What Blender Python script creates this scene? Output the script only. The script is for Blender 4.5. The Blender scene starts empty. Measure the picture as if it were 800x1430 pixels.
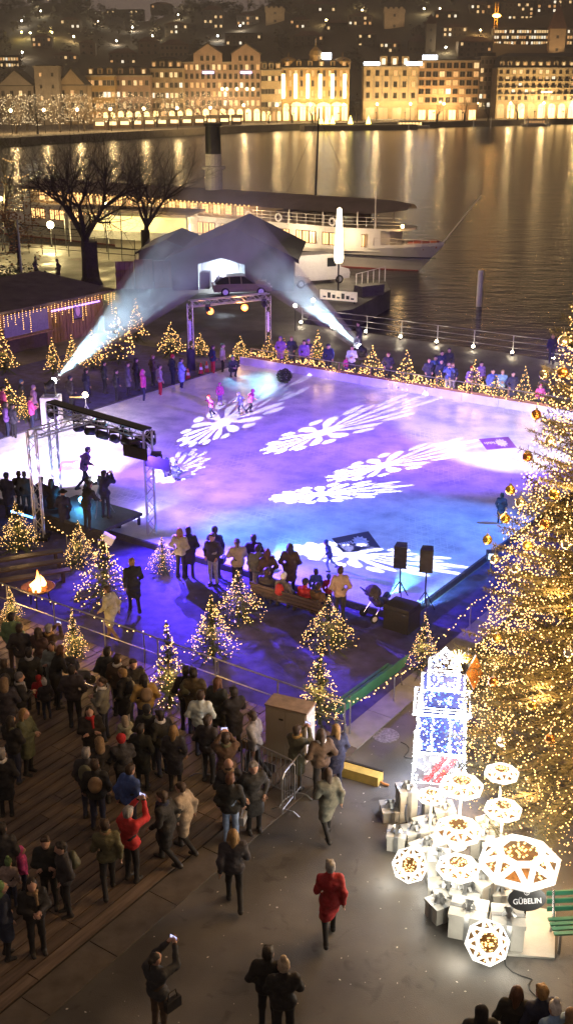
import bpy, math, random
import numpy as np
from mathutils import Vector, Matrix, noise as mnoise
R = math.radians
rnd = random.Random(7)
scene = bpy.context.scene
col = scene.collection
# ---------------------------------------------------------------- camera
F = 1550.0; TH = math.atan(595 / 1550.0); CH = 15.0
cT, sT = math.cos(TH), math.sin(TH)
cam_d = bpy.data.cameras.new('camera'); cam = bpy.data.objects.new('camera', cam_d); col.objects.link(cam)
cam.location = (0, 0, CH); cam.rotation_euler = (R(90) - TH, 0, 0)
cam_d.sensor_fit = 'VERTICAL'; cam_d.sensor_height = 24.0; cam_d.lens = 24.0 * F / 1430.0
cam_d.clip_start = 0.3; cam_d.clip_end = 6000
scene.camera = cam
# ---------------------------------------------------------------- world: night sky with warm city glow
w = bpy.data.worlds.new('World'); scene.world = w; w.use_nodes = True
nt = w.node_tree; nt.nodes.clear()
sky = nt.nodes.new('ShaderNodeTexSky'); sky.sky_type = 'NISHITA'; sky.sun_disc = False
sky.sun_elevation = R(-4); sky.sun_rotation = R(200)
b1 = nt.nodes.new('ShaderNodeBackground'); b1.inputs[1].default_value = 0.05
b2 = nt.nodes.new('ShaderNodeBackground'); b2.inputs[0].default_value = (0.57, 0.40, 0.32, 1); b2.inputs[1].default_value = 0.22
ad = nt.nodes.new('ShaderNodeAddShader'); wo = nt.nodes.new('ShaderNodeOutputWorld')
nt.links.new(sky.outputs[0], b1.inputs[0]); nt.links.new(b1.outputs[0], ad.inputs[0]); nt.links.new(b2.outputs[0], ad.inputs[1]); nt.links.new(ad.outputs[0], wo.inputs[0])
# ---------------------------------------------------------------- exposure and render
vs = scene.view_settings; vs.view_transform = 'Standard'; vs.look = 'None'; vs.exposure = 0.4; vs.gamma = 1.0; vs.use_curve_mapping = False
scene.render.engine = 'CYCLES'
cy = scene.cycles
cy.use_denoising = True; cy.use_light_tree = True; cy.max_bounces = 6; cy.diffuse_bounces = 2; cy.glossy_bounces = 3
cy.transmission_bounces = 4; cy.volume_bounces = 0; cy.sample_clamp_indirect = 2.5; cy.caustics_reflective = False; cy.caustics_refractive = False
cy.use_adaptive_sampling = True; cy.adaptive_threshold = 0.02; cy.adaptive_min_samples = 24; cy.pixel_filter_type = 'BLACKMAN_HARRIS'; cy.volume_step_rate = 2.0
# ---------------------------------------------------------------- pixel of the 800x1430 photograph -> point in the place
def G(x, y, z=0.0):
    a = (x - 400) / F; b = (715 - y) / F
    t = (z - CH) / (-sT + b * cT)
    return Vector((a * t, (cT + b * sT) * t, z))
def AT(x, y, Y):
    """point on the vertical plane at distance Y"""
    a = (x - 400) / F; b = (715 - y) / F
    t = Y / (cT + b * sT)
    return Vector((a * t, Y, CH + t * (-sT + b * cT)))
UA = R(-35.0); UU = Vector((math.cos(UA), math.sin(UA), 0)); VV = Vector((-math.sin(UA), math.cos(UA), 0))
N0 = Vector((3.48, 29.9, 0))
def UV(u, v, z=0.0):
    p = N0 + UU * u + VV * v; p.z = z; return p
def toUV(p):
    d = p - N0; return d.x * UU.x + d.y * UU.y, d.x * VV.x + d.y * VV.y
# ---------------------------------------------------------------- materials
MATS = {}
def mat(name, c=(0.5, 0.5, 0.5), rough=0.6, metal=0.0, emit=None, es=0.0, var=0.25, sc=6.0, bump=0.0, bsc=None, objcol=False, sample=True, alpha=None, spec=None, stretch=None, coat=0.0):
    if name in MATS: return MATS[name]
    m = bpy.data.materials.new(name); MATS[name] = m; m.use_nodes = True
    nt = m.node_tree; L = nt.links; p = nt.nodes['Principled BSDF']
    p.inputs['Roughness'].default_value = rough; p.inputs['Metallic'].default_value = metal
    if spec is not None: p.inputs['Specular IOR Level'].default_value = spec
    if coat: p.inputs['Coat Weight'].default_value = coat
    tc = nt.nodes.new('ShaderNodeTexCoord'); src = tc.outputs['Object']
    if stretch:
        mp = nt.nodes.new('ShaderNodeMapping'); mp.inputs['Scale'].default_value = stretch; L.new(src, mp.inputs[0]); src = mp.outputs[0]
    nz = nt.nodes.new('ShaderNodeTexNoise'); nz.inputs['Scale'].default_value = sc; nz.inputs['Detail'].default_value = 5; L.new(src, nz.inputs['Vector'])
    mr = nt.nodes.new('ShaderNodeMapRange'); mr.inputs[1].default_value = 0.3; mr.inputs[2].default_value = 0.7
    mr.inputs[3].default_value = 1 - var; mr.inputs[4].default_value = 1 + var; L.new(nz.outputs[0], mr.inputs[0])
    mx = nt.nodes.new('ShaderNodeVectorMath'); mx.operation = 'SCALE'; L.new(mr.outputs[0], mx.inputs['Scale'])
    if objcol:
        oi = nt.nodes.new('ShaderNodeObjectInfo'); L.new(oi.outputs['Color'], mx.inputs[0])
    else: mx.inputs[0].default_value = c
    L.new(mx.outputs[0], p.inputs['Base Color'])
    if bump:
        nb = nt.nodes.new('ShaderNodeTexNoise'); nb.inputs['Scale'].default_value = bsc or sc * 4; nb.inputs['Detail'].default_value = 4; L.new(src, nb.inputs['Vector'])
        bp = nt.nodes.new('ShaderNodeBump'); bp.inputs['Strength'].default_value = bump; bp.inputs['Distance'].default_value = 0.02
        L.new(nb.outputs[0], bp.inputs['Height']); L.new(bp.outputs[0], p.inputs['Normal'])
    if emit:
        p.inputs['Emission Color'].default_value = (*emit, 1); p.inputs['Emission Strength'].default_value = es
        if not sample: m.cycles.emission_sampling = 'NONE'
    if alpha is not None: p.inputs['Alpha'].default_value = alpha
    return m
# ---------------------------------------------------------------- mesh builder
class MB:
    def __init__(s): s.v = []; s.f = []; s.m = []; s.k = 0
    def add(s, vs_, fs_, k=None):
        o = len(s.v); s.v.extend(tuple(p) for p in vs_)
        for f in fs_: s.f.append(tuple(i + o for i in f)); s.m.append(s.k if k is None else k)
        return s
    def poly(s, pts, k=None): return s.add(pts, [tuple(range(len(pts)))], k)
    def bx(s, x0, x1, y0, y1, z0, z1, k=None, M=None):
        vs_ = [Vector((x, y, z)) for z in (z0, z1) for (x, y) in ((x0, y0), (x1, y0), (x1, y1), (x0, y1))]
        if M is not None: vs_ = [M @ p for p in vs_]
        return s.add(vs_, [(3, 2, 1, 0), (4, 5, 6, 7), (0, 1, 5, 4), (1, 2, 6, 5), (2, 3, 7, 6), (3, 0, 4, 7)], k)
    def bar(s, a, b, w_, h_, k=None, up=(0, 0, 1)):
        a = Vector(a); b = Vector(b); d = b - a; l = d.length; d.normalize(); u = Vector(up)
        if abs(d.dot(u)) > 0.98: u = Vector((1, 0, 0))
        x = d.cross(u).normalized(); y = x.cross(d)
        M = Matrix((x, d, y)).transposed().to_4x4(); M.translation = a
        return s.bx(-w_ / 2, w_ / 2, 0, l, -h_ / 2, h_ / 2, k, M)
    def tube(s, pts, r, n=6, k=None, cap=True):
        pts = [Vector(p) for p in pts]; rs = r if isinstance(r, (list, tuple)) else [r] * len(pts)
        vs_ = []; prev = None
        for i, p in enumerate(pts):
            d = (pts[min(i + 1, len(pts) - 1)] - pts[max(i - 1, 0)]).normalized()
            if prev is None:
                u = Vector((0, 0, 1)) if abs(d.z) < 0.9 else Vector((1, 0, 0)); x = d.cross(u).normalized()
            else: x = (prev - d * prev.dot(d)).normalized()
            prev = x; y = d.cross(x)
            for j in range(n):
                a = 2 * math.pi * j / n; vs_.append(p + (x * math.cos(a) + y * math.sin(a)) * rs[i])
        fs_ = []
        for i in range(len(pts) - 1):
            for j in range(n): fs_.append((i * n + j, i * n + (j + 1) % n, (i + 1) * n + (j + 1) % n, (i + 1) * n + j))
        if cap: fs_.append(tuple(range(n))[::-1]); fs_.append(tuple(range((len(pts) - 1) * n, len(pts) * n)))
        return s.add(vs_, fs_, k)
    def lathe(s, prof, n=12, c=(0, 0, 0), k=None, sx=1, sy=1):
        vs_ = []; fs_ = []; c = Vector(c)
        for (r, z) in prof:
            for j in range(n):
                a = 2 * math.pi * j / n; vs_.append(c + Vector((r * math.cos(a) * sx, r * math.sin(a) * sy, z)))
        for i in range(len(prof) - 1):
            for j in range(n): fs_.append((i * n + j, i * n + (j + 1) % n, (i + 1) * n + (j + 1) % n, (i + 1) * n + j))
        if prof[0][0] > 1e-4: fs_.append(tuple(range(n))[::-1])
        if prof[-1][0] > 1e-4: fs_.append(tuple(range((len(prof) - 1) * n, len(prof) * n)))
        return s.add(vs_, fs_, k)
    def sph(s, c, r, n=8, m=5, k=None, sc=(1, 1, 1)):
        prof = [(r * math.sin(math.pi * i / m) + 1e-5, -r * math.cos(math.pi * i / m)) for i in range(m + 1)]
        t = MB().lathe(prof, n); c = Vector(c)
        return s.add([c + Vector((p[0] * sc[0], p[1] * sc[1], p[2] * sc[2])) for p in t.v], t.f, k)
    def octa(s, c, r, k=None):
        x, y, z = c
        return s.add([(x + r, y, z), (x, y + r, z), (x - r, y, z), (x, y - r, z), (x, y, z + r), (x, y, z - r)],
                     [(0, 1, 4), (1, 2, 4), (2, 3, 4), (3, 0, 4), (1, 0, 5), (2, 1, 5), (3, 2, 5), (0, 3, 5)], k)
    def prism(s, poly, z0, z1, k=None):
        n = len(poly)
        return s.add([(x, y, z0) for x, y in poly] + [(x, y, z1) for x, y in poly],
                     [tuple(range(n))[::-1], tuple(range(n, 2 * n))] + [(i, (i + 1) % n, n + (i + 1) % n, n + i) for i in range(n)], k)
    def xprism(s, poly, x0, x1, k=None):
        """polygon in (y,z) extruded along x"""
        n = len(poly)
        return s.add([(x0, y, z) for y, z in poly] + [(x1, y, z) for y, z in poly],
                     [tuple(range(n)), tuple(range(n, 2 * n))[::-1]] + [((i + 1) % n, i, n + i, n + (i + 1) % n) for i in range(n)], k)
    def yprism(s, poly, y0, y1, k=None):
        n = len(poly)
        return s.add([(x, y0, z) for x, z in poly] + [(x, y1, z) for x, z in poly],
                     [tuple(range(n))[::-1], tuple(range(n, 2 * n))] + [(i, (i + 1) % n, n + (i + 1) % n, n + i) for i in range(n)], k)
    def xf(s, M): s.v = [tuple(M @ Vector(p)) for p in s.v]; return s
    def mesh(s, name, mats, smooth=False):
        me = bpy.data.meshes.new(name); me.from_pydata(s.v, [], s.f)
        for m in (mats if isinstance(mats, (list, tuple)) else [mats]): me.materials.append(m)
        if any(s.m): me.polygons.foreach_set('material_index', s.m)
        if smooth: me.polygons.foreach_set('use_smooth', [True] * len(s.f))
        me.update(); return me
    def ob(s, name, mats, parent=None, loc=None, rz=0, smooth=False, **kw):
        return ob(name, s.mesh(name, mats, smooth), parent, loc, rz, **kw)
def ob(name, data, parent=None, loc=None, rz=0, label=None, cat=None, group=None, kind=None, color=None, rot=None):
    o = bpy.data.objects.new(name, data); col.objects.link(o)
    if parent is not None: o.parent = parent
    if loc is not None: o.location = loc
    if rot is not None: o.rotation_euler = rot
    elif rz: o.rotation_euler = (0, 0, rz)
    if label: o['label'] = label
    if cat: o['category'] = cat
    if group: o['group'] = group
    if kind: o['kind'] = kind
    if color: o.color = (*color, 1)
    return o
def thing(name, label, cat, loc=(0, 0, 0), rz=0, group=None, rot=None):
    return ob(name, None, None, loc, rz, label, cat, group, rot=rot)
KIDS = {}
def dup(root, loc, rz=0, label=None, scale=1.0, rot=None):
    if not KIDS:
        pass
    def cp(o, par):
        c = o.copy(); col.objects.link(c); c.parent = par
        for ch in o.children: cp(ch, c)
        return c
    r = cp(root, None); r.location = loc; r.rotation_euler = rot or (0, 0, rz); r.scale = (scale,) * 3
    if label: r['label'] = label
    return r
def light(kind, name, parent, loc, power, c, size=0.1, target=None, angle=60, blend=0.5):
    d = bpy.data.lights.new(name, kind); d.energy = power; d.color = c
    d.shadow_soft_size = size
    o = bpy.data.objects.new(name, d); col.objects.link(o); o.location = loc
    if kind == 'SPOT':
        d.spot_size = R(angle); d.spot_blend = blend
    if target is not None:
        dv = Vector(target) - Vector(loc); o.rotation_euler = dv.to_track_quat('-Z', 'Y').to_euler()
    if parent is not None:
        o.parent = parent; o.matrix_parent_inverse = Matrix.LocRotScale(parent.location, parent.rotation_euler, parent.scale).inverted()
    return o
def empty_mw(o):  # placement matrix of a fresh top-level object
    return Matrix.LocRotScale(o.location, o.rotation_euler, o.scale)
ORD = ['first', 'second', 'third', 'fourth', 'fifth', 'sixth', 'seventh', 'eighth', 'ninth', 'tenth', 'eleventh', 'twelfth', 'thirteenth', 'fourteenth', 'fifteenth']
# ---------------------------------------------------------------- common materials
asphalt = mat('asphalt', (0.075, 0.07, 0.064), 0.75, var=0.3, sc=1.2, bump=0.4, bsc=60)
steel = mat('galvanised_steel', (0.35, 0.36, 0.38), 0.4, 0.8, var=0.2, sc=9)
black_metal = mat('black_metal', (0.02, 0.02, 0.022), 0.45, 0.3)
alu = mat('aluminium', (0.62, 0.62, 0.66), 0.35, 0.8, var=0.12)
black_plastic = mat('black_plastic', (0.018, 0.018, 0.02), 0.5, var=0.3, sc=14, bump=0.2)
white_paint = mat('white_paint', (0.75, 0.74, 0.72), 0.5, var=0.1, sc=3)
bulb_warm = mat('bulb_warm', (.08, .05, .02), 0.4, emit=(1.0, 0.54, 0.17), es=4, var=0, sample=False)
bulb_gold = mat('bulb_gold', (.08, .05, .02), 0.4, emit=(1.0, 0.52, 0.15), es=4, var=0, sample=False)
bulb_white = mat('bulb_white', (.1, .1, .1), 0.4, emit=(0.95, 0.97, 1.0), es=10, var=0, sample=False)
bulb_blue = mat('bulb_blue', (.02, .03, .1), 0.4, emit=(0.05, 0.14, 1.0), es=4, var=0, sample=False)
wire = mat('wire', (0.03, 0.03, 0.03), 0.6)
wood = mat('weathered_wood', (0.16, 0.10, 0.065), 0.7, var=0.4, sc=3, stretch=(8, 1, 8), bump=0.3)
bark = mat('bark', (0.035, 0.026, 0.02), 0.9, var=0.4, sc=5, bump=0.6)
needles = mat('needles', (0.06, 0.085, 0.035), 0.75, var=0.5, sc=2)
# ================================================================ ground, quay, water
def sheet(name, pts, z, m, depth=None, mats=None, **kw):
    b = MB()
    if depth: b.prism([(p[0], p[1]) for p in pts], z - depth, z)
    else: b.poly([(p[0], p[1], z) for p in pts])
    return b.ob(name, m, kind='structure', **kw)
def water_material():
    m = bpy.data.materials.new('lake_water'); m.use_nodes = True; nt = m.node_tree; L = nt.links; p = nt.nodes['Principled BSDF']
    p.inputs['Base Color'].default_value = (0.006, 0.007, 0.010, 1); p.inputs['Roughness'].default_value = 0.22; p.inputs['IOR'].default_value = 1.36
    tc = nt.nodes.new('ShaderNodeTexCoord'); h = None
    for sc, st, amp in (((0.22, 0.5, 1), 1.0, 0.22), ((0.7, 1.3, 1), 1.0, 0.14), ((2.4, 3.6, 1), 1.0, 0.05)):
        mp = nt.nodes.new('ShaderNodeMapping'); mp.inputs['Scale'].default_value = sc; mp.inputs['Rotation'].default_value = (0, 0, R(12))
        nz = nt.nodes.new('ShaderNodeTexNoise'); nz.inputs['Scale'].default_value = 1; nz.inputs['Detail'].default_value = 2
        L.new(tc.outputs['Object'], mp.inputs[0]); L.new(mp.outputs[0], nz.inputs['Vector'])
        mu = nt.nodes.new('ShaderNodeMath'); mu.operation = 'MULTIPLY'; mu.inputs[1].default_value = amp; L.new(nz.outputs[0], mu.inputs[0])
        if h is None: h = mu.outputs[0]
        else:
            a = nt.nodes.new('ShaderNodeMath'); L.new(h, a.inputs[0]); L.new(mu.outputs[0], a.inputs[1]); h = a.outputs[0]
    bp = nt.nodes.new('ShaderNodeBump'); bp.inputs['Strength'].default_value = 0.6; bp.inputs['Distance'].default_value = 1.0
    L.new(h, bp.inputs['Height']); L.new(bp.outputs[0], p.inputs['Normal'])
    return m
MB().poly([(-700, -100, -1.5), (900, -100, -1.5), (900, 900, -1.5), (-700, 900, -1.5)]).ob('water', water_material(), kind='structure')
def asphalt_material():
    m = mat('plaza_asphalt', (0.105, 0.10, 0.092), 0.72, var=0.3, sc=0.7, bump=0.35, bsc=45)
    nt = m.node_tree; L = nt.links; p = nt.nodes['Principled BSDF']
    src = p.inputs['Base Color'].links[0].from_socket
    tc = [n for n in nt.nodes if n.type == 'TEX_COORD'][0]
    # chewing gum, paper flecks and damp stains
    vo = nt.nodes.new('ShaderNodeTexVoronoi'); vo.inputs['Scale'].default_value = 2.2; L.new(tc.outputs['Object'], vo.inputs['Vector'])
    wn = nt.nodes.new('ShaderNodeMath'); wn.operation = 'LESS_THAN'; L.new(vo.outputs['Distance'], wn.inputs[0]); wn.inputs[1].default_value = 0.045
    sp = nt.nodes.new('ShaderNodeSeparateColor'); L.new(vo.outputs['Color'], sp.inputs[0])
    gt = nt.nodes.new('ShaderNodeMath'); gt.operation = 'GREATER_THAN'; gt.inputs[1].default_value = 0.45; L.new(sp.outputs[0], gt.inputs[0])
    mu = nt.nodes.new('ShaderNodeMath'); mu.operation = 'MULTIPLY'; L.new(wn.outputs[0], mu.inputs[0]); L.new(gt.outputs[0], mu.inputs[1])
    mx = nt.nodes.new('ShaderNodeMix'); mx.data_type = 'RGBA'; L.new(mu.outputs[0], mx.inputs[0]); L.new(src, mx.inputs[6]); mx.inputs[7].default_value = (0.5, 0.5, 0.5, 1)
    n2 = nt.nodes.new('ShaderNodeTexNoise'); n2.inputs['Scale'].default_value = 0.28; n2.inputs['Detail'].default_value = 6; L.new(tc.outputs['Object'], n2.inputs['Vector'])
    mr = nt.nodes.new('ShaderNodeMapRange'); mr.inputs[1].default_value = 0.38; mr.inputs[2].default_value = 0.62; mr.inputs[3].default_value = 0.5; mr.inputs[4].default_value = 1.25; L.new(n2.outputs[0], mr.inputs[0])
    sc_ = nt.nodes.new('ShaderNodeVectorMath'); sc_.operation = 'SCALE'; L.new(mx.outputs[2], sc_.inputs[0]); L.new(mr.outputs[0], sc_.inputs['Scale'])
    n5 = nt.nodes.new('ShaderNodeTexNoise'); n5.inputs['Scale'].default_value = 1.7; n5.inputs['Detail'].default_value = 7; n5.inputs['Distortion'].default_value = 1.2; L.new(tc.outputs['Object'], n5.inputs['Vector'])
    st = nt.nodes.new('ShaderNodeMapRange'); st.inputs[1].default_value = 0.60; st.inputs[2].default_value = 0.70; st.inputs[3].default_value = 1.0; st.inputs[4].default_value = 0.6; L.new(n5.outputs[0], st.inputs[0])
    s2 = nt.nodes.new('ShaderNodeVectorMath'); s2.operation = 'SCALE'; L.new(sc_.outputs[0], s2.inputs[0]); L.new(st.outputs[0], s2.inputs['Scale']); L.new(s2.outputs[0], p.inputs['Base Color'])
    rg = nt.nodes.new('ShaderNodeMapRange'); rg.inputs[1].default_value = 0.38; rg.inputs[2].default_value = 0.62; rg.inputs[3].default_value = 0.38; rg.inputs[4].default_value = 0.85; L.new(n2.outputs[0], rg.inputs[0]); L.new(rg.outputs[0], p.inputs['Roughness']); return m
plaza_m = asphalt_material()
Q = [G(423, 452), G(715, 494), UV(60, 23), (140, -60), (-90, -60), (-90, 60), (-48, 118), G(0, 338), G(200, 350), G(400, 371), G(538, 392), G(545, 404), G(492, 432), G(432, 441)]
sheet('ground', Q, 0.0, plaza_m, depth=3.0)
# dark blue sheet round the rink, stone strip and timber deck
MATV0, EDGEU = -6.4, 2.5
mat_blue = mat('dark_blue_surround', (0.050, 0.045, 0.16), 0.95, var=0.4, sc=2.5, bump=0.6, bsc=40)
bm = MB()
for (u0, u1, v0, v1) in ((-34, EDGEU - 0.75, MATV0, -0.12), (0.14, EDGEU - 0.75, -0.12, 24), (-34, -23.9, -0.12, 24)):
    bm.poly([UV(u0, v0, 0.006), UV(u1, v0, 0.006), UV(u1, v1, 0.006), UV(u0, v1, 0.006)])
bm.ob('surround', mat_blue, kind='structure')
stone = mat('granite_strip', (0.22, 0.215, 0.21), 0.7, var=0.2, sc=3, bump=0.2)
stone_d = mat('worn_dark_strip', (0.085, 0.072, 0.06), 0.75, var=0.35, sc=2.5, bump=0.3)
sl_dark = MB().bx(-0.72, -0.01, 0.0, 1.66, -0.05, 0.035).mesh('slab', stone_d)
kerb = ob('stone_kerb', None, kind='structure', loc=UV(EDGEU, 0, 0), rz=UA)
sl = MB().bx(-0.72, -0.01, 0.0, 1.66, -0.05, 0.035).mesh('slab', stone)
for i in range(26):
    ob('slab', sl if i > 6 else sl_dark, kerb, (0, -18.4 + i * 1.68, rnd.uniform(-0.004, 0.004)))
deck_m = mat('deck_timber', (0.135, 0.098, 0.07), 0.65, var=0.45, sc=1.6, stretch=(7, 0.7, 7), bump=0.4, bsc=12)
deck_m2 = mat('deck_timber_dark', (0.095, 0.068, 0.05), 0.6, var=0.45, sc=1.4, stretch=(7, 0.7, 7), bump=0.4, bsc=12)
deck = ob('deck', MB().bx(-26, EDGEU - 0.75, -19, MATV0, -0.05, 0.004).mesh('deck', mat('deck_gap', (0.01, 0.009, 0.008), 0.9)), kind='structure', loc=N0, rz=UA)
pw = 0.30
pls = [MB().bx(0, pw - 0.028, 0, 4.08, 0.004, 0.034 + 0.002 * i).mesh('plank', m_) for i, m_ in enumerate((deck_m, deck_m2, deck_m))]
cnt = 0; x = EDGEU - 0.75 - pw; restb = MB()
while x > -26:
    off = rnd.choice((0, 0, -1.37, -2.05))
    for j in range(-1, 4):
        y0 = -19 + off + j * 4.1
        y1 = min(y0 + 4.08, MATV0); y0c = max(y0, -19)
        if y1 - y0c < 0.15: continue
        p = N0 + UU * x + VV * y0c
        if cnt < 295:
            me = pls[rnd.randrange(3)]
            if y1 - y0c < 4.05: me = MB().bx(0, pw - 0.028, 0, y1 - y0c, 0.004, 0.035).mesh('plank', rnd.choice((deck_m, deck_m2)))
            ob('plank', me, deck, (x, y0c, rnd.uniform(-0.003, 0.003))); cnt += 1
        else: restb.bx(x, x + pw - 0.028, y0c, y1, 0.004, 0.036)
    x -= pw
if restb.v: restb.ob('planks', deck_m, deck, kind='stuff')
# rink: ice slab and low boards
def ice_material():
    m = bpy.data.materials.new('rink_ice'); m.use_nodes = True; nt = m.node_tree; L = nt.links; p = nt.nodes['Principled BSDF']
    p.inputs['Roughness'].default_value = 0.32; p.inputs['Specular IOR Level'].default_value = 0.45
    tc = nt.nodes.new('ShaderNodeTexCoord')
    nz = nt.nodes.new('ShaderNodeTexNoise'); nz.inputs['Scale'].default_value = 0.8; nz.inputs['Detail'].default_value = 8; nz.inputs['Roughness'].default_value = 0.62; L.new(tc.outputs['Object'], nz.inputs['Vector'])
    cr = nt.nodes.new('ShaderNodeValToRGB'); cr.color_ramp.elements[0].position = 0.33; cr.color_ramp.elements[0].color = (0.36, 0.40, 0.50, 1); cr.color_ramp.elements[1].position = 0.6; cr.color_ramp.elements[1].color = (0.74, 0.77, 0.82, 1)
    L.new(nz.outputs[0], cr.inputs[0])
    # skate scratches: thin bent lines
    h = None
    for (sc, ro, ds) in ((1.1, 20, 5.0), (0.8, 95, 6.0), (1.5, 150, 4.0)):
        mp = nt.nodes.new('ShaderNodeMapping'); mp.inputs['Rotation'].default_value = (0, 0, R(ro)); L.new(tc.outputs['Object'], mp.inputs[0])
        wv = nt.nodes.new('ShaderNodeTexWave'); wv.inputs['Scale'].default_value = sc; wv.inputs['Distortion'].default_value = ds; wv.inputs['Detail'].default_value = 3; wv.inputs['Detail Scale'].default_value = 0.4
        L.new(mp.outputs[0], wv.inputs['Vector'])
        gt = nt.nodes.new('ShaderNodeMapRange'); gt.inputs[1].default_value = 0.965; gt.inputs[2].default_value = 1.0; L.new(wv.outputs['Fac'], gt.inputs[0])
        if h is None: h = gt.outputs[0]
        else:
            a = nt.nodes.new('ShaderNodeMath'); a.operation = 'MAXIMUM'; L.new(h, a.inputs[0]); L.new(gt.outputs[0], a.inputs[1]); h = a.outputs[0]
    n3 = nt.nodes.new('ShaderNodeTexNoise'); n3.inputs['Scale'].default_value = 0.5; L.new(tc.outputs['Object'], n3.inputs['Vector'])
    mk = nt.nodes.new('ShaderNodeMapRange'); mk.inputs[1].default_value = 0.45; mk.inputs[2].default_value = 0.65; mk.inputs[4].default_value = 0.85; L.new(n3.outputs[0], mk.inputs[0])
    mu = nt.nodes.new('ShaderNodeMath'); mu.operation = 'MULTIPLY'; L.new(h, mu.inputs[0]); L.new(mk.outputs[0], mu.inputs[1])
    mx = nt.nodes.new('ShaderNodeMix'); mx.data_type = 'RGBA'; L.new(mu.outputs[0], mx.inputs[0]); L.new(cr.outputs[0], mx.inputs[6]); mx.inputs[7].default_value = (0.85, 0.87, 0.9, 1)
    L.new(mx.outputs[2], p.inputs['Base Color'])
    n4 = nt.nodes.new('ShaderNodeTexNoise'); n4.inputs['Scale'].default_value = 5; n4.inputs['Detail'].default_value = 6; L.new(tc.outputs['Object'], n4.inputs['Vector'])
    bp = nt.nodes.new('ShaderNodeBump'); bp.inputs['Strength'].default_value = 0.25; bp.inputs['Distance'].default_value = 0.02; L.new(n4.outputs[0], bp.inputs['Height']); L.new(bp.outputs[0], p.inputs['Normal'])
    return m
ICEZ = 0.16
ice = ob('ice_rink', MB().bx(-23.6, 0, 0, 23.0, 0.02, ICEZ).mesh('ice_rink', ice_material()), kind='structure', loc=N0, rz=UA)
board_m = mat('rink_board', (0.62, 0.60, 0.64), 0.5, var=0.12, sc=2)
dark_edge = mat('rink_edge_dark', (0.05, 0.05, 0.07), 0.6)
rb = ob('rink_border', None, kind='structure', loc=N0, rz=UA)
pb = MB().bx(0, 1.98, 0, 0.09, 0, 0.58).mesh('board', board_m)
for i in range(12): ob('board', pb, rb, (-23.6 + i * 2, 23.0, 0.0))
pb2 = MB().bx(0.0, 0.09, 0, 1.98, 0, 0.2).mesh('edge_plank', dark_edge)
pb3 = MB().bx(0, 1.98, -0.09, 0.0, 0, 0.2).mesh('edge_plank', dark_edge)
for i in range(11): ob('edge_plank', pb2, rb, (0, i * 2, 0)); ob('edge_plank', pb2, rb, (-23.69, i * 2, 0))
for i in range(12): ob('edge_plank', pb3, rb, (-23.6 + i * 2, 0, 0))
# ================================================================ far shore
far_ground = mat('quay_paving', (0.16, 0.14, 0.12), 0.7, var=0.2, sc=0.3)
land = [(-700, 240), (-150, 262), (-84, 338), (-28, 430), (10, 482), (61, 499), (136, 556), (500, 610), (900, 700), (900, 900), (-700, 900)]
sheet('far_quay', land, 0.8, far_ground, depth=3.2)
def hill_z(x, y):
    t = max(0.0, min(1.0, (y - 590) / 330.0)); t = t * t * (3 - 2 * t)
    top = 66 + 0.16 * max(x + 60, 0) + 5 * math.sin(x * 0.031 + 1) + 4 * math.sin(x * 0.07)
    return 0.6 + t * top + 2.2 * math.sin(x * 0.05 + y * 0.02) * t
nx, ny = 80, 34; b = MB(); vs_ = []
for j in range(ny):
    for i in range(nx):
        x = -520 + i * 15; y = 585 + j * 14; vs_.append((x, y, hill_z(x, y)))
b.add(vs_, [(j * nx + i, j * nx + i + 1, (j + 1) * nx + i + 1, (j + 1) * nx + i) for j in range(ny - 1) for i in range(nx - 1)])
b.ob('hill', mat('hill_grass', (0.09, 0.068, 0.045), 0.95, var=0.4, sc=0.05), kind='structure', smooth=True)
def on_hill(px, py):
    a = (px - 400) / F; bb = (715 - py) / F; d = Vector((a, cT + bb * sT, -sT + bb * cT)); t = 480.0
    while t < 1300:
        p = Vector((0, 0, CH)) + d * t
        if p.y > 590 and p.z < hill_z(p.x, p.y): return p
        t += 3
    return Vector((0, 0, CH)) + d * 950
# wooded hillside: one mass of leaf clumps, nobody could count the trees
def clump_mesh(n, rx, rz, size, seed):
    r = random.Random(seed); b = MB()
    for i in range(n):
        while True:
            q = Vector((r.uniform(-1, 1), r.uniform(-1, 1), r.uniform(-1, 1)))
            if 0.25 < q.length < 1: break
        c = Vector((q.x * rx, q.y * rx, q.z * rz)) * (0.75 + 0.35 * math.sin(q.x * 5 + seed) * math.cos(q.z * 4))
        t = Matrix.Rotation(r.uniform(0, 6.3), 3, 'Z') @ Matrix.Rotation(r.uniform(-0.9, 0.9), 3, 'X'); s = size * r.uniform(0.5, 1.2)
        b.poly([c + t @ Vector((s, 0, 0)), c + t @ Vector((0, s * 0.8, 0.2 * s)), c + t @ Vector((-s, 0, 0)), c + t @ Vector((0, -s * 0.8, -0.2 * s))])
    return b
wood_m = mat('woodland', (0.095, 0.075, 0.052), 0.9, var=0.5, sc=0.08)
clumps = [clump_mesh(70, 3.4, 5.0, 0.95, 3), clump_mesh(80, 4.2, 4.2, 1.05, 4), clump_mesh(60, 2.4, 6.2, 0.85, 5)]
houses_far = []
wd = MB(); rr = random.Random(11)
def wood_at(x, y, avoid=True):
    c = rr.choice(clumps); s = rr.uniform(0.7, 1.25); z = hill_z(x, y) + 4.2 * s; a = rr.uniform(0, 6); ca, sa = math.cos(a) * s, math.sin(a) * s
    wd.add([(x + p[0] * ca - p[1] * sa, y + p[0] * sa + p[1] * ca, z + p[2] * s) for p in c.v], c.f)
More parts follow.
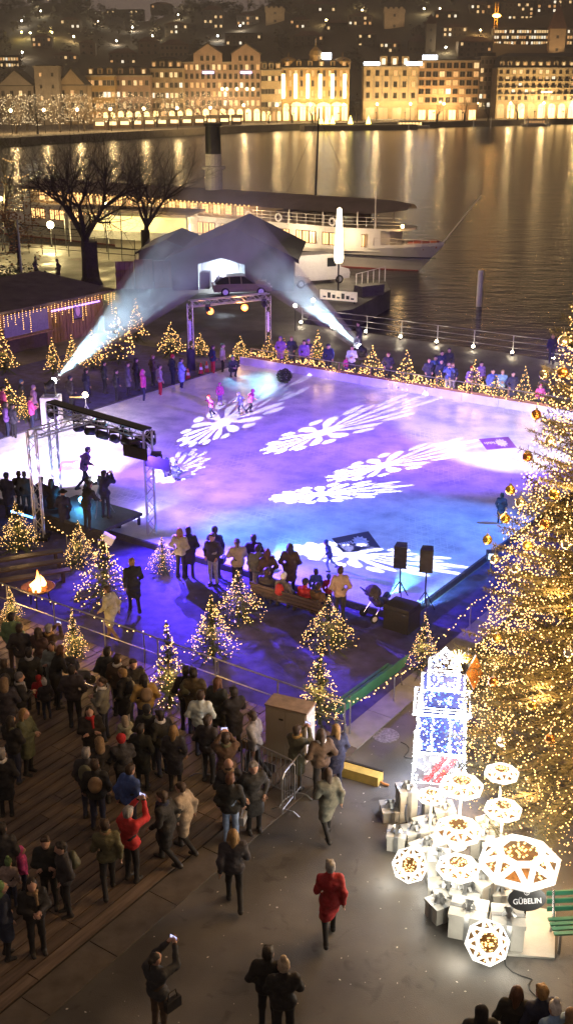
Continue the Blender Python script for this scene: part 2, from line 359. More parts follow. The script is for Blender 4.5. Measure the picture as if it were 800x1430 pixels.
# windows
pane_dark = mat('pane_dark', (0.02, 0.02, 0.022), 0.15, var=0.1)
pane_lit = mat('pane_lit', (0.3, 0.25, 0.15), 0.4, emit=(1.0, 0.66, 0.30), es=1.0, var=0)
pane_soft = mat('pane_soft', (0.3, 0.22, 0.12), 0.4, emit=(1.0, 0.5, 0.18), es=0.7, var=0)
pane_cool = mat('pane_cool', (0.3, 0.3, 0.3), 0.4, emit=(1.0, 0.88, 0.66), es=1.2, var=0)
shop_lit = mat('shop_lit', (0.3, 0.25, 0.15), 0.4, emit=(1.0, 0.62, 0.22), es=3, var=0)
strip_lit = mat('facade_light_strip', (0.5, 0.5, 0.4), 0.4, emit=(1.0, 0.74, 0.36), es=3.4, var=0)
sign_blue = mat('sign_violet', (0.4, 0.4, 0.6), 0.4, emit=(0.55, 0.5, 1.0), es=3.5, var=0)
sign_white = mat('sign_white', (0.5, 0.5, 0.5), 0.4, emit=(0.8, 0.88, 1.0), es=8, var=0)
roof_m = mat('slate_roof', (0.05, 0.042, 0.04), 0.8, var=0.3, sc=0.5)
tile_m = mat('tiled_roof', (0.13, 0.06, 0.04), 0.85, var=0.3, sc=0.6)
trim_m = mat('stone_trim', (0.36, 0.30, 0.22), 0.75, var=0.15, sc=0.5)
def win_mesh(w_, h_, pane, sill=True, arch=False):
    b = MB(); t = 0.12
    b.bx(-w_ / 2 - t, -w_ / 2, -0.12, 0.02, 0, h_ + t, 0); b.bx(w_ / 2, w_ / 2 + t, -0.12, 0.02, 0, h_ + t, 0); b.bx(-w_ / 2, w_ / 2, -0.12, 0.02, h_, h_ + t, 0)
    b.bx(-0.04, 0.04, -0.05, 0.02, 0, h_, 0)
    if sill: b.bx(-w_ / 2 - t * 1.5, w_ / 2 + t * 1.5, -0.28, 0.02, -0.16, 0, 0)
    if arch: b.yprism([(w_ / 2 * math.cos(a), h_ + t + w_ / 2 * math.sin(a)) for a in np.linspace(0, math.pi, 8)], -0.04, 0.0, 1)
    b.poly([(-w_ / 2, -0.015, 0), (w_ / 2, -0.015, 0), (w_ / 2, -0.015, h_), (-w_ / 2, -0.015, h_)], 1)
    return b.mesh('window', [trim_m, pane])
WM = {}
def wm(w_, h_, kind, sill=True, arch=False):
    k = (round(w_, 1), round(h_, 1), kind, sill, arch)
    if k not in WM: WM[k] = win_mesh(k[0], k[1], {'d': pane_dark, 'l': pane_lit, 's': pane_soft, 'c': pane_cool, 'S': shop_lit}[kind], sill, arch)
    return WM[k]
def bld(name, px0, px1, ye, yt, Y, floors, cols, wc, label, roof='mansard', lit=0.12, soft=0.1, shop='S', gf=4.6, ww=1.2, wh=1.9, dorm=0, depth=15, rough=0.8, zb=0.8, roofm=None, group='buildings on the far waterfront', cat='building', rz=0, wallname=None):
    a = AT(px0, ye, Y); c = AT(px1, ye, Y); W = c.x - a.x; he = a.z - zb; ht = AT(px0, yt, Y + depth * 0.5).z - zb
    t = thing(name, label, cat, ((a.x + c.x) / 2, Y, zb), rz, group)
    wmat = mat('wall_' + '_'.join(str(int(q * 1000)) for q in wc), wc, rough, var=0.14, sc=0.35)
    rm = roofm or roof_m
    MB().bx(-W / 2, W / 2, 0, depth, 0, he).ob('wall', wmat, t)
    MB().bx(-W / 2 - 0.35, W / 2 + 0.35, -0.45, depth + 0.3, he, he + 0.5).ob('cornice', trim_m, t)
    if gf > 0: MB().bx(-W / 2 - 0.15, W / 2 + 0.15, -0.25, 0.0, gf, gf + 0.35).ob('string_course', trim_m, t)
    h0 = he + 0.5
    if roof == 'mansard':
        i = 1.6; hm = min((ht - h0) * 0.75, 5)
        b = MB(); P0 = [(-W / 2, 0), (W / 2, 0), (W / 2, depth), (-W / 2, depth)]; P1 = [(-W / 2 + i, i), (W / 2 - i, i), (W / 2 - i, depth - i), (-W / 2 + i, depth - i)]; P2 = [(-W / 2 + 5, depth * .45), (W / 2 - 5, depth * .45), (W / 2 - 5, depth * .55), (-W / 2 + 5, depth * .55)]
        v8 = [(x, y, h0) for x, y in P0] + [(x, y, h0 + hm) for x, y in P1] + [(x, y, max(ht, h0 + hm + .4)) for x, y in P2]
        b.add(v8, [(j, (j + 1) % 4, 4 + (j + 1) % 4, 4 + j) for j in range(4)] + [(4 + j, 4 + (j + 1) % 4, 8 + (j + 1) % 4, 8 + j) for j in range(4)] + [(8, 9, 10, 11)])
        rf = b.ob('roof', rm, t)
    elif roof == 'hip':
        b = MB(); q = min(depth * .5, W * .4)
        b.add([(-W / 2 - .4, -.4, h0), (W / 2 + .4, -.4, h0), (W / 2 + .4, depth + .4, h0), (-W / 2 - .4, depth + .4, h0), (-W / 2 + q, depth / 2, ht), (W / 2 - q, depth / 2, ht)], [(0, 1, 5, 4), (1, 2, 5), (2, 3, 4, 5), (3, 0, 4), (3, 2, 1, 0)]); rf = b.ob('roof', rm, t)
    elif roof == 'gable':
        b = MB(); b.yprism([(-W / 2 - .5, h0 - .3), (W / 2 + .5, h0 - .3), (0, ht)], -0.5, depth); rf = b.ob('roof', rm, t)
        MB().yprism([(-W / 2 + .3, h0), (W / 2 - .3, h0), (0, ht - .8)], -0.62, -0.52).ob('gable', wmat, t)
    else:
        rf = MB().bx(-W / 2 + .5, W / 2 - .5, .5, depth - .5, h0, max(ht, h0 + .3)).ob('roof', rm, t)
    fh = (he - gf) / floors; r2 = random.Random(px0 * 7 + 3)
    for f in range(floors):
        for cx in range(cols):
            q = r2.random(); k = 'l' if q < lit else 's' if q < lit + soft else 'd'
            if k == 'l' and r2.random() < .35: k = 'c'
            ob('window', wm(ww, min(wh, fh * .62), k), t, (-W / 2 + W * (cx + .5) / cols, 0, gf + f * fh + fh * .24))
    if shop:
        n = max(2, cols * 2 // 3)
        for cx in range(n): ob('shop_window', wm(W / n * .68, gf * .62, shop if r2.random() < .8 else 's', False, roof != 'flat'), t, (-W / 2 + W * (cx + .5) / n, 0, .3))
    if dorm:
        db = MB(); dw = 1.5; db.bx(-dw / 2 - .25, dw / 2 + .25, 0, 2.2, 0, 2.3, 0); db.yprism([(-dw / 2 - .45, 2.3), (dw / 2 + .45, 2.3), (0, 3.2)], -.2, 2.3, 1); dme = db.mesh('dormer', [wmat, rm])
        for cx in range(dorm):
            d = ob('dormer', dme, rf, (-W / 2 + W * (cx + .5) / dorm, .35, h0 + .25))
            ob('window', wm(1.0, 1.5, r2.choice('ddls'), False), d, (0, -.03, .4))
    houses_far.append((px0, px1)); return t, W, he, ht, wmat, rf
cream = (0.50, 0.38, 0.22); sand = (0.42, 0.31, 0.19); ochre = (0.46, 0.30, 0.12); greyw = (0.34, 0.28, 0.22); pinkw = (0.40, 0.27, 0.19)
bld('gabled_house', -2, 47, 121, 96, 462, 2, 4, greyw, 'grey gabled old town house at the far left end of the waterfront', 'gable', 0.25, 0, None, gf=5, depth=14)
t, W, he, ht, wmt, rf = bld('tower_house', 47.5, 81, 94, 91, 458, 3, 2, greyw, 'plain square grey tower block beside the gabled house', 'flat', 0.0, 0.05, None, gf=8, depth=12, ww=.9, wh=1.3)
bld('gabled_house', 81.5, 120, 120, 94, 464, 2, 3, sand, 'pale gabled house right of the plain square tower', 'gable', 0.1, 0.1, None, gf=5, depth=14)
bld('town_house', 120.5, 160, 107, 94, 480, 3, 7, ochre, 'ochre town house with seven window bays above the lit trees', 'mansard', 0.06, 0.3, 'S', dorm=3)
bld('town_house', 160.5, 209, 107, 92, 486, 3, 6, pinkw, 'brownish town house with slate mansard left of the tall windowed block', 'mansard', 0.12, 0.15, 'S', dorm=3)
bld('town_house', 209.5, 255.5, 97, 79, 495, 4, 7, sand, 'grey brown town house with a bright row of attic windows', 'mansard', 0.42, 0.1, 'S', dorm=4)
# large double-gabled block
t, W, he, ht, wmt, rf = bld('double_gabled_block', 256, 364, 88, 64, 505, 5, 14, pinkw, 'large pinkish block with two tall gables and violet lit signs', 'hip', 0.12, 0.1, 'S', gf=5.5, wh=2.1, depth=18)
for gx in (-W * .18, W * .31):
    g_ = MB(); g_.yprism([(gx - 6, he), (gx + 6, he), (gx + 6, he + 3.6), (gx, ht + .4), (gx - 6, he + 3.6)], -.5, 9, 0); go = g_.ob('gable', [wmt], t)
    MB().yprism([(gx - 6.5, he + 3.3), (gx - 6.5, he + 3.9), (gx, ht + 1.2), (gx + 6.5, he + 3.9), (gx + 6.5, he + 3.3), (gx, ht + .5)], -.8, 9.2).ob('gable_roof', roof_m, t)
    for q in (-2.5, 0, 2.5): ob('window', wm(1.1, 1.9, 'd'), go, (gx + q, -.52, he + .9))
    MB().bx(gx - 2.3, gx + 2.3, -.5, -.25, he * .82, he * .82 + .9).ob('sign', sign_blue, t)
for gx in (W * .0, W * .06, W * .19, W * .32, W * .40): MB().sph((gx, -.8, he * .56), .75, 8, 5).ob('wall_lamp', strip_lit, t)
bld('low_shop_house', 364.5, 393, 99, 92, 505, 3, 6, cream, 'low cream house squeezed between the gabled block and the striped hotel', 'mansard', 0.35, 0.3, 'S', dorm=3)
# hotel with vertical light strips
t, W, he, ht, wmt, rf = bld('striped_hotel', 393.5, 488, 96, 82, 508, 3, 12, ochre, 'gilded hotel with six bright vertical light strips and corner cupolas', 'mansard', 0.10, 0.5, 'S', gf=9, ww=1.0, wh=2.4, dorm=6)
for i in range(6):
    x = -W / 2 + W * (i + .12) / 5.5
    if i < 6: MB().bx(x - .75, x + .75, -.7, -.3, 9.2, he - 2.0).ob('light_strip', strip_lit, t)
for x, r_, h_ in ((-W * .40, 3.4, 5.2), (0, 2.6, 9.5), (W * .40, 3.4, 5.2)):
    MB().lathe([(r_, he + .5), (r_, he + h_ * .55), (r_ * 1.15, he + h_ * .56), (r_ * .9, he + h_ * .75), (r_ * .35, he + h_ * .9), (.25, he + h_ * .92), (.15, he + h_ * 1.25), (0, he + h_ * 1.3)], 10, (x, 4, 0)).ob('cupola', [wmt], t)
MB().bx(W * .09, W * .23, 2, 2.6, he + 3.8, he + 6.3).ob('rooftop_sign', sign_white, t)
for i in range(4): MB().lathe([(0, 0), (2.6, .01), (2.4, .5), (1.6, 1.2), (.3, 1.6), (0, 1.62)], 8, (-W * .28 + i * W * .2, -1.4, 6.2)).ob('awning', shop_lit, t)
# stone bank
t, W, he, ht, wmt, rf = bld('stone_bank', 508, 584, 94, 87, 520, 3, 6, cream, 'cream stone bank with pilasters, arched door and roof lettering', 'flat', 0.05, 0.1, 's', gf=8, ww=1.5, wh=2.3)
for i in range(7): MB().bx(-W / 2 + W * i / 6 * .96 + .2, -W / 2 + W * i / 6 * .96 + .9, -.4, 0, 8.2, he - 3.5).ob('pilaster', trim_m, t)
for x in (-W * .14, W * .06, W * .26):
    d = MB().bx(x - 1.5, x + 1.5, .3, 3, he + .5, he + 4.4).ob('dormer', wmt, t); ob('window', wm(1.5, 2.5, 'c', False), d, (x, .28, he + 1.1))
for x in (-W * .36, W * .42): MB().bx(x - 3.4, x + 3.4, -.2, .1, he + .8, he + 2.2).ob('roof_sign', sign_white, t)
# office with square windows
t, W, he, ht, wmt, rf = bld('grid_office', 584.5, 670, 86, 84, 520, 5, 9, (0.42, 0.25, 0.13), 'flat roofed office with a grid of large square windows', 'flat', 0.12, 0.1, 'S', gf=6.5, ww=2.1, wh=2.6)
MB().bx(-W * .44, -W * .2, -.2, .1, he + .8, he + 2.6).ob('roof_sign', sign_white, t)
bld('dark_block', 671, 693.5, 80, 74, 560, 6, 4, (0.2, 0.15, 0.12), 'dim narrow block set back in the gap beside the grand hotel', 'flat', 0.15, 0.1, None, gf=4)
# grand hotel
t, W, he, ht, wmt, rf = bld('grand_hotel', 695, 824, 96, 74, 545, 5, 14, cream, 'grand cream hotel with mansard dormers, balconies and bright arcades', 'mansard', 0.28, 0.15, 'S', gf=7.5, ww=1.3, wh=2.4, dorm=12, depth=18)
for f in range(3):
    for c_ in range(14):
        x = -W / 2 + W * (c_ + .5) / 14; MB().bx(x - 1.1, x + 1.1, -.9, -.1, 7.5 + (f + 1) * (he - 7.5) / 5 + .3, 7.5 + (f + 1) * (he - 7.5) / 5 + 1.2).ob('balcony', black_metal, t)
MB().bx(-W * .02, W * .1, -1.0, -.6, 11.2, 12.0).ob('sign', strip_lit, t)
# ---- hillside buildings and towers
def hill_house(name, px0, px1, yt, yb, floors, cols, wc, label, lit, roof='hip', rt=3.0, ww=1.4, wh=1.6, cat='house'):
    p = on_hill((px0 + px1) / 2, yb); Y = p.y; a = AT(px0, yt, Y); c = AT(px1, yt, Y); W = c.x - a.x; he = a.z - p.z
    zb = p.z - 1.5; he += 1.5
    t = thing(name, label, cat, ((a.x + c.x) / 2, Y, zb), 0, 'buildings on the dark hillside')
    wmt = mat('wall_' + '_'.join(str(int(q * 1000)) for q in wc), wc, .8, var=0.14, sc=0.35); dp = min(12, max(6, W * .6))
    MB().bx(-W / 2, W / 2, 0, dp, 0, he).ob('wall', wmt, t)
    if roof == 'hip':
        q = min(dp * .5, W * .45); b = MB(); b.add([(-W / 2 - .5, -.5, he), (W / 2 + .5, -.5, he), (W / 2 + .5, dp + .5, he), (-W / 2 - .5, dp + .5, he), (-W / 2 + q, dp / 2, he + rt), (W / 2 - q, dp / 2, he + rt)], [(0, 1, 5, 4), (1, 2, 5), (2, 3, 4, 5), (3, 0, 4), (3, 2, 1, 0)]); b.ob('roof', tile_m, t)
    elif roof == 'flat': MB().bx(-W / 2 - .3, W / 2 + .3, -.3, dp + .3, he, he + .5).ob('roof', roof_m, t)
    elif roof == 'spire':
        b = MB(); b.add([(-W / 2 - .5, -.5, he), (W / 2 + .5, -.5, he), (W / 2 + .5, dp + .5, he), (-W / 2 - .5, dp + .5, he), (0, dp / 2, he + rt)], [(0, 1, 4), (1, 2, 4), (2, 3, 4), (3, 0, 4), (3, 2, 1, 0)]); b.ob('roof', tile_m, t)
    elif roof == 'cren':
        MB().bx(-W / 2 - .4, W / 2 + .4, -.4, dp + .4, he - 2.5, he - .6).ob('parapet', wmt, t)
        for i in range(4): MB().bx(-W / 2 - .4 + (W + .8) * i / 4, -W / 2 - .4 + (W + .8) * (i + .55) / 4, -.4, .3, he - .6, he + .9).ob('merlon', wmt, t)
    r2 = random.Random(px0 * 3 + yb); fh = (he - 1.5) / floors
    for f in range(floors):
        for cx in range(cols):
            k = r2.choice('llcs') if r2.random() < lit else 'd'
            ob('window', wm(min(ww, W / cols * .7), min(wh, fh * .6), k, False), t, (-W / 2 + W * (cx + .5) / cols, 0, 1.5 + f * fh + fh * .25))
    houses_far.append((p.x, p.y, max(W, 10))); return t
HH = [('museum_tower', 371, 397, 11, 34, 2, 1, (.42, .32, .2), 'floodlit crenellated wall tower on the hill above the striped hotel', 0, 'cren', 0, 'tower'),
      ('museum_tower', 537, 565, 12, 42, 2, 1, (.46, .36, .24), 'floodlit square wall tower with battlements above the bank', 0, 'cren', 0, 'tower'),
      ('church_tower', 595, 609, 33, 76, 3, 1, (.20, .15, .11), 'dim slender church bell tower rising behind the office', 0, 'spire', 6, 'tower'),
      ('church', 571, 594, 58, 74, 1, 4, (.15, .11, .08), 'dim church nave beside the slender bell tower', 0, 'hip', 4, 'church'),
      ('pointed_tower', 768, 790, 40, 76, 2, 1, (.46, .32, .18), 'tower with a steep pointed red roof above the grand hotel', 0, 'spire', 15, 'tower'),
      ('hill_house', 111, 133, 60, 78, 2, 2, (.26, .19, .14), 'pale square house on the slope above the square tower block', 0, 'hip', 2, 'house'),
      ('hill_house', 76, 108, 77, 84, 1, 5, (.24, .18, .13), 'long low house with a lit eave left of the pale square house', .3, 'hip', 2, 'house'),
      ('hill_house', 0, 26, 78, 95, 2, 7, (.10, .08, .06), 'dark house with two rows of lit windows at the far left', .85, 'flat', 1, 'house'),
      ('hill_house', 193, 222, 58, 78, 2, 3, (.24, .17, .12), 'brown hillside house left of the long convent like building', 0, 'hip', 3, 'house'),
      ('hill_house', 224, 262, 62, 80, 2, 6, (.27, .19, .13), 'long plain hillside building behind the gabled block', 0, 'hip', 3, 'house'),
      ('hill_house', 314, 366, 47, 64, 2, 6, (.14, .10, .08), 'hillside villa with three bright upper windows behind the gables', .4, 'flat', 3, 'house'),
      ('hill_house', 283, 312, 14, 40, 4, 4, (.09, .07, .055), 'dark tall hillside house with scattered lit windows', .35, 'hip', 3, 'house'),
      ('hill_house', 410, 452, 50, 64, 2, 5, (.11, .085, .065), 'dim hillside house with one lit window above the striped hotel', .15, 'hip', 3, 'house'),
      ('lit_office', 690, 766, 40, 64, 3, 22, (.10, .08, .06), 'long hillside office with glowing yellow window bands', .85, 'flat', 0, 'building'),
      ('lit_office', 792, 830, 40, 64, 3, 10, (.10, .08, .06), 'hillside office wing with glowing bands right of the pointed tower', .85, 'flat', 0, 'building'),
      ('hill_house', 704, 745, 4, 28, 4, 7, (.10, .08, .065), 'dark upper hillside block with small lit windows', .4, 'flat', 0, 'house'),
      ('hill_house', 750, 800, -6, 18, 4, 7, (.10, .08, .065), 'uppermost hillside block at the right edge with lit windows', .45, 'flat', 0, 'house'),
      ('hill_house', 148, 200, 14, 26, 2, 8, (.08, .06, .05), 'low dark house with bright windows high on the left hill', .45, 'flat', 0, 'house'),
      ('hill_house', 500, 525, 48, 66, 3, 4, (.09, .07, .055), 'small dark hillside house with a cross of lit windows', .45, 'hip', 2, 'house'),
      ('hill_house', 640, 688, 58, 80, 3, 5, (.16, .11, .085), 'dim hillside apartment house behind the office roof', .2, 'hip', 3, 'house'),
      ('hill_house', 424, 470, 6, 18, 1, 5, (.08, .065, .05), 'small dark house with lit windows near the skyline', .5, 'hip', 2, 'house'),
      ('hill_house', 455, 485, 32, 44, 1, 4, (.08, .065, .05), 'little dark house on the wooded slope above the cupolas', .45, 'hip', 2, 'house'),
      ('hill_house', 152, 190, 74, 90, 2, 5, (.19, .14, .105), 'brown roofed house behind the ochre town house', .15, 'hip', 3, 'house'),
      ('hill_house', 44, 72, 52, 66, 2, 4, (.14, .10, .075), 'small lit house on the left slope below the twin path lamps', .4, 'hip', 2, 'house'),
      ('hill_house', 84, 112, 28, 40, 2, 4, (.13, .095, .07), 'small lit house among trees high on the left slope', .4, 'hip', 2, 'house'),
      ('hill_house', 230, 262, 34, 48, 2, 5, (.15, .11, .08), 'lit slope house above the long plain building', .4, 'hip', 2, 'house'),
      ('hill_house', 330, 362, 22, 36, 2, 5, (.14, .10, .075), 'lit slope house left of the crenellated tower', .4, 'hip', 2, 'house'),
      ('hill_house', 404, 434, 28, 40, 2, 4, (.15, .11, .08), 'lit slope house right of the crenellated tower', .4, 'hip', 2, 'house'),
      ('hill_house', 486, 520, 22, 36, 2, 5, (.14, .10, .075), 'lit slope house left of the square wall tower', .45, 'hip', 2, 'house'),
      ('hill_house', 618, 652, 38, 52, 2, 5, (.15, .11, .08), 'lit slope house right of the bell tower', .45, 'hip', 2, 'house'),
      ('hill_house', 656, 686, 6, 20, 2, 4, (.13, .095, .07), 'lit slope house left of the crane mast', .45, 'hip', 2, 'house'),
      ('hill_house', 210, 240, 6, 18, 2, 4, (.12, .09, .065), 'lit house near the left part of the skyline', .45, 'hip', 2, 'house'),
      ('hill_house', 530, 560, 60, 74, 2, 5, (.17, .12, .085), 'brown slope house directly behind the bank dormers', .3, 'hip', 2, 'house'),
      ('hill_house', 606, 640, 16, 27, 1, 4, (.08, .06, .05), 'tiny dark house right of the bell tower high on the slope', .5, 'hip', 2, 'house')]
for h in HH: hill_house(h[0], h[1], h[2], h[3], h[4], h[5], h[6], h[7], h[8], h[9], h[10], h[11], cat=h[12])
HB = [q for q in houses_far if len(q) == 3]
for i in range(1500):
    x = rr.uniform(-330, 420); y = rr.uniform(596, 960)
    if any(abs(x - q[0]) < q[2] * .75 and -40 < y - q[1] < 8 for q in HB): continue
    if y < 640 and rr.random() < .5: continue
    wood_at(x, y)
wd.ob('woodland', wood_m, kind='stuff', label='dark wooded hillside behind the lit town')
# floodlights that wash the old wall towers
for px, py, tx, ty, P in ((371, 38, 384, 22, 9000), (545, 46, 551, 26, 9000), (765, 72, 779, 50, 9000)):
    a = on_hill(px + 14, py + 8); a.y -= 16; a.z = hill_z(a.x, a.y) + 1.2; tg = AT(tx, ty, a.y + 16)
    f_ = thing('floodlight', f'ground floodlight washing the {"crenellated tower" if px == 371 else "square wall tower" if px == 545 else "pointed tower"}', 'floodlight', a, 0, 'tower floodlights')
    MB().bx(-.4, .4, -.3, .3, -.4, .4).ob('lamp_head', black_metal, f_); MB().tube([(0, 0, -2.5), (0, 0, -.4)], .12).ob('post', black_metal, f_)
    light('SPOT', 'flood_beam', f_, a + Vector((0, .5, .6)), P * 1.6, (1, .68, .36), .3, tg, 60)
# crane with a work light
p = on_hill(690, 60); cr = thing('crane', 'lattice mast with an orange work light above the hillside office', 'crane', (p.x, p.y, p.z))
zt = AT(690, 3, p.y).z - p.z; zl = AT(690, 22, p.y).z - p.z; b = MB()
for sx in (-.9, .9):
    for sy in (-.9, .9): b.tube([(sx, sy, -1), (sx, sy, zt)], .16, 4)
for i in range(int(zt / 2)): b.tube([(-.9, -.9, i * 2), (.9, -.9, i * 2 + 2)], .1, 4)
b.ob('mast', mat('crane_paint', (.4, .25, .05), .5), cr)
MB().sph((0, -1.6, zl), 1.5, 8, 6, sc=(1.7, .7, .7)).ob('work_light', mat('sodium', (1, .6, .2), .4, emit=(1, .5, .08), es=25, var=0), cr)
light('POINT', 'glow', cr, (p.x, p.y - 3, p.z + zl), 9000, (1, .5, .15), 1)
# hill path lamps
for i, (px, py, c_) in enumerate(sorted(((34, 45, (1, .8, .2)), (46, 46, (1, .9, .5)), (76, 45, (1, .8, .3)), (34, 29, (1, .95, .8)), (106, 51, (1, .8, .4)), (35, 73, (1, .9, .7)), (165, 57, (1, .9, .7)), (187, 38, (1, .9, .7)), (336, 36, (1, .95, .8)), (305, 50, (1, 1, .9)), (642, 59, (1, 1, .95)), (668, 42, (1, .7, .3)), (505, 14, (1, .8, .4)), (250, 20, (1, .9, .6)), (620, 66, (1, .9, .6)), (215, 50, (1, .9, .6)), (140, 30, (1, .9, .6)), (590, 12, (1, .85, .5)), (612, 12, (1, .85, .5)), (455, 28, (1, .8, .4)), (60, 15, (1, .9, .6))))):
    p = on_hill(px, py + 5); z = AT(px, py, p.y - 6).z; l_ = thing('hill_lamp', f'small glowing path lamp on the dark hillside, {ORD[i % 11]} from left in its {"left" if i < 11 else "right"} half', 'lamp', (p.x, p.y - 6, z - 5), 0, 'lamps on the dark hillside')
    MB().tube([(0, 0, -3), (0, 0, 4.6)], .1, 5).ob('post', black_metal, l_)
    MB().sph((0, 0, 5), .62, 8, 5).ob('globe', mat(f'hill_lamp_{i}', c_, .4, emit=c_, es=14, var=0, sample=False), l_)
    light('POINT', 'glow', l_, (p.x, p.y - 7.2, z), 3000, c_, .5)
# ---- promenade: lamps, stalls, trees, moored boats
def branch_tree(seed, h, spread, depth=5, trunk=.35, droop=0, fork=3, split=0.3):
    r = random.Random(seed); b = MB(); tips = []
    def go(p, d, l, rad, lv):
        pts = [p]; rs = [rad]
        n = 4 if lv < 2 else 3
        for i in range(n):
            d = (d + Vector((r.uniform(-1, 1), r.uniform(-1, 1), r.uniform(-.6, .8))) * .16).normalized(); p = p + d * l / n; pts.append(p); rs.append(rad * (1 - .45 * (i + 1) / n))
        b.tube(pts, rs, 6 if lv < 2 else 4 if lv < 4 else 3, cap=False)
        if lv >= depth: tips.append(p); return
        k = fork if lv < 3 else r.choice((2, 3))
        for i in range(k):
            a = r.uniform(.35, .85) * spread; az = 6.28 * (i + r.uniform(-.3, .3)) / k
            x = d.orthogonal().normalized(); y = d.cross(x)
            nd = (d * math.cos(a) + (x * math.cos(az) + y * math.sin(az)) * math.sin(a) + Vector((0, 0, .12 - droop))).normalized()
            go(pts[-1] if i < k - 1 else pts[-1], nd, l * r.uniform(.62, .86), rs[-1] * (.72 if i else .85), lv + 1)
            if lv >= 1 and r.random() < .6:
                q = pts[r.randrange(1, len(pts))]; nd2 = (nd + Vector((r.uniform(-1, 1), r.uniform(-1, 1), r.uniform(-.2, .5)))).normalized(); go(q, nd2, l * .5, rs[-1] * .45, min(lv + 2, depth))
    go(Vector((0, 0, 0)), Vector((0, 0, 1)), h * split, trunk, 0)
    return b, tips
def bulbs(points, r, m, name='string_lights', parent=None, n=None):
    b = MB()
    for p in points: b.octa(p, r)
    return b.ob(name, m, parent, kind='stuff')
tb, tips = branch_tree(5, 9, 1.0, 4, .3, fork=4, split=.3)
prom_me = tb.mesh('tree_branches', bark)
for i, (px, Y) in enumerate(((375, 478), (408, 484), (436, 486), (498, 492), (610, 499), (648, 503), (681, 508), (722, 530), (765, 548))):
    p = AT(px, 165, Y); t = thing('promenade_tree', f'bare pollarded tree on the far promenade, {ORD[i]} from left', 'tree', (p.x, Y, .8), i * 1.3, 'bare trees on the far promenade')
    ob('branches', prom_me, t); t.scale = (.95 + .1 * (i % 3),) * 3
    MB().tube([(0, 0, 0), (0, 0, 2.9)], [.42, .3], 7).ob('trunk', bark, t)
# light-strung plane trees at the left
tb, tips = branch_tree(9, 11, 1.05, 4, .3, fork=4, split=.3)
lit_me = tb.mesh('lit_tree_branches', bark); lr = random.Random(2)
lp = []
for q in range(130):
    a = lr.uniform(0, 6.28); z = lr.uniform(-1, 1); rad = 6.4 * lr.uniform(.4, 1)
    lp.append((rad * math.cos(a) * math.sqrt(1 - z * z), rad * math.sin(a) * math.sqrt(1 - z * z), 7.2 + z * 4.6))
b = MB()
for q in lp: b.octa(q, .075)
litb_me = b.mesh('tree_bulbs', mat('bulb_far', (1, .9, .7), .4, emit=(1, .78, .45), es=3.2, var=0, sample=False))
for i, (px, Y) in enumerate(sorted(((-8, 362), (22, 372), (52, 368), (84, 384), (118, 392), (152, 404), (186, 418), (220, 432), (252, 446), (284, 458), (314, 466), (38, 398), (100, 415), (170, 436)))):
    x = AT(px, 170, Y).x; t = thing('lit_plane_tree', f'bare plane tree strung with tiny white lights, {ORD[i]} from left', 'tree', (x, Y, .8), i * .9, 'light strung trees of the far market')
    MB().tube([(0, 0, 0), (0, 0, 3.5)], [.4, .28], 7).ob('trunk', bark, t); ob('branches', lit_me, t); ob('string_lights', litb_me, t, kind='stuff')
stall_roof = mat('stall_canvas', (.55, .45, .3), .7)
sb = MB(); sb.bx(-2, 2, -.1, 0, 0, 1.0, 0); sb.bx(-2, 2, 2.0, 2.1, 0, 2.6, 0); sb.bx(-2, -1.9, 0, 2, 0, 2.6, 0); sb.bx(1.9, 2, 0, 2, 0, 2.6, 0); stall_me = sb.mesh('stall_body', wood)
sr = MB().xprism([(-.9, 2.5), (2.4, 2.5), (.8, 3.7)], -2.3, 2.3).mesh('stall_roof', stall_roof); sg = MB().bx(-1.5, 1.5, 1.8, 1.95, 1.1, 2.3).mesh('stall_glow', mat('stall_glow', (.3, .25, .15), .4, emit=(1, .68, .3), es=2.2, var=.3, sc=2))
for i in range(12):
    px = 138 + i * 17.5; Y = 414 + i * 4.6; x = AT(px, 165, Y).x
    t = thing('market_stall', f'small glowing market hut on the far quay, {ORD[i] if i < 15 else "last"} from left', 'market stall', (x, Y, .8), 0, 'market huts on the far quay')
    ob('body', stall_me, t); ob('roof', sr, t); ob('lit_interior', sg, t)
for i in range(20):
    f = i / 19; px = -30 + f * 880; Y = 362 + f * 150 if px < 330 else 468 + (px - 330) / 520 * 82
    x = AT(px, 165, Y).x; t = thing('promenade_lamp', f'twin globe street lamp on the far promenade, {ORD[i % 10]} from left in the {"left" if i < 10 else "right"} half', 'street lamp', (x, Y, .8), 0, 'street lamps on the far promenade')
    MB().tube([(0, 0, 0), (0, 0, 6.6)], [.14, .08], 6).ob('post', black_metal, t)
    MB().sph((0, 0, 7), .5, 8, 5).ob('globe', mat('street_globe', (1, .8, .4), .4, emit=(1, .66, .26), es=30, var=0, sample=False), t)
    light('POINT', 'glow', t, (x, Y + .8, 8.0), 5600, (1, .66, .28), .6)
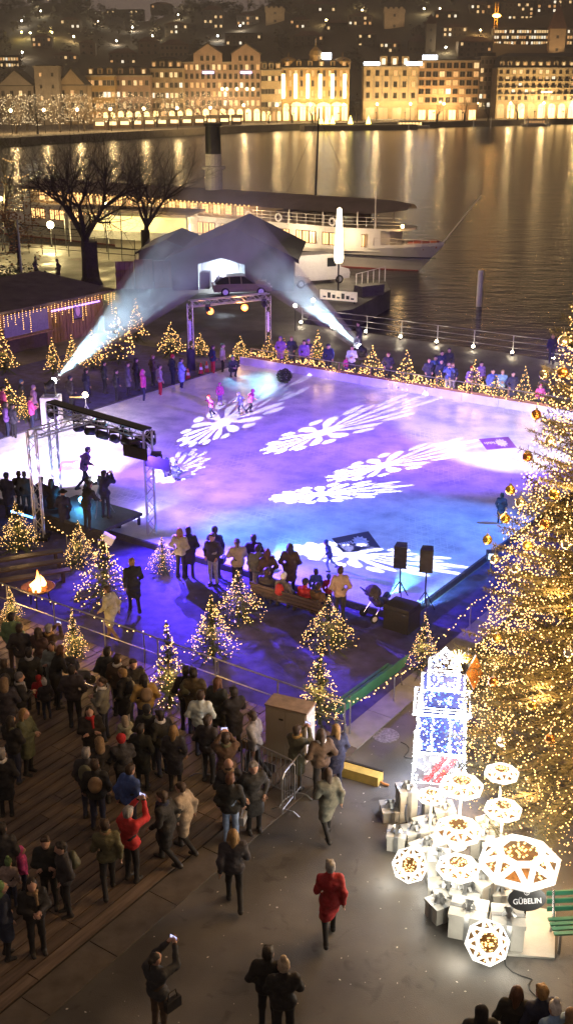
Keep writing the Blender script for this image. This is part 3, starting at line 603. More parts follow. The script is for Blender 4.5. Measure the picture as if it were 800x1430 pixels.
# facade uplights
for i, (px, Y, P) in enumerate(sorted(((275, 490, 8000), (310, 492, 7000), (345, 492, 7000), (410, 496, 10000), (440, 496, 10000), (472, 496, 10000), (525, 508, 9000), (565, 508, 9000), (605, 508, 6000), (645, 508, 6000), (710, 528, 11000), (745, 530, 11000), (785, 532, 11000), (140, 466, 4500), (185, 470, 4500), (232, 480, 4500), (20, 446, 2500), (62, 444, 2500), (100, 450, 2500)))):
    x = AT(px, 165, Y).x; f_ = thing('facade_floodlight', f'low floodlight aimed up at the far facades, {ORD[i % 10]} from left in the {"left" if i < 10 else "right"} half', 'floodlight', (x, Y, .8), 0, 'facade floodlights')
    MB().bx(-.35, .35, -.2, .2, 3.2, 3.7).ob('lamp_head', black_metal, f_); MB().tube([(0, 0, 0), (0, 0, 3.2)], .09, 5).ob('post', black_metal, f_)
    light('SPOT', 'flood_beam', f_, (x, Y + .4, 4.6), P * .9, (1, .70, .34), .5, (x, Y + 14, 15), 125, .9)
# moored boats and lit figures at the far landing stage
pier = MB().bx(-30, 18, -3, 3, -2.2, .4).ob('landing_stage', far_ground, None, (35, 474, 0), rz=R(16), label='dark floating landing stage at the far shore', cat='pier')
def small_boat(px, py, L_, label, lit_=True):
    p = G(px, py, -1.5); t = thing('excursion_boat', label, 'boat', (p.x, p.y, -1.5), R(8), 'boats moored at the far shore')
    b = MB(); st = [(-.5, 1.5, .9), (-.3, 1.9, .8), (.2, 1.9, .85), (.42, 1.1, 1.1), (.5, .05, 1.3)]; vs_ = []
    for x, w_, h_ in st: vs_ += [(x * L_, -w_, h_), (x * L_, -w_ * .7, -.3), (x * L_, w_ * .7, -.3), (x * L_, w_, h_)]
    b.add(vs_, [(i * 4 + j, i * 4 + j + 1, i * 4 + j + 5, i * 4 + j + 4) for i in range(4) for j in range(3)] + [(i * 4 + 3, i * 4, i * 4 + 4, i * 4 + 7) for i in range(4)] + [(0, 1, 2, 3)]); b.ob('hull', white_paint, t)
    MB().bx(-L_ * .4, L_ * .25, -1.4, 1.4, .9, 2.7).ob('cabin', white_paint, t); MB().bx(-L_ * .45, L_ * .3, -1.7, 1.7, 2.75, 2.95).ob('roof', white_paint, t)
    for i in range(7): ob('window', wm(L_ * .06, 1.0, 'S' if lit_ else 's', False), t, (-L_ * .36 + i * L_ * .095, -1.42, 1.3))
    MB().tube([(0, 0, 2.9), (0, 0, 6)], .06, 5).ob('mast', white_paint, t)
small_boat(545, 176, 22, 'white excursion boat with lit cabin at the far landing stage')
small_boat(575, 179, 15, 'smaller lit boat in front of the excursion boat at far shore')
small_boat(748, 176, 13, 'dark little launch moored before the grand hotel', False)
for i, px in enumerate((448, 456, 464, 489, 514)):
    p = AT(px, 178, 474); t = thing('lit_cone_tree', f'small glowing yellow cone tree on the far landing stage, {ORD[i]} from left', 'light figure', (p.x, 474, .4), 0, 'glowing cone trees at the far shore')
    MB().lathe([(1.1, .3), (.75, 1.3), (.8, 1.35), (.4, 2.6), (0, 3.6)], 8).ob('glow_cone', mat('cone_glow', (1, .9, .4), .4, emit=(1, .78, .18), es=5, var=0, sample=False), t); MB().tube([(0, 0, 0), (0, 0, .4)], .12, 6).ob('trunk', bark, t)
for i, px in enumerate((570, 660, 684, 735, 762)):
    p = AT(px, 186, 462 + (px - 570) * .25); MB().tube([(0, 0, -1.2), (0, 0, 4.5)], [.25, .2], 6).ob('mooring_pile', white_paint, None, (p.x, p.y, -1.5), label=f'pale mooring pile in the water off the far quay, {ORD[i]} from left', cat='pile', group='mooring piles off the far quay')
# ================================================================ the paddle steamer at the quay
SHO = Vector((12.3, 107.4, -1.5))
ship = thing('paddle_steamer', 'white paddle steamer with dark awning and tall black topped funnel moored at the quay', 'ship', SHO, UA)
ship_white = mat('ship_white', (0.66, 0.62, 0.55), 0.45, var=0.08, sc=0.8)
ship_dark = mat('ship_awning', (0.20, 0.155, 0.13), 0.85, var=0.2, sc=0.6)
N = 26; b = MB(); vs_ = []
for i in range(N + 1):
    t = i / N; dx = 2.9 - t * 60; wx = -t * 56
    wd_ = 3.5 * min(1, (t * 5.0) ** .62) if t < .92 else 3.5 * (1 - ((t - .92) / .08) ** 2 * .5); ww_ = 3.1 * min(1, (t * 4.2) ** .8) if t < .9 else 3.1 * (1 - ((t - .9) / .1) ** 2 * .85)
    zd = 1.75 + .85 * max(0, 1 - t * 4.2) ** 1.6
    for s in (-1, 1):
        vs_ += [(wx, s * ww_ * .92, -.4), (wx * .7 + dx * .3, s * (ww_ * .8 + wd_ * .2), .5), (dx, s * wd_, zd), (dx, s * wd_, zd + .28)]
fs_ = []
for i in range(N):
    o = i * 8; p = o + 8
    for j in range(3): fs_.append((o + j, o + j + 1, p + j + 1, p + j)); fs_.append((o + 4 + j, p + 4 + j, p + 5 + j, o + 5 + j))
    fs_.append((o + 2, p + 2, p + 6, o + 6)[::-1])
b.add(vs_, fs_); hull = b.ob('hull', ship_white, ship, smooth=False)
# rubbing strake, red boot line
for z_, h_, m_, nm in ((1.35, .12, black_metal, 'strake'), (.02, .16, mat('boot_red', (.25, .04, .03), .5), 'boot_line')):
    b = MB()
    for i in range(N):
        t0, t1 = i / N, (i + 1) / N
        def hp(t, k):
            dx = 2.9 - t * 60; wx = -t * 56; wd_ = 3.5 * min(1, (t * 5.0) ** .62); ww_ = 3.1 * min(1, (t * 4.2) ** .8)
            return (wx + (dx - wx) * k, -(ww_ + (wd_ - ww_) * k) - .05)
        k = .75 if z_ > 1 else .12
        a, c = hp(t0, k), hp(t1, k); b.bar((a[0], a[1], z_), (c[0], c[1], z_), .1, h_)
    b.ob(nm, m_, hull)
def wbeam(s): t = (2.9 - s) / 60; return 3.5 * min(1, (max(t, 0) * 5.0) ** .62)
# saloon with lit windows
sal = MB().prism([(-2.8, -2.0), (-2.2, -1.2), (-2.2, 1.2), (-2.8, 2.0), (-6, 3.15), (-50, 3.25), (-50, -3.25), (-6, -3.15)], 1.75, 3.75).ob('saloon', ship_white, ship)
pane_ship = mat('pane_ship', (.3, .2, .1), .3, emit=(1, .52, .18), es=2.2, var=.5, sc=2)
def ship_win(w_, h_):
    b = MB(); b.poly([(-w_ / 2, 0, 0), (w_ / 2, 0, 0), (w_ / 2, 0, h_), (-w_ / 2, 0, h_)], 1)
    for a in ((-w_ / 2 - .06, -w_ / 2), (w_ / 2, w_ / 2 + .06)): b.bx(a[0], a[1], -.05, 0.02, -.06, h_ + .06, 0)
    b.bx(-w_ / 2, w_ / 2, -.05, .02, h_, h_ + .06, 0); b.bx(-w_ / 2, w_ / 2, -.05, .02, -.06, 0, 0); b.bx(-.02, .02, -.04, .02, 0, h_, 0)
    return b.mesh('window', [mat('ship_window_wood', (.12, .06, .03), .5), pane_ship])
swm = ship_win(.62, 1.05)
s = -6.6
while s > -48:
    for q in range(3): ob('window', swm, sal, (s - q * .78, -3.19 - .0022 * (-s) - .012, 2.25))
    s -= 3.1
ob('window', swm, sal, (-4.4, -2.62, 2.25), rz=R(-20))
# upper deck, rail, awning
MB().prism([(-.9, -1.7), (-.2, 0), (-.9, 1.7), (-5.5, 3.4), (-51, 3.5), (-51, -3.5), (-5.5, -3.4)], 3.76, 3.95).ob('upper_deck', ship_white, ship)
rl = MB()
for k_ in range(46):
    x = -3 - k_ * 1.05; y = -3.42 if x < -5.5 else -2.55; rl.tube([(x, y, 3.95), (x, y, 4.95)], .035, 4)
for z_ in (4.3, 4.6, 4.95): rl.tube([(-.9, -1.6, z_), (-3, -2.5, z_), (-5.6, -3.4, z_), (-50.5, -3.45, z_)], .03, 4)
rl.ob('upper_rail', ship_white, ship)
for x in (-13.5, -17.2, -7.2, -24, -30):
    b = MB()
    for k_ in range(14):
        a0, a1 = k_ / 14 * 6.283, (k_ + 1) / 14 * 6.283; b.tube([(x + .34 * math.cos(a0), -3.55, 4.45 + .34 * math.sin(a0)), (x + .34 * math.cos(a1), -3.55, 4.45 + .34 * math.sin(a1))], .09, 6, cap=False)
    b.ob('lifebuoy', mat('lifebuoy_white', (.8, .78, .74), .5), ship)
b = MB(); prof = [(-3.75, 5.42), (-2.6, 5.95), (-1.2, 6.28), (0, 6.36), (1.2, 6.28), (2.6, 5.95), (3.75, 5.42)]
xs_ = [(-.6, .25, 5.75), (-3.2, .75, None), (-6, 1, None), (-50, 1, None)]
vs_ = []
for (x, w_, zf) in xs_:
    for (y, z) in prof: vs_.append((x, y * w_, (zf if zf else z) if w_ > .5 else zf + (z - 5.42) * .4))
n7 = 7; b.add(vs_, [(i * n7 + j, i * n7 + j + 1, (i + 1) * n7 + j + 1, (i + 1) * n7 + j) for i in range(3) for j in range(6)])
vs2 = [(p[0], p[1], p[2] - .1) for p in vs_]; b.add(vs2, [(i * n7 + j, (i + 1) * n7 + j, (i + 1) * n7 + j + 1, i * n7 + j + 1) for i in range(3) for j in range(6)])
b.ob('awning', ship_dark, ship, smooth=True)
b = MB()
for k_ in range(12):
    x = -4.5 - k_ * 3.9
    for y in (-3.4, 3.4): b.tube([(x, y, 3.9), (x, y, 5.5)], .05, 5)
b.ob('stanchions', ship_white, ship)
# glazed aft part of the upper deck
gl = MB().bx(-49, -17.5, -3.0, 3.0, 3.95, 5.35).ob('upper_saloon', mat('saloon_cream_glow', (.62, .46, .26), .6, emit=(1, .6, .22), es=.08, var=.1), ship)  # faint warm lamplight put into the cream wall as glow
uw = ship_win(.9, .85)
for k_ in range(20): ob('window', uw, gl, (-18.6 - k_ * 1.5, -3.015, 4.3))
for k_ in range(5): MB().bx(-7.2 - k_ * 2, -6 - k_ * 2, -1.6, 1.6, 3.95, 4.85).ob('deck_bench', mat('bench_brown', (.06, .035, .025), .6), ship)
bulbs([(-17 - k_ * .55, -3.72, 5.36) for k_ in range(60)], .085, bulb_warm, 'string_lights', ship)
for k_ in range(7): light('POINT', 'deck_glow', ship, SHO + UU * (-16 - k_ * 5) - VV * 3.9 + Vector((0, 0, 5.2)), 80, (1, .62, .25), .2)
for k_ in range(4): light('POINT', 'hull_fill_glow', ship, SHO + UU * (-5 - k_ * 6) - VV * 5.4 + Vector((0, 0, 3.0)), 420, (1, .74, .46), .2)  # fill lights added off the hull to brighten it, no lamps there
# foredeck: rail, red benches, jackstaff, bow lantern
b = MB()
for k_ in range(9):
    x = 2.6 - k_ * .75; y = -wbeam(x) + .05; b.tube([(x, y, 2.1), (x, y, 3.05)], .03, 4)
    if k_: b.tube([(x, y, 3.05), (px_, py_, 3.05)], .03, 4); b.tube([(x, y, 2.7), (px_, py_, 2.7)], .02, 4)
    px_, py_ = x, y
b.ob('bow_rail', ship_white, ship)
MB().bx(-.5, 1.2, -.8, .8, 2.1, 2.75).ob('red_locker', mat('locker_red', (.35, .06, .03), .5), ship); MB().bx(1.5, 2.3, -.3, .3, 2.3, 3.0).ob('anchor_winch', mat('winch_red', (.4, .1, .03), .5), ship)
MB().tube([(2.6, 0, 2.6), (6.4, 0, 7.3)], [.07, .04], 6).ob('jackstaff', ship_white, ship)
MB().tube([(-3.0, -2.7, 3.9), (-3.0, -2.7, 7.4)], .05, 6).ob('signal_pole', ship_white, ship)
MB().sph((-.4, -2.1, 4.3), .16, 8, 6).ob('bow_lantern', mat('lantern', (1, .8, .5), .4, emit=(1, .6, .2), es=40, var=0), ship)
light('POINT', 'lantern_glow', ship, SHO + UU * -.2 - VV * 2.5 + Vector((0, 0, 4.3)), 60, (1, .62, .25), .15)
# funnel and mast
fn = MB().lathe([(.92, 5.6), (.90, 8.3), (1.25, 8.35), (1.25, 8.65), (.86, 8.7), (.82, 9.9)], 16, (-24.3, 0, 0)).ob('funnel', ship_white, ship, smooth=False)
MB().lathe([(.83, 9.9), (.78, 12.6), (.92, 12.65), (.92, 12.9), (.7, 12.9)], 16, (-24.3, 0, 0)).ob('funnel_top', black_metal, fn)
MB().tube([(-11.6, 0, 3.9), (-11.2, 0, 14.5)], [.14, .07], 6).ob('mast', black_metal, ship)
MB().tube([(-11.2, 0, 13.8), (-7, 0, 6.3)], .02, 3).tube([(-11.2, 0, 13.8), (-15, 0, 6.3)], .02, 3).ob('rigging', wire, ship)
MB().bx(-34, -24, -5.2, -3.0, .2, 3.9).ob('paddle_box', ship_white, ship)
# ================================================================ quay corner: railing, floor lamps, lamp parasol, sign
rail_px = [(422, 453), (466, 460), (512, 466), (560, 473), (610, 480), (661, 487), (715, 495), (772, 503), (832, 511)]
qr = thing('quay_railing', 'three bar steel railing along the dark quay edge behind the spectators', 'railing', G(422, 453))
RP = [G(*p) - G(422, 453) for p in rail_px]
for p in RP: MB().tube([p, p + Vector((0, 0, 1.15))], .035, 6).ob('post', steel, qr)
for z_ in (.4, .78, 1.15):
    MB().tube([p + Vector((0, 0, z_)) for p in RP], .024, 5).ob('rail', steel, qr)
lamp_star = mat('floor_lamp_glass', (1, .9, .7), .3, emit=(1, .83, .55), es=50, var=0, sample=False)
for i, p in enumerate(rail_px):
    q = G(*p) + Vector((-.1, -.35, 0)); t = thing('quay_lamp', f'small bright lamp at the foot of the quay railing, {ORD[i]} from left', 'lamp', q, 0, 'small lamps along the quay railing')
    MB().tube([(0, 0, 0), (0, 0, .16)], .07, 8).ob('base', black_metal, t); MB().sph((0, 0, .22), .085, 8, 6).ob('bulb', lamp_star, t)
    light('POINT', 'glow', t, q + Vector((0, 0, .34)), 22, (1, .85, .6), .08)
# small box sign and pier rail
sg_ = thing('low_sign_board', 'low lit white sign board on the quay corner beside the lamp parasol', 'sign', G(447, 420), R(-28))
MB().bx(0, 3.0, -.06, .06, .15, .85).ob('board', mat('sign_board', (.7, .66, .55), .5, emit=(1, .8, .45), es=.25, var=.1), sg_)
for k_ in range(7): MB().bx(.25 + k_ * .38, .5 + k_ * .38, -.075, -.06, .3, .3 + .12 + .14 * ((k_ * 5) % 3)).ob('dark_motif', black_metal, sg_)
for x in (.2, 2.8): MB().bx(x - .05, x + .05, -.05, .05, 0, .15).ob('foot', black_metal, sg_)
q = G(437, 427); t = thing('quay_lamp', 'bright floor lamp at the end of the low sign board', 'lamp', q); MB().tube([(0, 0, 0), (0, 0, .3)], .07, 8).ob('base', black_metal, t); MB().sph((0, 0, .4), .13, 8, 6).ob('bulb', lamp_star, t); light('POINT', 'glow', t, q + Vector((0, -.2, .6)), 60, (1, .85, .6), .1)
pr = thing('pier_railing', 'row of thin pale posts with a rail along the quay corner by the bow', 'railing', G(497, 398))
for k_ in range(6):
    p = G(497 + k_ * 8, 404 - k_ * 2.2) - G(497, 398); MB().tube([p, p + Vector((0, 0, 1.2))], .04, 5).ob('post', white_paint, pr)
MB().tube([G(497, 404) - G(497, 398) + Vector((0, 0, 1.2)), G(537, 393) - G(497, 398) + Vector((0, 0, 1.2))], .03, 5).ob('rail', white_paint, pr)
MB().bx(-1.1, 1.1, -.5, .5, 0, .8).ob('planter', mat('quay_stone', (.12, .11, .1), .8), None, G(515, 412), rz=R(35), label='dark stone block at the quay corner', cat='block')
pm = thing('lamp_parasol', 'tall closed white parasol glowing as a lamp post on the quay', 'lamp', G(472, 410))
MB().tube([(0, 0, 0), (0, 0, 2.4)], .06, 8).ob('post', black_metal, pm); MB().lathe([(.45, 0), (.45, .12), (.1, .16)], 10).ob('base', black_metal, pm)
b = MB(); prof = [(2.35, .30), (2.7, .40), (4.0, .33), (5.5, .24), (6.35, .19), (6.45, .05)]; n = 16; vs_ = []
for z, r_ in prof:
    for j in range(n): a = 6.283 * j / n; rr_ = r_ * (1 if j % 2 else .62); vs_.append((rr_ * math.cos(a), rr_ * math.sin(a), z))
b.add(vs_, [(i * n + j, i * n + (j + 1) % n, (i + 1) * n + (j + 1) % n, (i + 1) * n + j) for i in range(len(prof) - 1) for j in range(n)])
b.ob('glowing_canvas', mat('parasol_glow', (.9, .85, .7), .6, emit=(1, .83, .52), es=3.2, var=.05), pm)
light('POINT', 'glow', pm, G(472, 410) + Vector((0, .9, 3.8)), 900, (1, .8, .5), .3)
wp = G(668, 428, -1.5); MB().lathe([(.23, -1.2), (.23, 2.75), (.2, 2.85), (0, 2.9)], 12).ob('mooring_pile', white_paint, None, wp, label='lone white mooring pile standing in the dark lake', cat='pile')
# ================================================================ marquee, service yard, vehicles
canvas = mat('dark_canvas', (.022, .023, .028), .8, var=.2, sc=.8)
TP = Vector((-4.2, 87.6, 0))
tent = thing('marquee', 'large dark gabled marquee with a bright open service entrance', 'tent', TP, R(-4))
W2, E2, PK, DP = 4.75, 2.6, 4.75, 10.0
ox0, ox1, oz = -2.7, .95, 2.3
b = MB()
b.poly([(-W2, 0, 0), (ox0, 0, 0), (ox0, 0, oz), (ox0, 0, E2), (-W2, 0, E2)][::1]); b.poly([(ox1, 0, 0), (W2, 0, 0), (W2, 0, E2), (ox1, 0, E2), (ox1, 0, oz)]); b.poly([(ox0, 0, oz - .3), ((ox0 + ox1) / 2, 0, oz + .2), ((ox0 + ox1) / 2, 0, E2), (ox0, 0, E2)]); b.poly([((ox0 + ox1) / 2, 0, oz + .2), (ox1, 0, oz - .3), (ox1, 0, E2), ((ox0 + ox1) / 2, 0, E2)])
b.poly([(-W2, 0, E2), (W2, 0, E2), (.35, 0, PK)]); b.poly([(-W2, 0, 0), (-W2, 0, E2), (-W2, DP, E2), (-W2, DP, 0)]); b.poly([(W2, 0, 0), (W2, DP, 0), (W2, DP, E2), (W2, 0, E2)]); b.poly([(W2, DP, 0), (-W2, DP, 0), (-W2, DP, E2), (.35, DP, PK), (W2, DP, E2)])
b.ob('wall', canvas, tent)
b = MB()
for s in (-1, 1):
    e = (s * (W2 + .45), E2 - .12); b.add([(e[0], -.4, e[1]), (.35, -.4, PK + .06), (.35, DP + .4, PK + .06), (e[0], DP + .4, e[1])], [(0, 1, 2, 3) if s < 0 else (3, 2, 1, 0)]); b.add([(e[0], -.4, e[1] - .3), (.35, -.4, PK - .24), (.35, -.4, PK + .06), (e[0], -.4, e[1])], [(0, 1, 2, 3)])
b.ob('roof', mat('dark_canvas_roof', (.026, .028, .034), .75, var=.2, sc=.6), tent)
# bright entrance room
b = MB(); wh = mat('cabin_white', (.72, .76, .80), .5, var=.06)
b.poly([(ox0, 1.9, 0), (ox1, 1.9, 0), (ox1, 1.9, oz + .3), (ox0, 1.9, oz + .3)]); b.poly([(ox0 - .02, .02, .02), (ox0 - .02, 1.9, .02), (ox0 - .02, 1.9, oz), (ox0 - .02, .02, oz)]); b.poly([(ox1 + .02, .02, .02), (ox1 + .02, 1.9, .02), (ox1 + .02, 1.9, oz), (ox1 + .02, .02, oz)])
b.ob('inner_wall', wh, tent)
for k_, x in enumerate((-.35, .35)):
    d = MB().bx(x, x + .62, 1.82, 1.88, .06, 2.1).ob('door', mat('door_white', (.6, .66, .7), .4), tent); MB().bx(x + .06, x + .56, 1.80, 1.82, 1.1, 1.95).ob('door_panel', mat('door_panel', (.45, .52, .58), .4), d); MB().bx(x + .06, x + .56, 1.80, 1.82, .15, 1.0).ob('door_panel', mat('door_panel'), d)
MB().bx(-2.6, -1.9, .6, 1.6, .02, 1.3).ob('stacked_box', black_plastic, None, empty_mw(tent) @ Vector((0, 0, 0)), rz=R(-4), label='dark flight case stacked inside the bright marquee entrance', cat='case')
light('AREA', 'work_light', tent, TP + Vector((-.9, .7, 2.2)), 300, (.82, .92, 1), .5, TP + Vector((-.9, 1.0, 0)))
t2 = thing('marquee', 'lower dark side marquee at the left end of the big one', 'tent', Vector((-9.7, 91.5, 0)), R(-4)); MB().yprism([(-2.3, 0), (2.3, 0), (2.3, 2.5), (0, 3.3), (-2.3, 2.5)], 0, 8).ob('wall', canvas, t2)
MB().yprism([(-2.55, 2.4), (0, 3.42), (2.55, 2.4), (2.55, 2.25), (0, 3.3), (-2.55, 2.25)], -.3, 8.2).ob('roof', mat('dark_canvas_roof'), t2)
scr_m = mat('screen_wood', (.24, .12, .085), .7, var=.3, sc=2, stretch=(5, 5, .6))
sc_ = thing('timber_screen', 'reddish timber screen of three panels left of the marquee', 'screen', G(163, 404), R(10))
for k_ in range(3):
    pn = MB().bx(k_ * 1.48, k_ * 1.48 + 1.42, -.05, .05, 0, 2.15 + .12 * (k_ % 2)).ob('panel', scr_m, sc_)
    for q in range(4): MB().bx(k_ * 1.48 + q * .36, k_ * 1.48 + q * .36 + .04, -.075, -.05, .05, 2.1).ob('batten', mat('screen_batten', (.12, .06, .045), .7), pn)
for x in (0, 1.48, 2.96, 4.4): MB().bx(x - .05, x + .03, -.3, .12, 0, .1).ob('foot', black_metal, sc_)
def car(name, label, loc, rz, colr, van=False):
    t = thing(name, label, 'van' if van else 'car', loc, rz)
    pm_ = mat('paint_' + label.split()[0] + name, colr, .3, .25, var=.05, coat=.5); gl_ = mat('car_glass', (.015, .017, .02), .1, var=0)
    L_ = 5.2 if van else 4.5; Wd = .98 if van else .86
    if van: low = [(-2.5, .35), (-2.55, 1.0), (-2.5, 2.25), (-2.3, 2.4), (1.0, 2.4), (1.25, 2.3), (1.75, 1.35), (2.5, 1.1), (2.62, .8), (2.6, .35)]
    else: low = [(-2.2, .32), (-2.25, .62), (-2.2, .88), (-1.2, .94), (.85, .93), (1.9, .80), (2.2, .62), (2.22, .34)]
    b = MB(); b.yprism(low, -Wd, Wd); b.v = [(x, y * (.94 if (z > 2 or z < .4) else 1), z) for x, y, z in b.v]; bd = b.ob('body', pm_, t)
    if not van:
        cb = [(-2.05, .93), (-1.75, 1.40), (-.6, 1.47), (.25, 1.44), (1.0, .92)]; b = MB(); b.yprism(cb, -Wd, Wd); b.v = [(x, y * (.80 if z > 1.2 else .95), z) for x, y, z in b.v]; b.ob('cabin_glass', gl_, bd)
        b = MB(); b.yprism([(-1.78, 1.395), (-.6, 1.475), (.28, 1.445), (.2, 1.5), (-.6, 1.52), (-1.7, 1.46)], -.70, .70); b.ob('roof', pm_, bd)
        for x in (-1.0, -.1): MB().bar((x, -.83, .93), (x - .04, -.69, 1.46), .07, .04).bar((x, .83, .93), (x - .04, .69, 1.46), .07, .04).ob('pillar', pm_, bd)
    else:
        b = MB(); b.poly([(1.27, -.86, 2.24), (1.27, .86, 2.24), (1.755, .9, 1.38), (1.755, -.9, 1.38)][::-1]); b.ob('windscreen', gl_, bd); 
        for s in (-1, 1): MB().bx(.5, 1.3, s * .985 - .004, s * .985 + .004, 1.4, 2.1).ob('side_window', gl_, bd)
        for s in (-1, 1): MB().bx(-2.57, -2.54, s * .45 - .4, s * .45 + .4, .5, 2.2).ob('rear_door', pm_, bd)
    for x in (-1.35 if not van else -1.55, 1.38 if not van else 1.65):
        for s in (-1, 1):
            wl = MB().tube([(x, s * (Wd - .14), .33), (x, s * (Wd + .015), .33)], .33, 16).ob('wheel', mat('tyre', (.012, .012, .012), .8), t); MB().tube([(x, s * (Wd + .012), .33), (x, s * (Wd + .025), .33)], .21, 12).ob('rim', alu, wl)
    xf_ = 2.22 if not van else 2.6
    for s in (-1, 1):
        MB().bx(xf_ - .12, xf_ + .02, s * Wd * .72 - .17, s * Wd * .72 + .17, .58, .74).ob('headlight', mat('headlight', (.7, .7, .7), .2), bd); MB().bx(-xf_ - .04, -xf_ + .06, s * Wd * .8 - .12, s * Wd * .8 + .12, .66, .86).ob('tail_light', mat('tail_light', (.3, .01, .01), .3), bd)
    return t
car('parked_car', 'beige estate car parked in front of the marquee entrance', G(338, 411), R(8), (.30, .24, .17))
car('parked_car', 'silver beige saloon car parked beside the white van', G(392, 402), R(24), (.42, .36, .27))
car('delivery_van', 'white delivery van parked on the quay beside the steamer', G(441, 395), R(26), (.72, .70, .68), True)
# dark estate in the shade left of the van
# ================================================================ left: bare trees, lit quay, autumn tree, timber hut
tb, tips = branch_tree(21, 18, 1.2, 6, .62, fork=5, split=.2)
bt = thing('bare_tree', 'large spreading bare plane tree with thick forked trunk left of the marquee', 'tree', G(128, 397)); tb.ob('branches', bark, bt)
MB().lathe([(.95, 0), (.72, .6), (.64, 2.0), (.66, 3.4)], 10).ob('trunk', bark, bt)
tb, tips = branch_tree(33, 15, 1.1, 6, .4, fork=5, split=.22)
bt2 = thing('bare_tree', 'smaller bare tree with fine twigs behind the marquee roof', 'tree', Vector((-12.6, 101.5, 0))); tb.ob('branches', bark, bt2); MB().lathe([(.55, 0), (.42, .6), (.4, 3)], 8).ob('trunk', bark, bt2)
tb, tips = branch_tree(44, 16, 1.1, 6, .4, fork=4, split=.22)
bt3 = thing('bare_tree', 'bare tree at the left edge behind the glowing autumn leaves', 'tree', Vector((-26.2, 109, 0))); tb.ob('branches', bark, bt3); MB().lathe([(.55, 0), (.42, .6), (.4, 3)], 8).ob('trunk', bark, bt3)
leaf_o = mat('autumn_leaf', (.26, .12, .025), .7, var=.5, sc=1.5)
at_ = thing('autumn_tree', 'small tree with glowing orange leaves at the left edge', 'tree', Vector((-22.6, 95, 0)))
lr = random.Random(8); b = MB()
for k_ in range(1900):
    q = Vector((lr.gauss(0, 1.5), lr.gauss(0, 1.5), 4.4 + lr.gauss(0, 1.5))); s_ = .13
    if abs(math.sin(q.x * 2.1) + math.cos(q.z * 1.9)) < .35: continue
    m_ = Matrix.Rotation(lr.uniform(0, 6), 3, 'Z') @ Matrix.Rotation(lr.uniform(-1, 1), 3, 'X'); b.poly([q + m_ @ Vector(v) * s_ for v in ((1, 0, 0), (0, .7, .1), (-1, 0, 0), (0, -.7, -.1))])
b.ob('leaves', leaf_o, at_); MB().tube([(0, 0, 0), (.1, 0, 1.5), (0, .1, 4)], [.18, .14, .06], 7).ob('trunk', bark, at_)
hb = thing('hedge_bush', 'dark green bush below the orange leaves at the left edge', 'bush', Vector((-21.6, 88, 0))); b = MB()
for k_ in range(900):
    q = Vector((lr.gauss(0, .9), lr.gauss(0, .9), abs(lr.gauss(.9, .55)))); m_ = Matrix.Rotation(lr.uniform(0, 6), 3, 'Z') @ Matrix.Rotation(lr.uniform(-1, 1), 3, 'X'); b.poly([q + m_ @ Vector(v) * .12 for v in ((1, 0, 0), (0, .7, .1), (-1, 0, 0), (0, -.7, -.1))])
b.ob('leaves', needles, hb); MB().tube([(0, 0, 0), (0, 0, .9)], .08, 6).ob('stem', bark, hb)
q = G(73, 345); sl_ = thing('street_lamp', 'round globe street lamp lighting the quay behind the bare tree', 'street lamp', q)
zl = AT(73, 314, q.y).z; MB().tube([(0, 0, 0), (0, 0, zl - .3)], [.08, .05], 8).ob('post', black_metal, sl_); MB().sph((0, 0, zl), .36, 12, 8).ob('globe', mat('quay_globe', (1, .9, .6), .3, emit=(1, .86, .45), es=16, var=0, sample=False), sl_)
light('POINT', 'glow', sl_, q + Vector((0, -.6, zl)), 1900, (1, .78, .32), .3)
for i, (px, py, h_) in enumerate(((150, 352, 4.5), (8, 352, 5))):
    q = G(px, py); t = thing('street_lamp', ('slim quay lamp right of the bare tree trunk', 'slim quay lamp at the left edge behind the autumn tree')[i], 'street lamp', q); MB().tube([(0, 0, 0), (0, 0, h_ - .2)], .05, 8).ob('post', black_metal, t); MB().sph((0, 0, h_), .2, 10, 6).ob('globe', mat('quay_globe'), t)
    light('POINT', 'glow', t, q + Vector((0, -.5, h_)), 1500, (1, .74, .28), .3)
fe = thing('quay_fence', 'thin dark fence posts along the yellow lit quay', 'fence', G(0, 352)); FP = [G(-14 + k_ * 18.5, 349 + k_ * 1.55) - G(0, 352) for k_ in range(12)]
for p in FP: MB().tube([p, p + Vector((0, 0, 2.0))], .04, 5).ob('post', black_metal, fe)
MB().tube([p + Vector((0, 0, 1.9)) for p in FP], .03, 4).ob('rail', black_metal, fe); MB().tube([p + Vector((0, 0, .6)) for p in FP], .03, 4).ob('rail', black_metal, fe)
# swagged cable lights on poles
p1 = G(35, 430); pt = thing('cable_pole', 'pole carrying swagged cables beside the hut roof', 'pole', p1); MB().tube([(0, 0, 0), (0, 0, 6.2)], [.09, .06], 7).ob('pole', steel, pt)
b = MB(); sw = []
for k_ in range(17):
    f = k_ / 16; sw.append(Vector((0, 0, 6.0)) + (G(100, 380) - p1 + Vector((0, 0, .5))) * f + Vector((0, 0, -1.6 * math.sin(math.pi * f))))
b.tube(sw, .03, 4); b.tube([s_ + Vector((0, 0, -.35 * math.sin(math.pi * i / 16))) for i, s_ in enumerate(sw)], .02, 4); b.ob('swagged_cable', wire, pt)
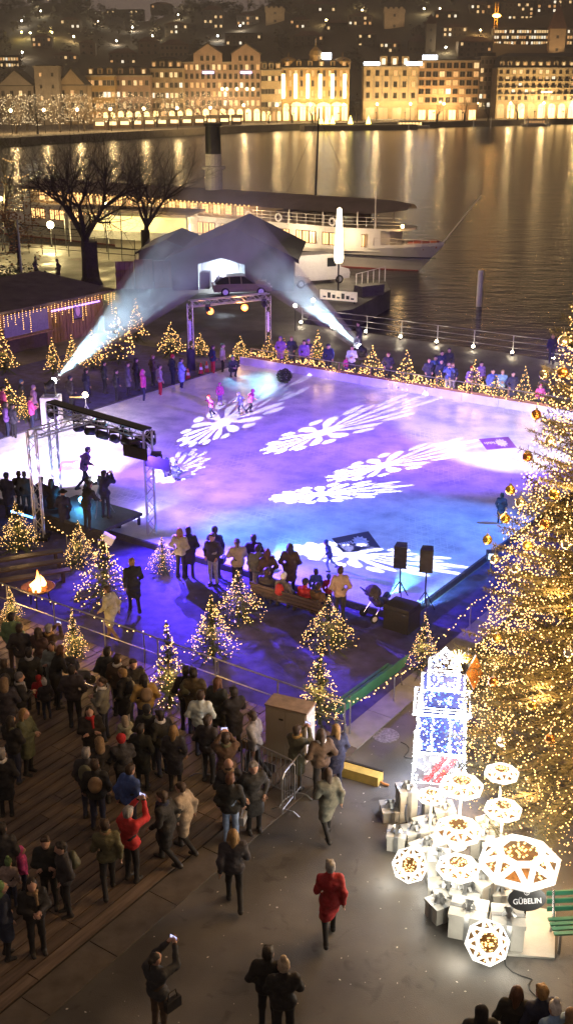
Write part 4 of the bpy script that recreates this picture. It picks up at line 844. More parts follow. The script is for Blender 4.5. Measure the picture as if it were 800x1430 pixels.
# distant strings of lights over the left pier
for i, ((xa, ya), (xb, yb), n, Y) in enumerate((((5, 222), (28, 221), 8, 130), ((8, 246), (40, 244), 9, 126), ((165, 272), (200, 276), 9, 122), ((90, 297), (168, 291), 14, 112))):
    t = thing('light_garland', ['short high string of lights at the left edge', 'short lower string of lights at the left edge', 'string of lights between the two bare trees', 'string of lights across the big bare tree trunk'][i], 'garland', AT(xa, ya, Y), 0, 'strings of lights on the left quay')
    a = AT(xa, ya, Y); c = AT(xb, yb, Y); pts = [(c - a) * (k_ / (n - 1)) + Vector((0, 0, -.3 * math.sin(math.pi * k_ / (n - 1)))) for k_ in range(n)]
    MB().tube(pts, .02, 3).ob('cable', wire, t); bulbs(pts, .06, bulb_warm, 'string_lights', t)
    for e in (a, c): MB().tube([(e.x - a.x, 0, e.z - a.z), (e.x - a.x, 0, -a.z)], .05, 5).ob('pole', black_metal, t)
# landing stage building behind the big tree, yellow lit
ls = thing('landing_shelter', 'low open landing shelter with yellow light behind the bare tree', 'shelter', Vector((-15.5, 116.5, 0)), R(-18))
MB().bx(-7, 7, -2, 2, 3.1, 3.35).ob('roof', ship_dark, ls)
for x in (-6.5, -2.2, 2.2, 6.5): MB().tube([(x, -1.7, 0), (x, -1.7, 3.1)], .08, 6).ob('post', white_paint, ls)
MB().bx(-5.5, 5.5, 1.2, 1.4, .9, 2.4).ob('lit_window_band', mat('shelter_pane', (.4, .3, .1), .4, emit=(1, .74, .25), es=1.6, var=.5, sc=.8), ls); MB().bx(-6.5, 6.5, 1.25, 1.45, 0, .9).ob('back_wall', white_paint, ls)
# ---- timber hut with icicle lights
hu0, hv0 = toUV(G(0, 500)); hu1, hv1 = toUV(G(143, 462)); HUU = (hu0 + hu1) / 2
hut = thing('timber_hut', 'long timber market hut hung with curtains of fairy lights', 'hut', UV(HUU, hv1), UA)
HL = 22.0; zf, zr = 2.75, 3.35
hw = mat('hut_boards', (.20, .115, .07), .75, var=.35, sc=1.5, stretch=(5, 5, .5), bump=.3)
MB().bx(-6, -.05, -HL, 0, 0, zf - .05).ob('wall', mat('hut_wall', (.06, .04, .03), .8), hut)
k_ = 0; y = -.02
while y > -16:
    open_ = (-8.4 < y < -4.9) or (-4.3 < y < -2.9 and False)
    if not open_: MB().bx(-.05, .0 + .012 * (k_ % 2), y - .26, y - .012, 0, zf - .05).ob('board', hw, hut)
    y -= .28; k_ += 1
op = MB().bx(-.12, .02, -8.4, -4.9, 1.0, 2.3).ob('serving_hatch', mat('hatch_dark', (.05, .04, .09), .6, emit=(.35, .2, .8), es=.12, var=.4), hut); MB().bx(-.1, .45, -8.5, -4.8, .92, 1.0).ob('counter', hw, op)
b = MB(); b.add([(.75, .4, zf), (.75, -HL - .4, zf), (-6.2, -HL - .4, zr), (-6.2, .4, zr)], [(3, 2, 1, 0)]); b.add([(.75, .4, zf - .14), (.75, -HL - .4, zf - .14), (-6.2, -HL - .4, zr - .14), (-6.2, .4, zr - .14)], [(0, 1, 2, 3)]); b.add([(.75, .4, zf), (.75, -HL - .4, zf), (.75, -HL - .4, zf - .14), (.75, .4, zf - .14)], [(0, 1, 2, 3)]); b.add([(.75, .4, zf), (-6.2, .4, zr), (-6.2, .4, zr - .14), (.75, .4, zf - .14)], [(3, 2, 1, 0)])
b.ob('roof', mat('hut_roof', (.085, .07, .06), .85, var=.35, sc=1.2, bump=.4), hut)
for i, y in enumerate((-2.4, -10.5)):
    pc = thing('framed_picture', ['framed dark picture with a violet figure on the hut wall', 'second framed picture on the hut wall near the left edge'][i], 'picture', UV(HUU, hv1) + UU * .03 + VV * y + Vector((0, 0, 1.2)), UA); MB().bx(0, .05, -.45, .45, 0, 1.1).ob('frame', black_metal, pc); MB().bx(.05, .06, -.36, .36, .08, 1.02).ob('print', mat('print_violet', (.12, .07, .25), .5, var=.9, sc=5), pc); MB().sph((.062, 0, .5), .26, 10, 6, sc=(.03, .8, 1.2)).ob('printed_figure', mat('figure_violet', (.55, .35, .75), .6), pc)
lr = random.Random(4); pts = []; wb = MB(); y = .3
while y > -16.5:
    dens = 1 if math.sin(y * 1.3) > -.55 else .35
    n = int(lr.choice((3, 4, 6, 9, 11)) * dens) + 1; x = .72
    for q in range(n): pts.append((x + lr.uniform(-.02, .02), y, zf - .12 - q * .125))
    wb.tube([(x, y, zf - .1), (x, y, zf - .1 - n * .125)], .008, 3, cap=False); y -= .29
wb.ob('light_cables', wire, hut); bulbs(pts, .032, bulb_gold, 'string_lights', hut)
for y in (-1.5, -5, -9, -13): light('POINT', 'glow', hut, UV(HUU, hv1) + UU * 1.1 + VV * y + Vector((0, 0, 2.2)), 26, (1, .65, .28), .3)
vt = MB().bx(.03, .09, -4.6, -.4, 2.0, 2.08).ob('violet_tube', mat('violet_tube', (.5, .3, 1), .4, emit=(.35, .18, 1), es=3, var=0), hut)
# ================================================================ people: continuous bodies from blended tapered limbs
def surfnet(D, org, vox):
    ins = D < 0; nx, ny, nz = D.shape
    C = [(i, j, k) for i in (0, 1) for j in (0, 1) for k in (0, 1)]
    def cor(A, c): return A[c[0]:nx - 1 + c[0], c[1]:ny - 1 + c[1], c[2]:nz - 1 + c[2]]
    acc = np.zeros((nx - 1, ny - 1, nz - 1, 3)); cnt = np.zeros((nx - 1, ny - 1, nz - 1))
    for a in C:
        for b in C:
            if a < b and sum(abs(a[q] - b[q]) for q in range(3)) == 1:
                da, db = cor(D, a), cor(D, b); s = (da < 0) != (db < 0)
                t = np.where(s, da / np.where(s, da - db, 1), 0)
                for q in range(3): acc[..., q] += s * (a[q] + t * (b[q] - a[q]))
                cnt += s
    on = cnt > 0; idx = -np.ones(on.shape, int); idx[on] = np.arange(on.sum())
    cells = np.argwhere(on); V = (cells + acc[on] / cnt[on][:, None]) * vox + org
    Fs = []
    for ax in range(3):
        a1, a2 = (ax + 1) % 3, (ax + 2) % 3
        sl0 = [slice(None)] * 3; sl1 = [slice(None)] * 3; sl0[ax] = slice(0, -1); sl1[ax] = slice(1, None)
        A = ins[tuple(sl0)]; B = ins[tuple(sl1)]; ch = np.argwhere(A != B)
        for p in ch:
            if p[a1] < 1 or p[a2] < 1 or p[a1] >= D.shape[a1] - 1 or p[a2] >= D.shape[a2] - 1: continue
            q = []
            for d1, d2 in ((-1, -1), (0, -1), (0, 0), (-1, 0)):
                c = p.copy(); c[a1] += d1; c[a2] += d2; q.append(int(idx[tuple(c)]))
            if min(q) < 0: continue
            Fs.append(tuple(q) if A[tuple(p)] else tuple(q[::-1]))
    return V, Fs
def sdf_all(P, prims):
    ds = []
    for pr in prims:
        if pr[0] == 'c':
            _, a, b, ra, rb = pr[:5]; a = np.array(a, float); b = np.array(b, float); ab = b - a
            t = np.clip(((P - a) @ ab) / max(ab @ ab, 1e-9), 0, 1)
            ds.append(np.linalg.norm(P - (a + t[..., None] * ab), axis=-1) - (ra + t * (rb - ra)))
        else:
            _, c, r = pr[:3]; r = np.array(r, float); q = (P - np.array(c, float)) / r
            l = np.linalg.norm(q, axis=-1); ds.append((l - 1) * r.min() * 0.5 + (l - 1) * l / np.maximum(np.linalg.norm(q / r, axis=-1), 1e-6) * 0.5)
    return np.stack(ds, 0)
def blob(prims, vox, k):
    lo = np.full(3, 9.0); hi = -lo
    for pr in prims:
        if pr[0] == 'c':
            for p, r in ((pr[1], pr[3]), (pr[2], pr[4])): lo = np.minimum(lo, np.array(p) - r); hi = np.maximum(hi, np.array(p) + r)
        else: lo = np.minimum(lo, np.array(pr[1]) - pr[2]); hi = np.maximum(hi, np.array(pr[1]) + pr[2])
    lo -= 3 * vox; n = np.ceil((hi - lo) / vox).astype(int) + 4
    ax = [lo[i] + vox * np.arange(n[i]) for i in range(3)]
    P = np.stack(np.meshgrid(*ax, indexing='ij'), -1)
    ds = sdf_all(P, prims); mn = ds.min(0); D = mn - k * np.log(np.exp(-(ds - mn) / k).sum(0))
    V, Fs = surfnet(D, lo, vox)
    lab = np.array([pr[-1] for pr in prims])[sdf_all(V, prims).argmin(0)]
    return V, Fs, lab
def rumple(me, amp, sc, st):
    me.update(); N = [v.normal.copy() for v in me.vertices]
    for v, n in zip(me.vertices, N):
        q = Vector((v.co.x * st[0], v.co.y * st[1], v.co.z * st[2])) * sc
        v.co += n * amp * (mnoise.noise(q) + .5 * mnoise.noise(q * 2.1))
    me.update(); return me
skin_m = mat('skin', (0.50, 0.30, 0.22), 0.55, var=0.12)
trouser_m = mat('trouser_cloth', objcol=True, rough=0.85, var=0.25, sc=14)
shoe_m = mat('shoe_leather', (0.02, 0.018, 0.016), 0.5)
eye_m = mat('eye_dark', (0.015, 0.012, 0.01), 0.3, var=0); lip_m = mat('lips', (0.36, 0.14, 0.12), 0.5, var=0)
coat_m = mat('coat_cloth', objcol=True, rough=0.8, var=0.3, sc=7, bump=0.9, bsc=11)
hair_m = mat('hair', objcol=True, rough=0.6, var=0.35, sc=30, stretch=(1, 1, 0.25), bump=0.5, bsc=60)
knit_m = mat('knit', objcol=True, rough=0.95, var=0.25, sc=25, bump=0.6, bsc=60)
strap_m = mat('strap', objcol=True, rough=0.6, var=0.2)
def pose(ls=None, el=None, wr=None, legs=None, lean=(0, 0), pel=(0, 0, 0.93), hp=0, curl=0.5, sit=False):
    """el/wr: elbows and wrists (left, right); legs: ((knee,ankle),(knee,ankle))"""
    px, py, pz = pel; lx, ly = lean
    chest = (px + lx * 0.6, py + ly * 0.6, pz + 0.36); neck = (px + lx, py + ly, pz + 0.53); head = (px + lx * 1.1, py + ly * 1.15 + 0.02, pz + 0.685)
    sh = [(neck[0] + s * 0.175, neck[1] - 0.01, neck[2] - 0.07) for s in (-1, 1)]
    hip = [(px + s * 0.085, py, pz - 0.02) for s in (-1, 1)]
    legs = legs or (((-0.10, 0.02, 0.49), (-0.10, -0.02, 0.09)), ((0.10, 0.02, 0.49), (0.11, -0.02, 0.09)))
    el = el or ((-0.26, -0.03, 1.14), (0.26, -0.03, 1.14)); wr = wr or ((-0.25, 0.08, 0.92), (0.25, 0.08, 0.92))
    P = []
    hx, hy, hz = head
    P += [('e', (hx, hy, hz + 0.02), (0.076, 0.092, 0.105), 0), ('e', (hx, hy + 0.03, hz - 0.055), (0.055, 0.06, 0.06), 0), ('c', (hx, hy + 0.085, hz + 0.005), (hx, hy + 0.112, hz - 0.022), 0.011, 0.017, 0),
          ('c', (hx - 0.03, hy + 0.082, hz + 0.03), (hx + 0.03, hy + 0.082, hz + 0.03), 0.015, 0.015, 0)]
    for s in (-1, 1): P.append(('e', (hx + s * 0.08, hy - 0.01, hz), (0.014, 0.024, 0.034), 0))
    P.append(('c', neck, (hx, hy - 0.01, hz - 0.06), 0.055, 0.052, 0))
    P += [('c', (px - 0.06, py, pz), (px + 0.06, py, pz), 0.115, 0.115, 1), ('c', (px, py, pz + 0.05), chest, 0.12, 0.135, 3), ('c', (chest[0] - 0.08, chest[1], chest[2]), (chest[0] + 0.08, chest[1], chest[2]), 0.11, 0.11, 3), ('c', sh[0], sh[1], 0.06, 0.06, 3)]
    fing = MB(); hands = []
    for i, s in enumerate((-1, 1)):
        P += [('c', sh[i], el[i], 0.056, 0.045, 3), ('c', el[i], wr[i], 0.043, 0.031, 3)]
        w_ = Vector(wr[i]); d = (w_ - Vector(el[i])).normalized(); 
        side = Vector((0, 0, 1)).cross(d); side = side.normalized() if side.length > 0.3 else Vector((0, 1, 0))
        nrm = d.cross(side).normalized(); pc = w_ + d * 0.055
        P.append(('c', tuple(w_ + d * 0.02), tuple(w_ + d * 0.075), 0.03, 0.034, 2)); hands.append(w_ + d * 0.1)
        inn = nrm if nrm.z < 0 else -nrm
        for q, ln in enumerate((0.07, 0.08, 0.075, 0.058)):
            b = w_ + d * 0.085 + side * (q - 1.5) * 0.019
            m1 = b + d * ln * 0.5 + inn * 0.012 * curl; e = m1 + (d * (1 - curl * 0.6) + inn * curl).normalized() * ln * 0.5
            fing.tube([b, m1, e], [0.0095, 0.009, 0.006], 5, 2)
        b = w_ + d * 0.03 + side * (-s) * 0.03
        fing.tube([b, b + side * (-s) * 0.03 + d * 0.025, b + side * (-s) * 0.03 + d * 0.06 + inn * 0.015], [0.011, 0.010, 0.007], 5, 2)
    for i, (kn, an) in enumerate(legs):
        P += [('c', hip[i], kn, 0.088, 0.062, 1), ('c', kn, an, 0.060, 0.048, 1)]
        f = Vector(an); kd = Vector(an) - Vector(kn); fw = Vector((0, 1, 0)) if kd.z < -0.15 else Vector((0, 0.5, 0.8))
        P.append(('c', (f.x, f.y - 0.03, f.z - 0.035), tuple(f + fw * 0.14 + Vector((0, 0, -0.04))), 0.05, 0.042, 4))
    V, Fs, lab = blob(P, 0.0235, 0.018)
    # faces: skin 0, trousers 1, shoes 2, eyes 3, lips 4
    mp = {0: 0, 2: 0, 1: 1, 3: 1, 4: 2}
    body = MB(); body.add(V, Fs); body.m = [mp[int(lab[f[0]])] for f in Fs]
    o = len(body.v); body.v += fing.v; body.f += [tuple(i + o for i in f) for f in fing.f]; body.m += [0] * len(fing.f)
    for s in (-1, 1): body.sph((hx + s * 0.032, hy + 0.086, hz + 0.008), 0.013, 6, 4, 3)
    body.sph((hx, hy + 0.094, hz - 0.052), 0.018, 6, 4, 4, (1.3, 0.5, 0.45))
    res = {'body': body.mesh('person_body', [skin_m, trouser_m, shoe_m, eye_m, lip_m], True), 'head': Vector(head), 'hands': hands, 'chest': Vector(chest), 'sh': sh, 'pz': pz}
    # coats: arms and torso a little wider than the body, collar, hem
    for ln in ('short', 'long'):
        T = [('c', sh[0], sh[1], 0.078, 0.078, 0), ('c', (chest[0] - 0.08, chest[1], chest[2]), (chest[0] + 0.08, chest[1], chest[2]), 0.135, 0.135, 0),
             ('c', (px - 0.05, py, pz + 0.12), chest, 0.15, 0.14, 0), ('c', (px - 0.065, py, pz + 0.0), (px + 0.065, py, pz + 0.0), 0.142, 0.142, 0),
             ('c', (neck[0], neck[1] - 0.02, neck[2] - 0.02), (neck[0], neck[1] - 0.01, neck[2] + 0.045), 0.085, 0.078, 0)]
        if ln == 'long':
            if sit:
                for i, (kn, an) in enumerate(legs): T.append(('c', hip[i], kn, 0.115, 0.1, 0))
            else:
                k0, k1 = Vector(legs[0][0]), Vector(legs[1][0]); km = (k0 + k1) / 2
                T += [('c', (px - 0.06, py, pz), (k0.x * 0.8, k0.y, k0.z + 0.08), 0.14, 0.125, 0), ('c', (px + 0.06, py, pz), (k1.x * 0.8, k1.y, k1.z + 0.08), 0.14, 0.125, 0), ('c', (px, py, pz), (km.x, km.y, km.z + 0.08), 0.14, 0.13, 0)]
        for i in range(2):
            e = Vector(el[i]); w_ = Vector(wr[i]); T += [('c', sh[i], el[i], 0.078, 0.066, 0), ('c', el[i], tuple(e + (w_ - e) * 0.94), 0.064, 0.05, 0)]
        V, Fs, lab = blob(T, 0.028, 0.02)
        res[ln] = rumple(MB().add(V, Fs).mesh('coat', coat_m, True), .016, 8.5, (1, 1, 1.9))
    return res
POSES = {}
def P_(k):
    if k in POSES: return POSES[k]
    S = {
        'stand': dict(),
        'pocket': dict(el=((-0.29, -0.06, 1.14), (0.29, -0.06, 1.14)), wr=((-0.2, 0.1, 0.98), (0.2, 0.1, 0.98))),
        'photo': dict(el=((-0.24, 0.24, 1.30), (0.24, 0.24, 1.30)), wr=((-0.07, 0.38, 1.52), (0.07, 0.38, 1.52)), curl=0.9),
        'high': dict(el=((-0.24, 0.22, 1.42), (0.22, 0.24, 1.40)), wr=((-0.06, 0.36, 1.66), (0.09, 0.36, 1.68)), curl=0.9, lean=(0, -0.03)),
        'hold': dict(el=((-0.25, 0.06, 1.14), (0.25, 0.06, 1.14)), wr=((-0.06, 0.25, 1.14), (0.07, 0.27, 1.18)), curl=0.9),
        'fold': dict(el=((-0.25, 0.08, 1.15), (0.25, 0.08, 1.15)), wr=((0.06, 0.24, 1.18), (-0.06, 0.22, 1.14))),
        'walk': dict(legs=(((-0.09, 0.16, 0.52), (-0.09, 0.20, 0.10)), ((0.10, 0.0, 0.48), (0.10, -0.30, 0.15))), el=((-0.25, -0.12, 1.15), (0.25, 0.02, 1.14)), wr=((-0.25, -0.10, 0.92), (0.22, 0.22, 0.98)), lean=(0, 0.05)),
        'lean': dict(lean=(0, 0.16), el=((-0.25, 0.22, 1.16), (0.25, 0.22, 1.16)), wr=((-0.18, 0.42, 1.05), (0.18, 0.42, 1.05)), curl=0.8),
        'one': dict(el=((-0.25, -0.03, 1.14), (0.30, 0.16, 1.30)), wr=((-0.24, 0.08, 0.92), (0.26, 0.34, 1.52)), curl=0.8),
        'sit': dict(pel=(0, 0, 0.56), legs=(((-0.11, 0.42, 0.50), (-0.11, 0.46, 0.09)), ((0.11, 0.42, 0.50), (0.12, 0.44, 0.09))), el=((-0.25, 0.06, 0.80), (0.25, 0.06, 0.80)), wr=((-0.10, 0.27, 0.68), (0.10, 0.27, 0.68)), sit=True),
        'crouch': dict(pel=(0, -0.1, 0.36), legs=(((-0.14, 0.22, 0.48), (-0.12, 0.05, 0.09)), ((0.14, 0.22, 0.48), (0.12, 0.05, 0.09))), el=((-0.26, 0.15, 0.62), (0.26, 0.15, 0.62)), wr=((-0.08, 0.34, 0.58), (0.08, 0.34, 0.58)), lean=(0, 0.1), sit=True),
        'skate': dict(lean=(0, 0.16), pel=(0, 0, 0.88), legs=(((-0.10, 0.14, 0.48), (-0.10, 0.02, 0.10)), ((0.16, -0.10, 0.50), (0.22, -0.42, 0.22))), el=((-0.36, 0.06, 1.22), (0.36, 0.02, 1.2)), wr=((-0.52, 0.20, 1.14), (0.54, 0.12, 1.16))),
    }[k]
    POSES[k] = pose(**S); return POSES[k]
# head coverings, origin at head centre, facing +y
def _cap(prims, vox, m, name):
    V, Fs, lab = blob(prims, vox, 0.012); return rumple(MB().add(V, Fs).mesh(name, m, True), .012 if 'hair' in name else .006, 22, (1, 1, .5))
HEADS = {}
def headwear(k):
    if k in HEADS: return HEADS[k]
    if k == 'hair': me = ('short_hair', _cap([('e', (0, -0.02, 0.048), (0.094, 0.098, 0.098), 0), ('e', (0, -0.05, -0.015), (0.086, 0.064, 0.085), 0), ('c', (-.05, .06, .09), (.05, .05, .1), .03, .03, 0)], 0.02, hair_m, 'short_hair'))
    elif k == 'long': me = ('long_hair', _cap([('e', (0, -0.018, 0.045), (0.09, 0.096, 0.096), 0), ('c', (0, -0.06, 0.0), (0, -0.085, -0.23), 0.085, 0.06, 0), ('c', (-0.075, -0.01, 0.0), (-0.09, -0.01, -0.17), 0.035, 0.035, 0), ('c', (0.075, -0.01, 0.0), (0.09, -0.01, -0.17), 0.035, 0.035, 0)], 0.022, hair_m, 'long_hair'))
    elif k == 'bun': me = ('tied_hair', _cap([('e', (0, -0.018, 0.045), (0.086, 0.092, 0.093), 0), ('e', (0, -0.12, 0.05), (0.045, 0.045, 0.045), 0), ('c', (0, -0.12, 0.03), (0, -0.14, -0.12), 0.03, 0.018, 0)], 0.02, hair_m, 'tied_hair'))
    elif k == 'hat': me = ('beanie', _cap([('e', (0, -0.012, 0.07), (0.094, 0.1, 0.09), 0), ('c', (0, -0.012, 0.055), (0, -0.012, 0.056), 0.098, 0.098, 0), ('e', (0, -0.05, -0.01), (0.08, 0.055, 0.06), 0)], 0.02, knit_m, 'beanie'))
    elif k == 'pom': me = ('bobble_hat', _cap([('e', (0, -0.012, 0.07), (0.096, 0.102, 0.1), 0), ('e', (0, -0.03, 0.2), (0.05, 0.05, 0.05), 0), ('e', (0, -0.05, -0.01), (0.08, 0.055, 0.06), 0)], 0.02, knit_m, 'bobble_hat'))
    elif k == 'hood': me = ('hood', _cap([('e', (0, -0.035, 0.045), (0.105, 0.105, 0.11), 0), ('c', (0, -0.07, -0.02), (0, -0.08, -0.15), 0.1, 0.11, 0)], 0.024, knit_m, 'hood'))
    elif k == 'brim': me = ('brimmed_hat', _cap([('e', (0, -0.01, 0.1), (0.088, 0.094, 0.08), 0), ('e', (0, -0.01, 0.055), (0.17, 0.175, 0.022), 0)], 0.018, knit_m, 'brimmed_hat'))
    HEADS[k] = me; return me
scarf_me = _cap([('c', (0.07 * math.cos(a), 0.07 * math.sin(a), 0), (0.07 * math.cos(a + 0.8), 0.07 * math.sin(a + 0.8), 0.01), 0.038, 0.038, 0) for a in np.arange(0, 6.28, 0.7)] + [('c', (0.04, 0.1, 0), (0.05, 0.14, -0.22), 0.035, 0.03, 0)], 0.02, knit_m, 'scarf')
pack_me = _cap([('e', (0, 0, 0), (0.15, 0.09, 0.2), 0), ('e', (0, -0.08, -0.06), (0.11, 0.05, 0.09), 0)], 0.026, strap_m, 'backpack')
bag_b = MB().bx(-0.15, 0.15, -0.05, 0.05, 0, 0.2); bag_b.tube([(-0.1, 0, 0.2), (-0.07, 0, 0.36), (0.07, 0, 0.36), (0.1, 0, 0.2)], 0.012, 5); bag_me = bag_b.mesh('handbag', strap_m)
phone_b = MB().bx(-0.075, 0.075, -0.005, 0.005, -0.037, 0.037, 0); phone_b.poly([(0.07, -0.0065, -0.033), (0.07, -0.0065, 0.033), (-0.07, -0.0065, 0.033), (-0.07, -0.0065, -0.033)][::-1], 1)
phone_me = phone_b.mesh('phone', [black_plastic, mat('phone_screen', (0.02, 0.02, 0.03), 0.2, emit=(0.6, 0.6, 1.0), es=1.2, var=0, sample=False)])
CW = {'black': (0.013, 0.013, 0.015), 'charcoal': (0.035, 0.035, 0.04), 'grey': (0.14, 0.14, 0.145), 'pale grey': (0.32, 0.32, 0.32), 'brown': (0.085, 0.055, 0.035), 'tan': (0.24, 0.16, 0.085), 'beige': (0.40, 0.33, 0.24), 'white': (0.7, 0.69, 0.66),
      'red': (0.42, 0.02, 0.025), 'blue': (0.06, 0.11, 0.32), 'navy': (0.02, 0.026, 0.06), 'green': (0.16, 0.28, 0.12), 'olive': (0.10, 0.105, 0.06), 'pink': (0.6, 0.09, 0.30), 'mustard': (0.42, 0.26, 0.08), 'purple': (0.22, 0.12, 0.36), 'pale blue': (0.25, 0.35, 0.55),
      'blond': (0.27, 0.165, 0.06), 'dark': (0.018, 0.013, 0.01), 'brownhair': (0.045, 0.026, 0.015), 'ginger': (0.10, 0.04, 0.018), 'greyhair': (0.26, 0.25, 0.24)}
HN = {'dark': 'dark', 'blond': 'blond', 'brownhair': 'brown', 'ginger': 'reddish', 'greyhair': 'grey'}
HT = {'hair': 'short {} hair', 'long': 'long {} hair', 'bun': 'tied back {} hair', 'hat': '{} beanie', 'pom': '{} bobble hat', 'hood': '{} hood up', 'brim': '{} brimmed hat'}
PT = {'stand': 'standing', 'pocket': 'standing', 'photo': 'photographing', 'high': 'raising a phone', 'hold': 'standing', 'fold': 'with folded arms', 'walk': 'walking', 'lean': 'leaning forward', 'one': 'with one hand up', 'sit': 'seated', 'crouch': 'crouching', 'skate': 'skating'}
PLIST = []; arnd = random.Random(23)
def person(hx, hy, face, ps, cc, ln='short', hd='hair', hc='dark', tr='black', place='', sc=1.0, child=False, scarf=None, pack=None, bag=None, z0=0.0, who=None):
    if not child and place in 'cna' and not scarf and not pack and not who:
        q_ = arnd.random()
        if q_ < .26: scarf = arnd.choice(('red', 'pale grey', 'tan', 'navy', 'mustard', 'white', 'olive'))
        elif q_ < .38: pack = arnd.choice(('charcoal', 'navy', 'olive', 'red'))
        elif q_ < .52 and not bag and ps not in ('pocket',): bag = arnd.choice(('black', 'brown', 'tan'))
    H = P_(ps); s = sc * rnd.uniform(0.97, 1.03)
    if child: s *= 0.66
    htop = (H['head'].z + 0.125) * s + z0
    g = G(hx, hy, htop); rz = R(face + rnd.uniform(-8, 8))
    hv = Matrix.Rotation(rz, 3, 'Z') @ Vector((H['head'].x, H['head'].y, 0)) * s
    loc = Vector((g.x - hv.x, g.y - hv.y, z0))
    u_, v_ = toUV(loc); v2 = v_
    if place == 'f' or (place == 'l' and hx > 355): v2 = max(v_, 24.1 + rnd.uniform(0, .5))
    elif place in 'nt' and z0 == 0: v2 = min(v_, -.32)
    if v2 != v_: loc = UV(u_, v2, z0)
    word = 'child' if child else 'person'
    o = ob('person', H['body'], None, loc, rz, cat='person', color=CW[tr]); o.scale = (s * rnd.uniform(0.96, 1.06), s * rnd.uniform(0.96, 1.06), s)
    if ps in ('stand', 'pocket', 'hold', 'fold', 'walk', 'lean', 'one') and rnd.random() < .5 and not bag: o.scale.x = -o.scale.x
    cn = 'long coat' if ln == 'long' else 'jacket'
    ob('coat', H[ln], o, color=tuple(min(1, c * rnd.uniform(0.85, 1.15)) for c in CW[cc]))
    if hd:
        nm, me = headwear(hd); h = ob(nm, me, o, H['head'], color=CW[hc])
        if child: h.scale = (1.12,) * 3
    if scarf: ob('scarf', scarf_me, o, H['head'] + Vector((0, -0.02, -0.15)), color=CW[scarf])
    if pack: ob('backpack', pack_me, o, H['chest'] + Vector((0, -0.19, -0.02)), color=CW[pack])
    lab = f"{word} in {cc} {cn}"
    if hd: lab += f", {HT[hd].format(HN.get(hc, hc))}"
    if pack: lab += f", {pack} backpack"
    elif scarf: lab += f", {scarf} scarf"
    PLIST.append([o, lab, place, hx, ps, who])
    o['group'] = {'i': 'people on the ice', 'n': 'people along the near rink edge', 'f': 'spectators behind the far garland fence', 'c': 'people of the crowd on the timber deck', 'a': 'people on the open asphalt', 'l': 'people left of the rink', 't': 'people by the front lighting truss', 'b': 'people cut off by the bottom edge', 'q': 'people on the lit quay'}[place]
    mw = empty_mw(o)
    if ps in ('photo', 'high'):
        hm = (H['hands'][0] + H['hands'][1]) / 2 + Vector((0, 0.01, 0.01))
        ob('phone', phone_me, None, mw @ hm, rot=(R(-8), 0, rz), label='@' + str(len(PLIST) - 1), cat='phone', group='phones held up by people')
    if bag:
        b = ob('handbag', bag_me, None, mw @ ((Vector((.27, .06, .66))) if ps in ('photo', 'high') else H['hands'][1] + Vector((0.0, 0, -0.36))), rz=rz + R(80), label='#' + str(len(PLIST) - 1), cat='bag', color=CW[bag]); b['colour_word'] = bag; del b['colour_word']
        PLIST[-1].append(bag)
    return o
PLACE = {'i': 'on the ice', 'n': 'at the near rink edge', 'f': 'behind the far garland fence', 'c': 'in the crowd on the deck', 'a': 'on the open asphalt', 'l': 'left of the rink', 't': 'by the front truss', 'b': 'at the bottom right corner', 'q': 'on the lit quay behind the bare tree'}
def label_people():
    by = {}
    for r in PLIST:
        o, lab, pl, hx, ps, who = r[:6]
        if who: o['label'] = who; continue
        by.setdefault((lab, PT[ps], pl), []).append(r)
    for (lab, pt, pl), rs in by.items():
        rs.sort(key=lambda r: r[3])
        for i, r in enumerate(rs):
            t = f"{lab}, {pt} {PLACE[pl]}"
            if len(t.split()) > 16: t = f"{lab}, {PLACE[pl]}"
            if len(rs) > 1: t = f"{lab}, {ORD[i]} such from left {PLACE[pl]}"
            r[0]['label'] = t
    for o in list(bpy.data.objects):
        l = o.get('label', '')
        if l[:1] in '@#' and l:
            r = PLIST[int(l[1:])]; base = r[0]['label']
            if len(base.split()) > 11: b2 = base.split(','); base = b2[0] + (',' + b2[1] if len(b2) > 1 else '') + ',' + b2[-1] if 'such' in b2[-1] else b2[0] + (',' + b2[1] if len(b2) > 1 else '')
            o['label'] = ('phone held up by ' if l[0] == '@' else f'{r[6]} handbag carried by ') + base
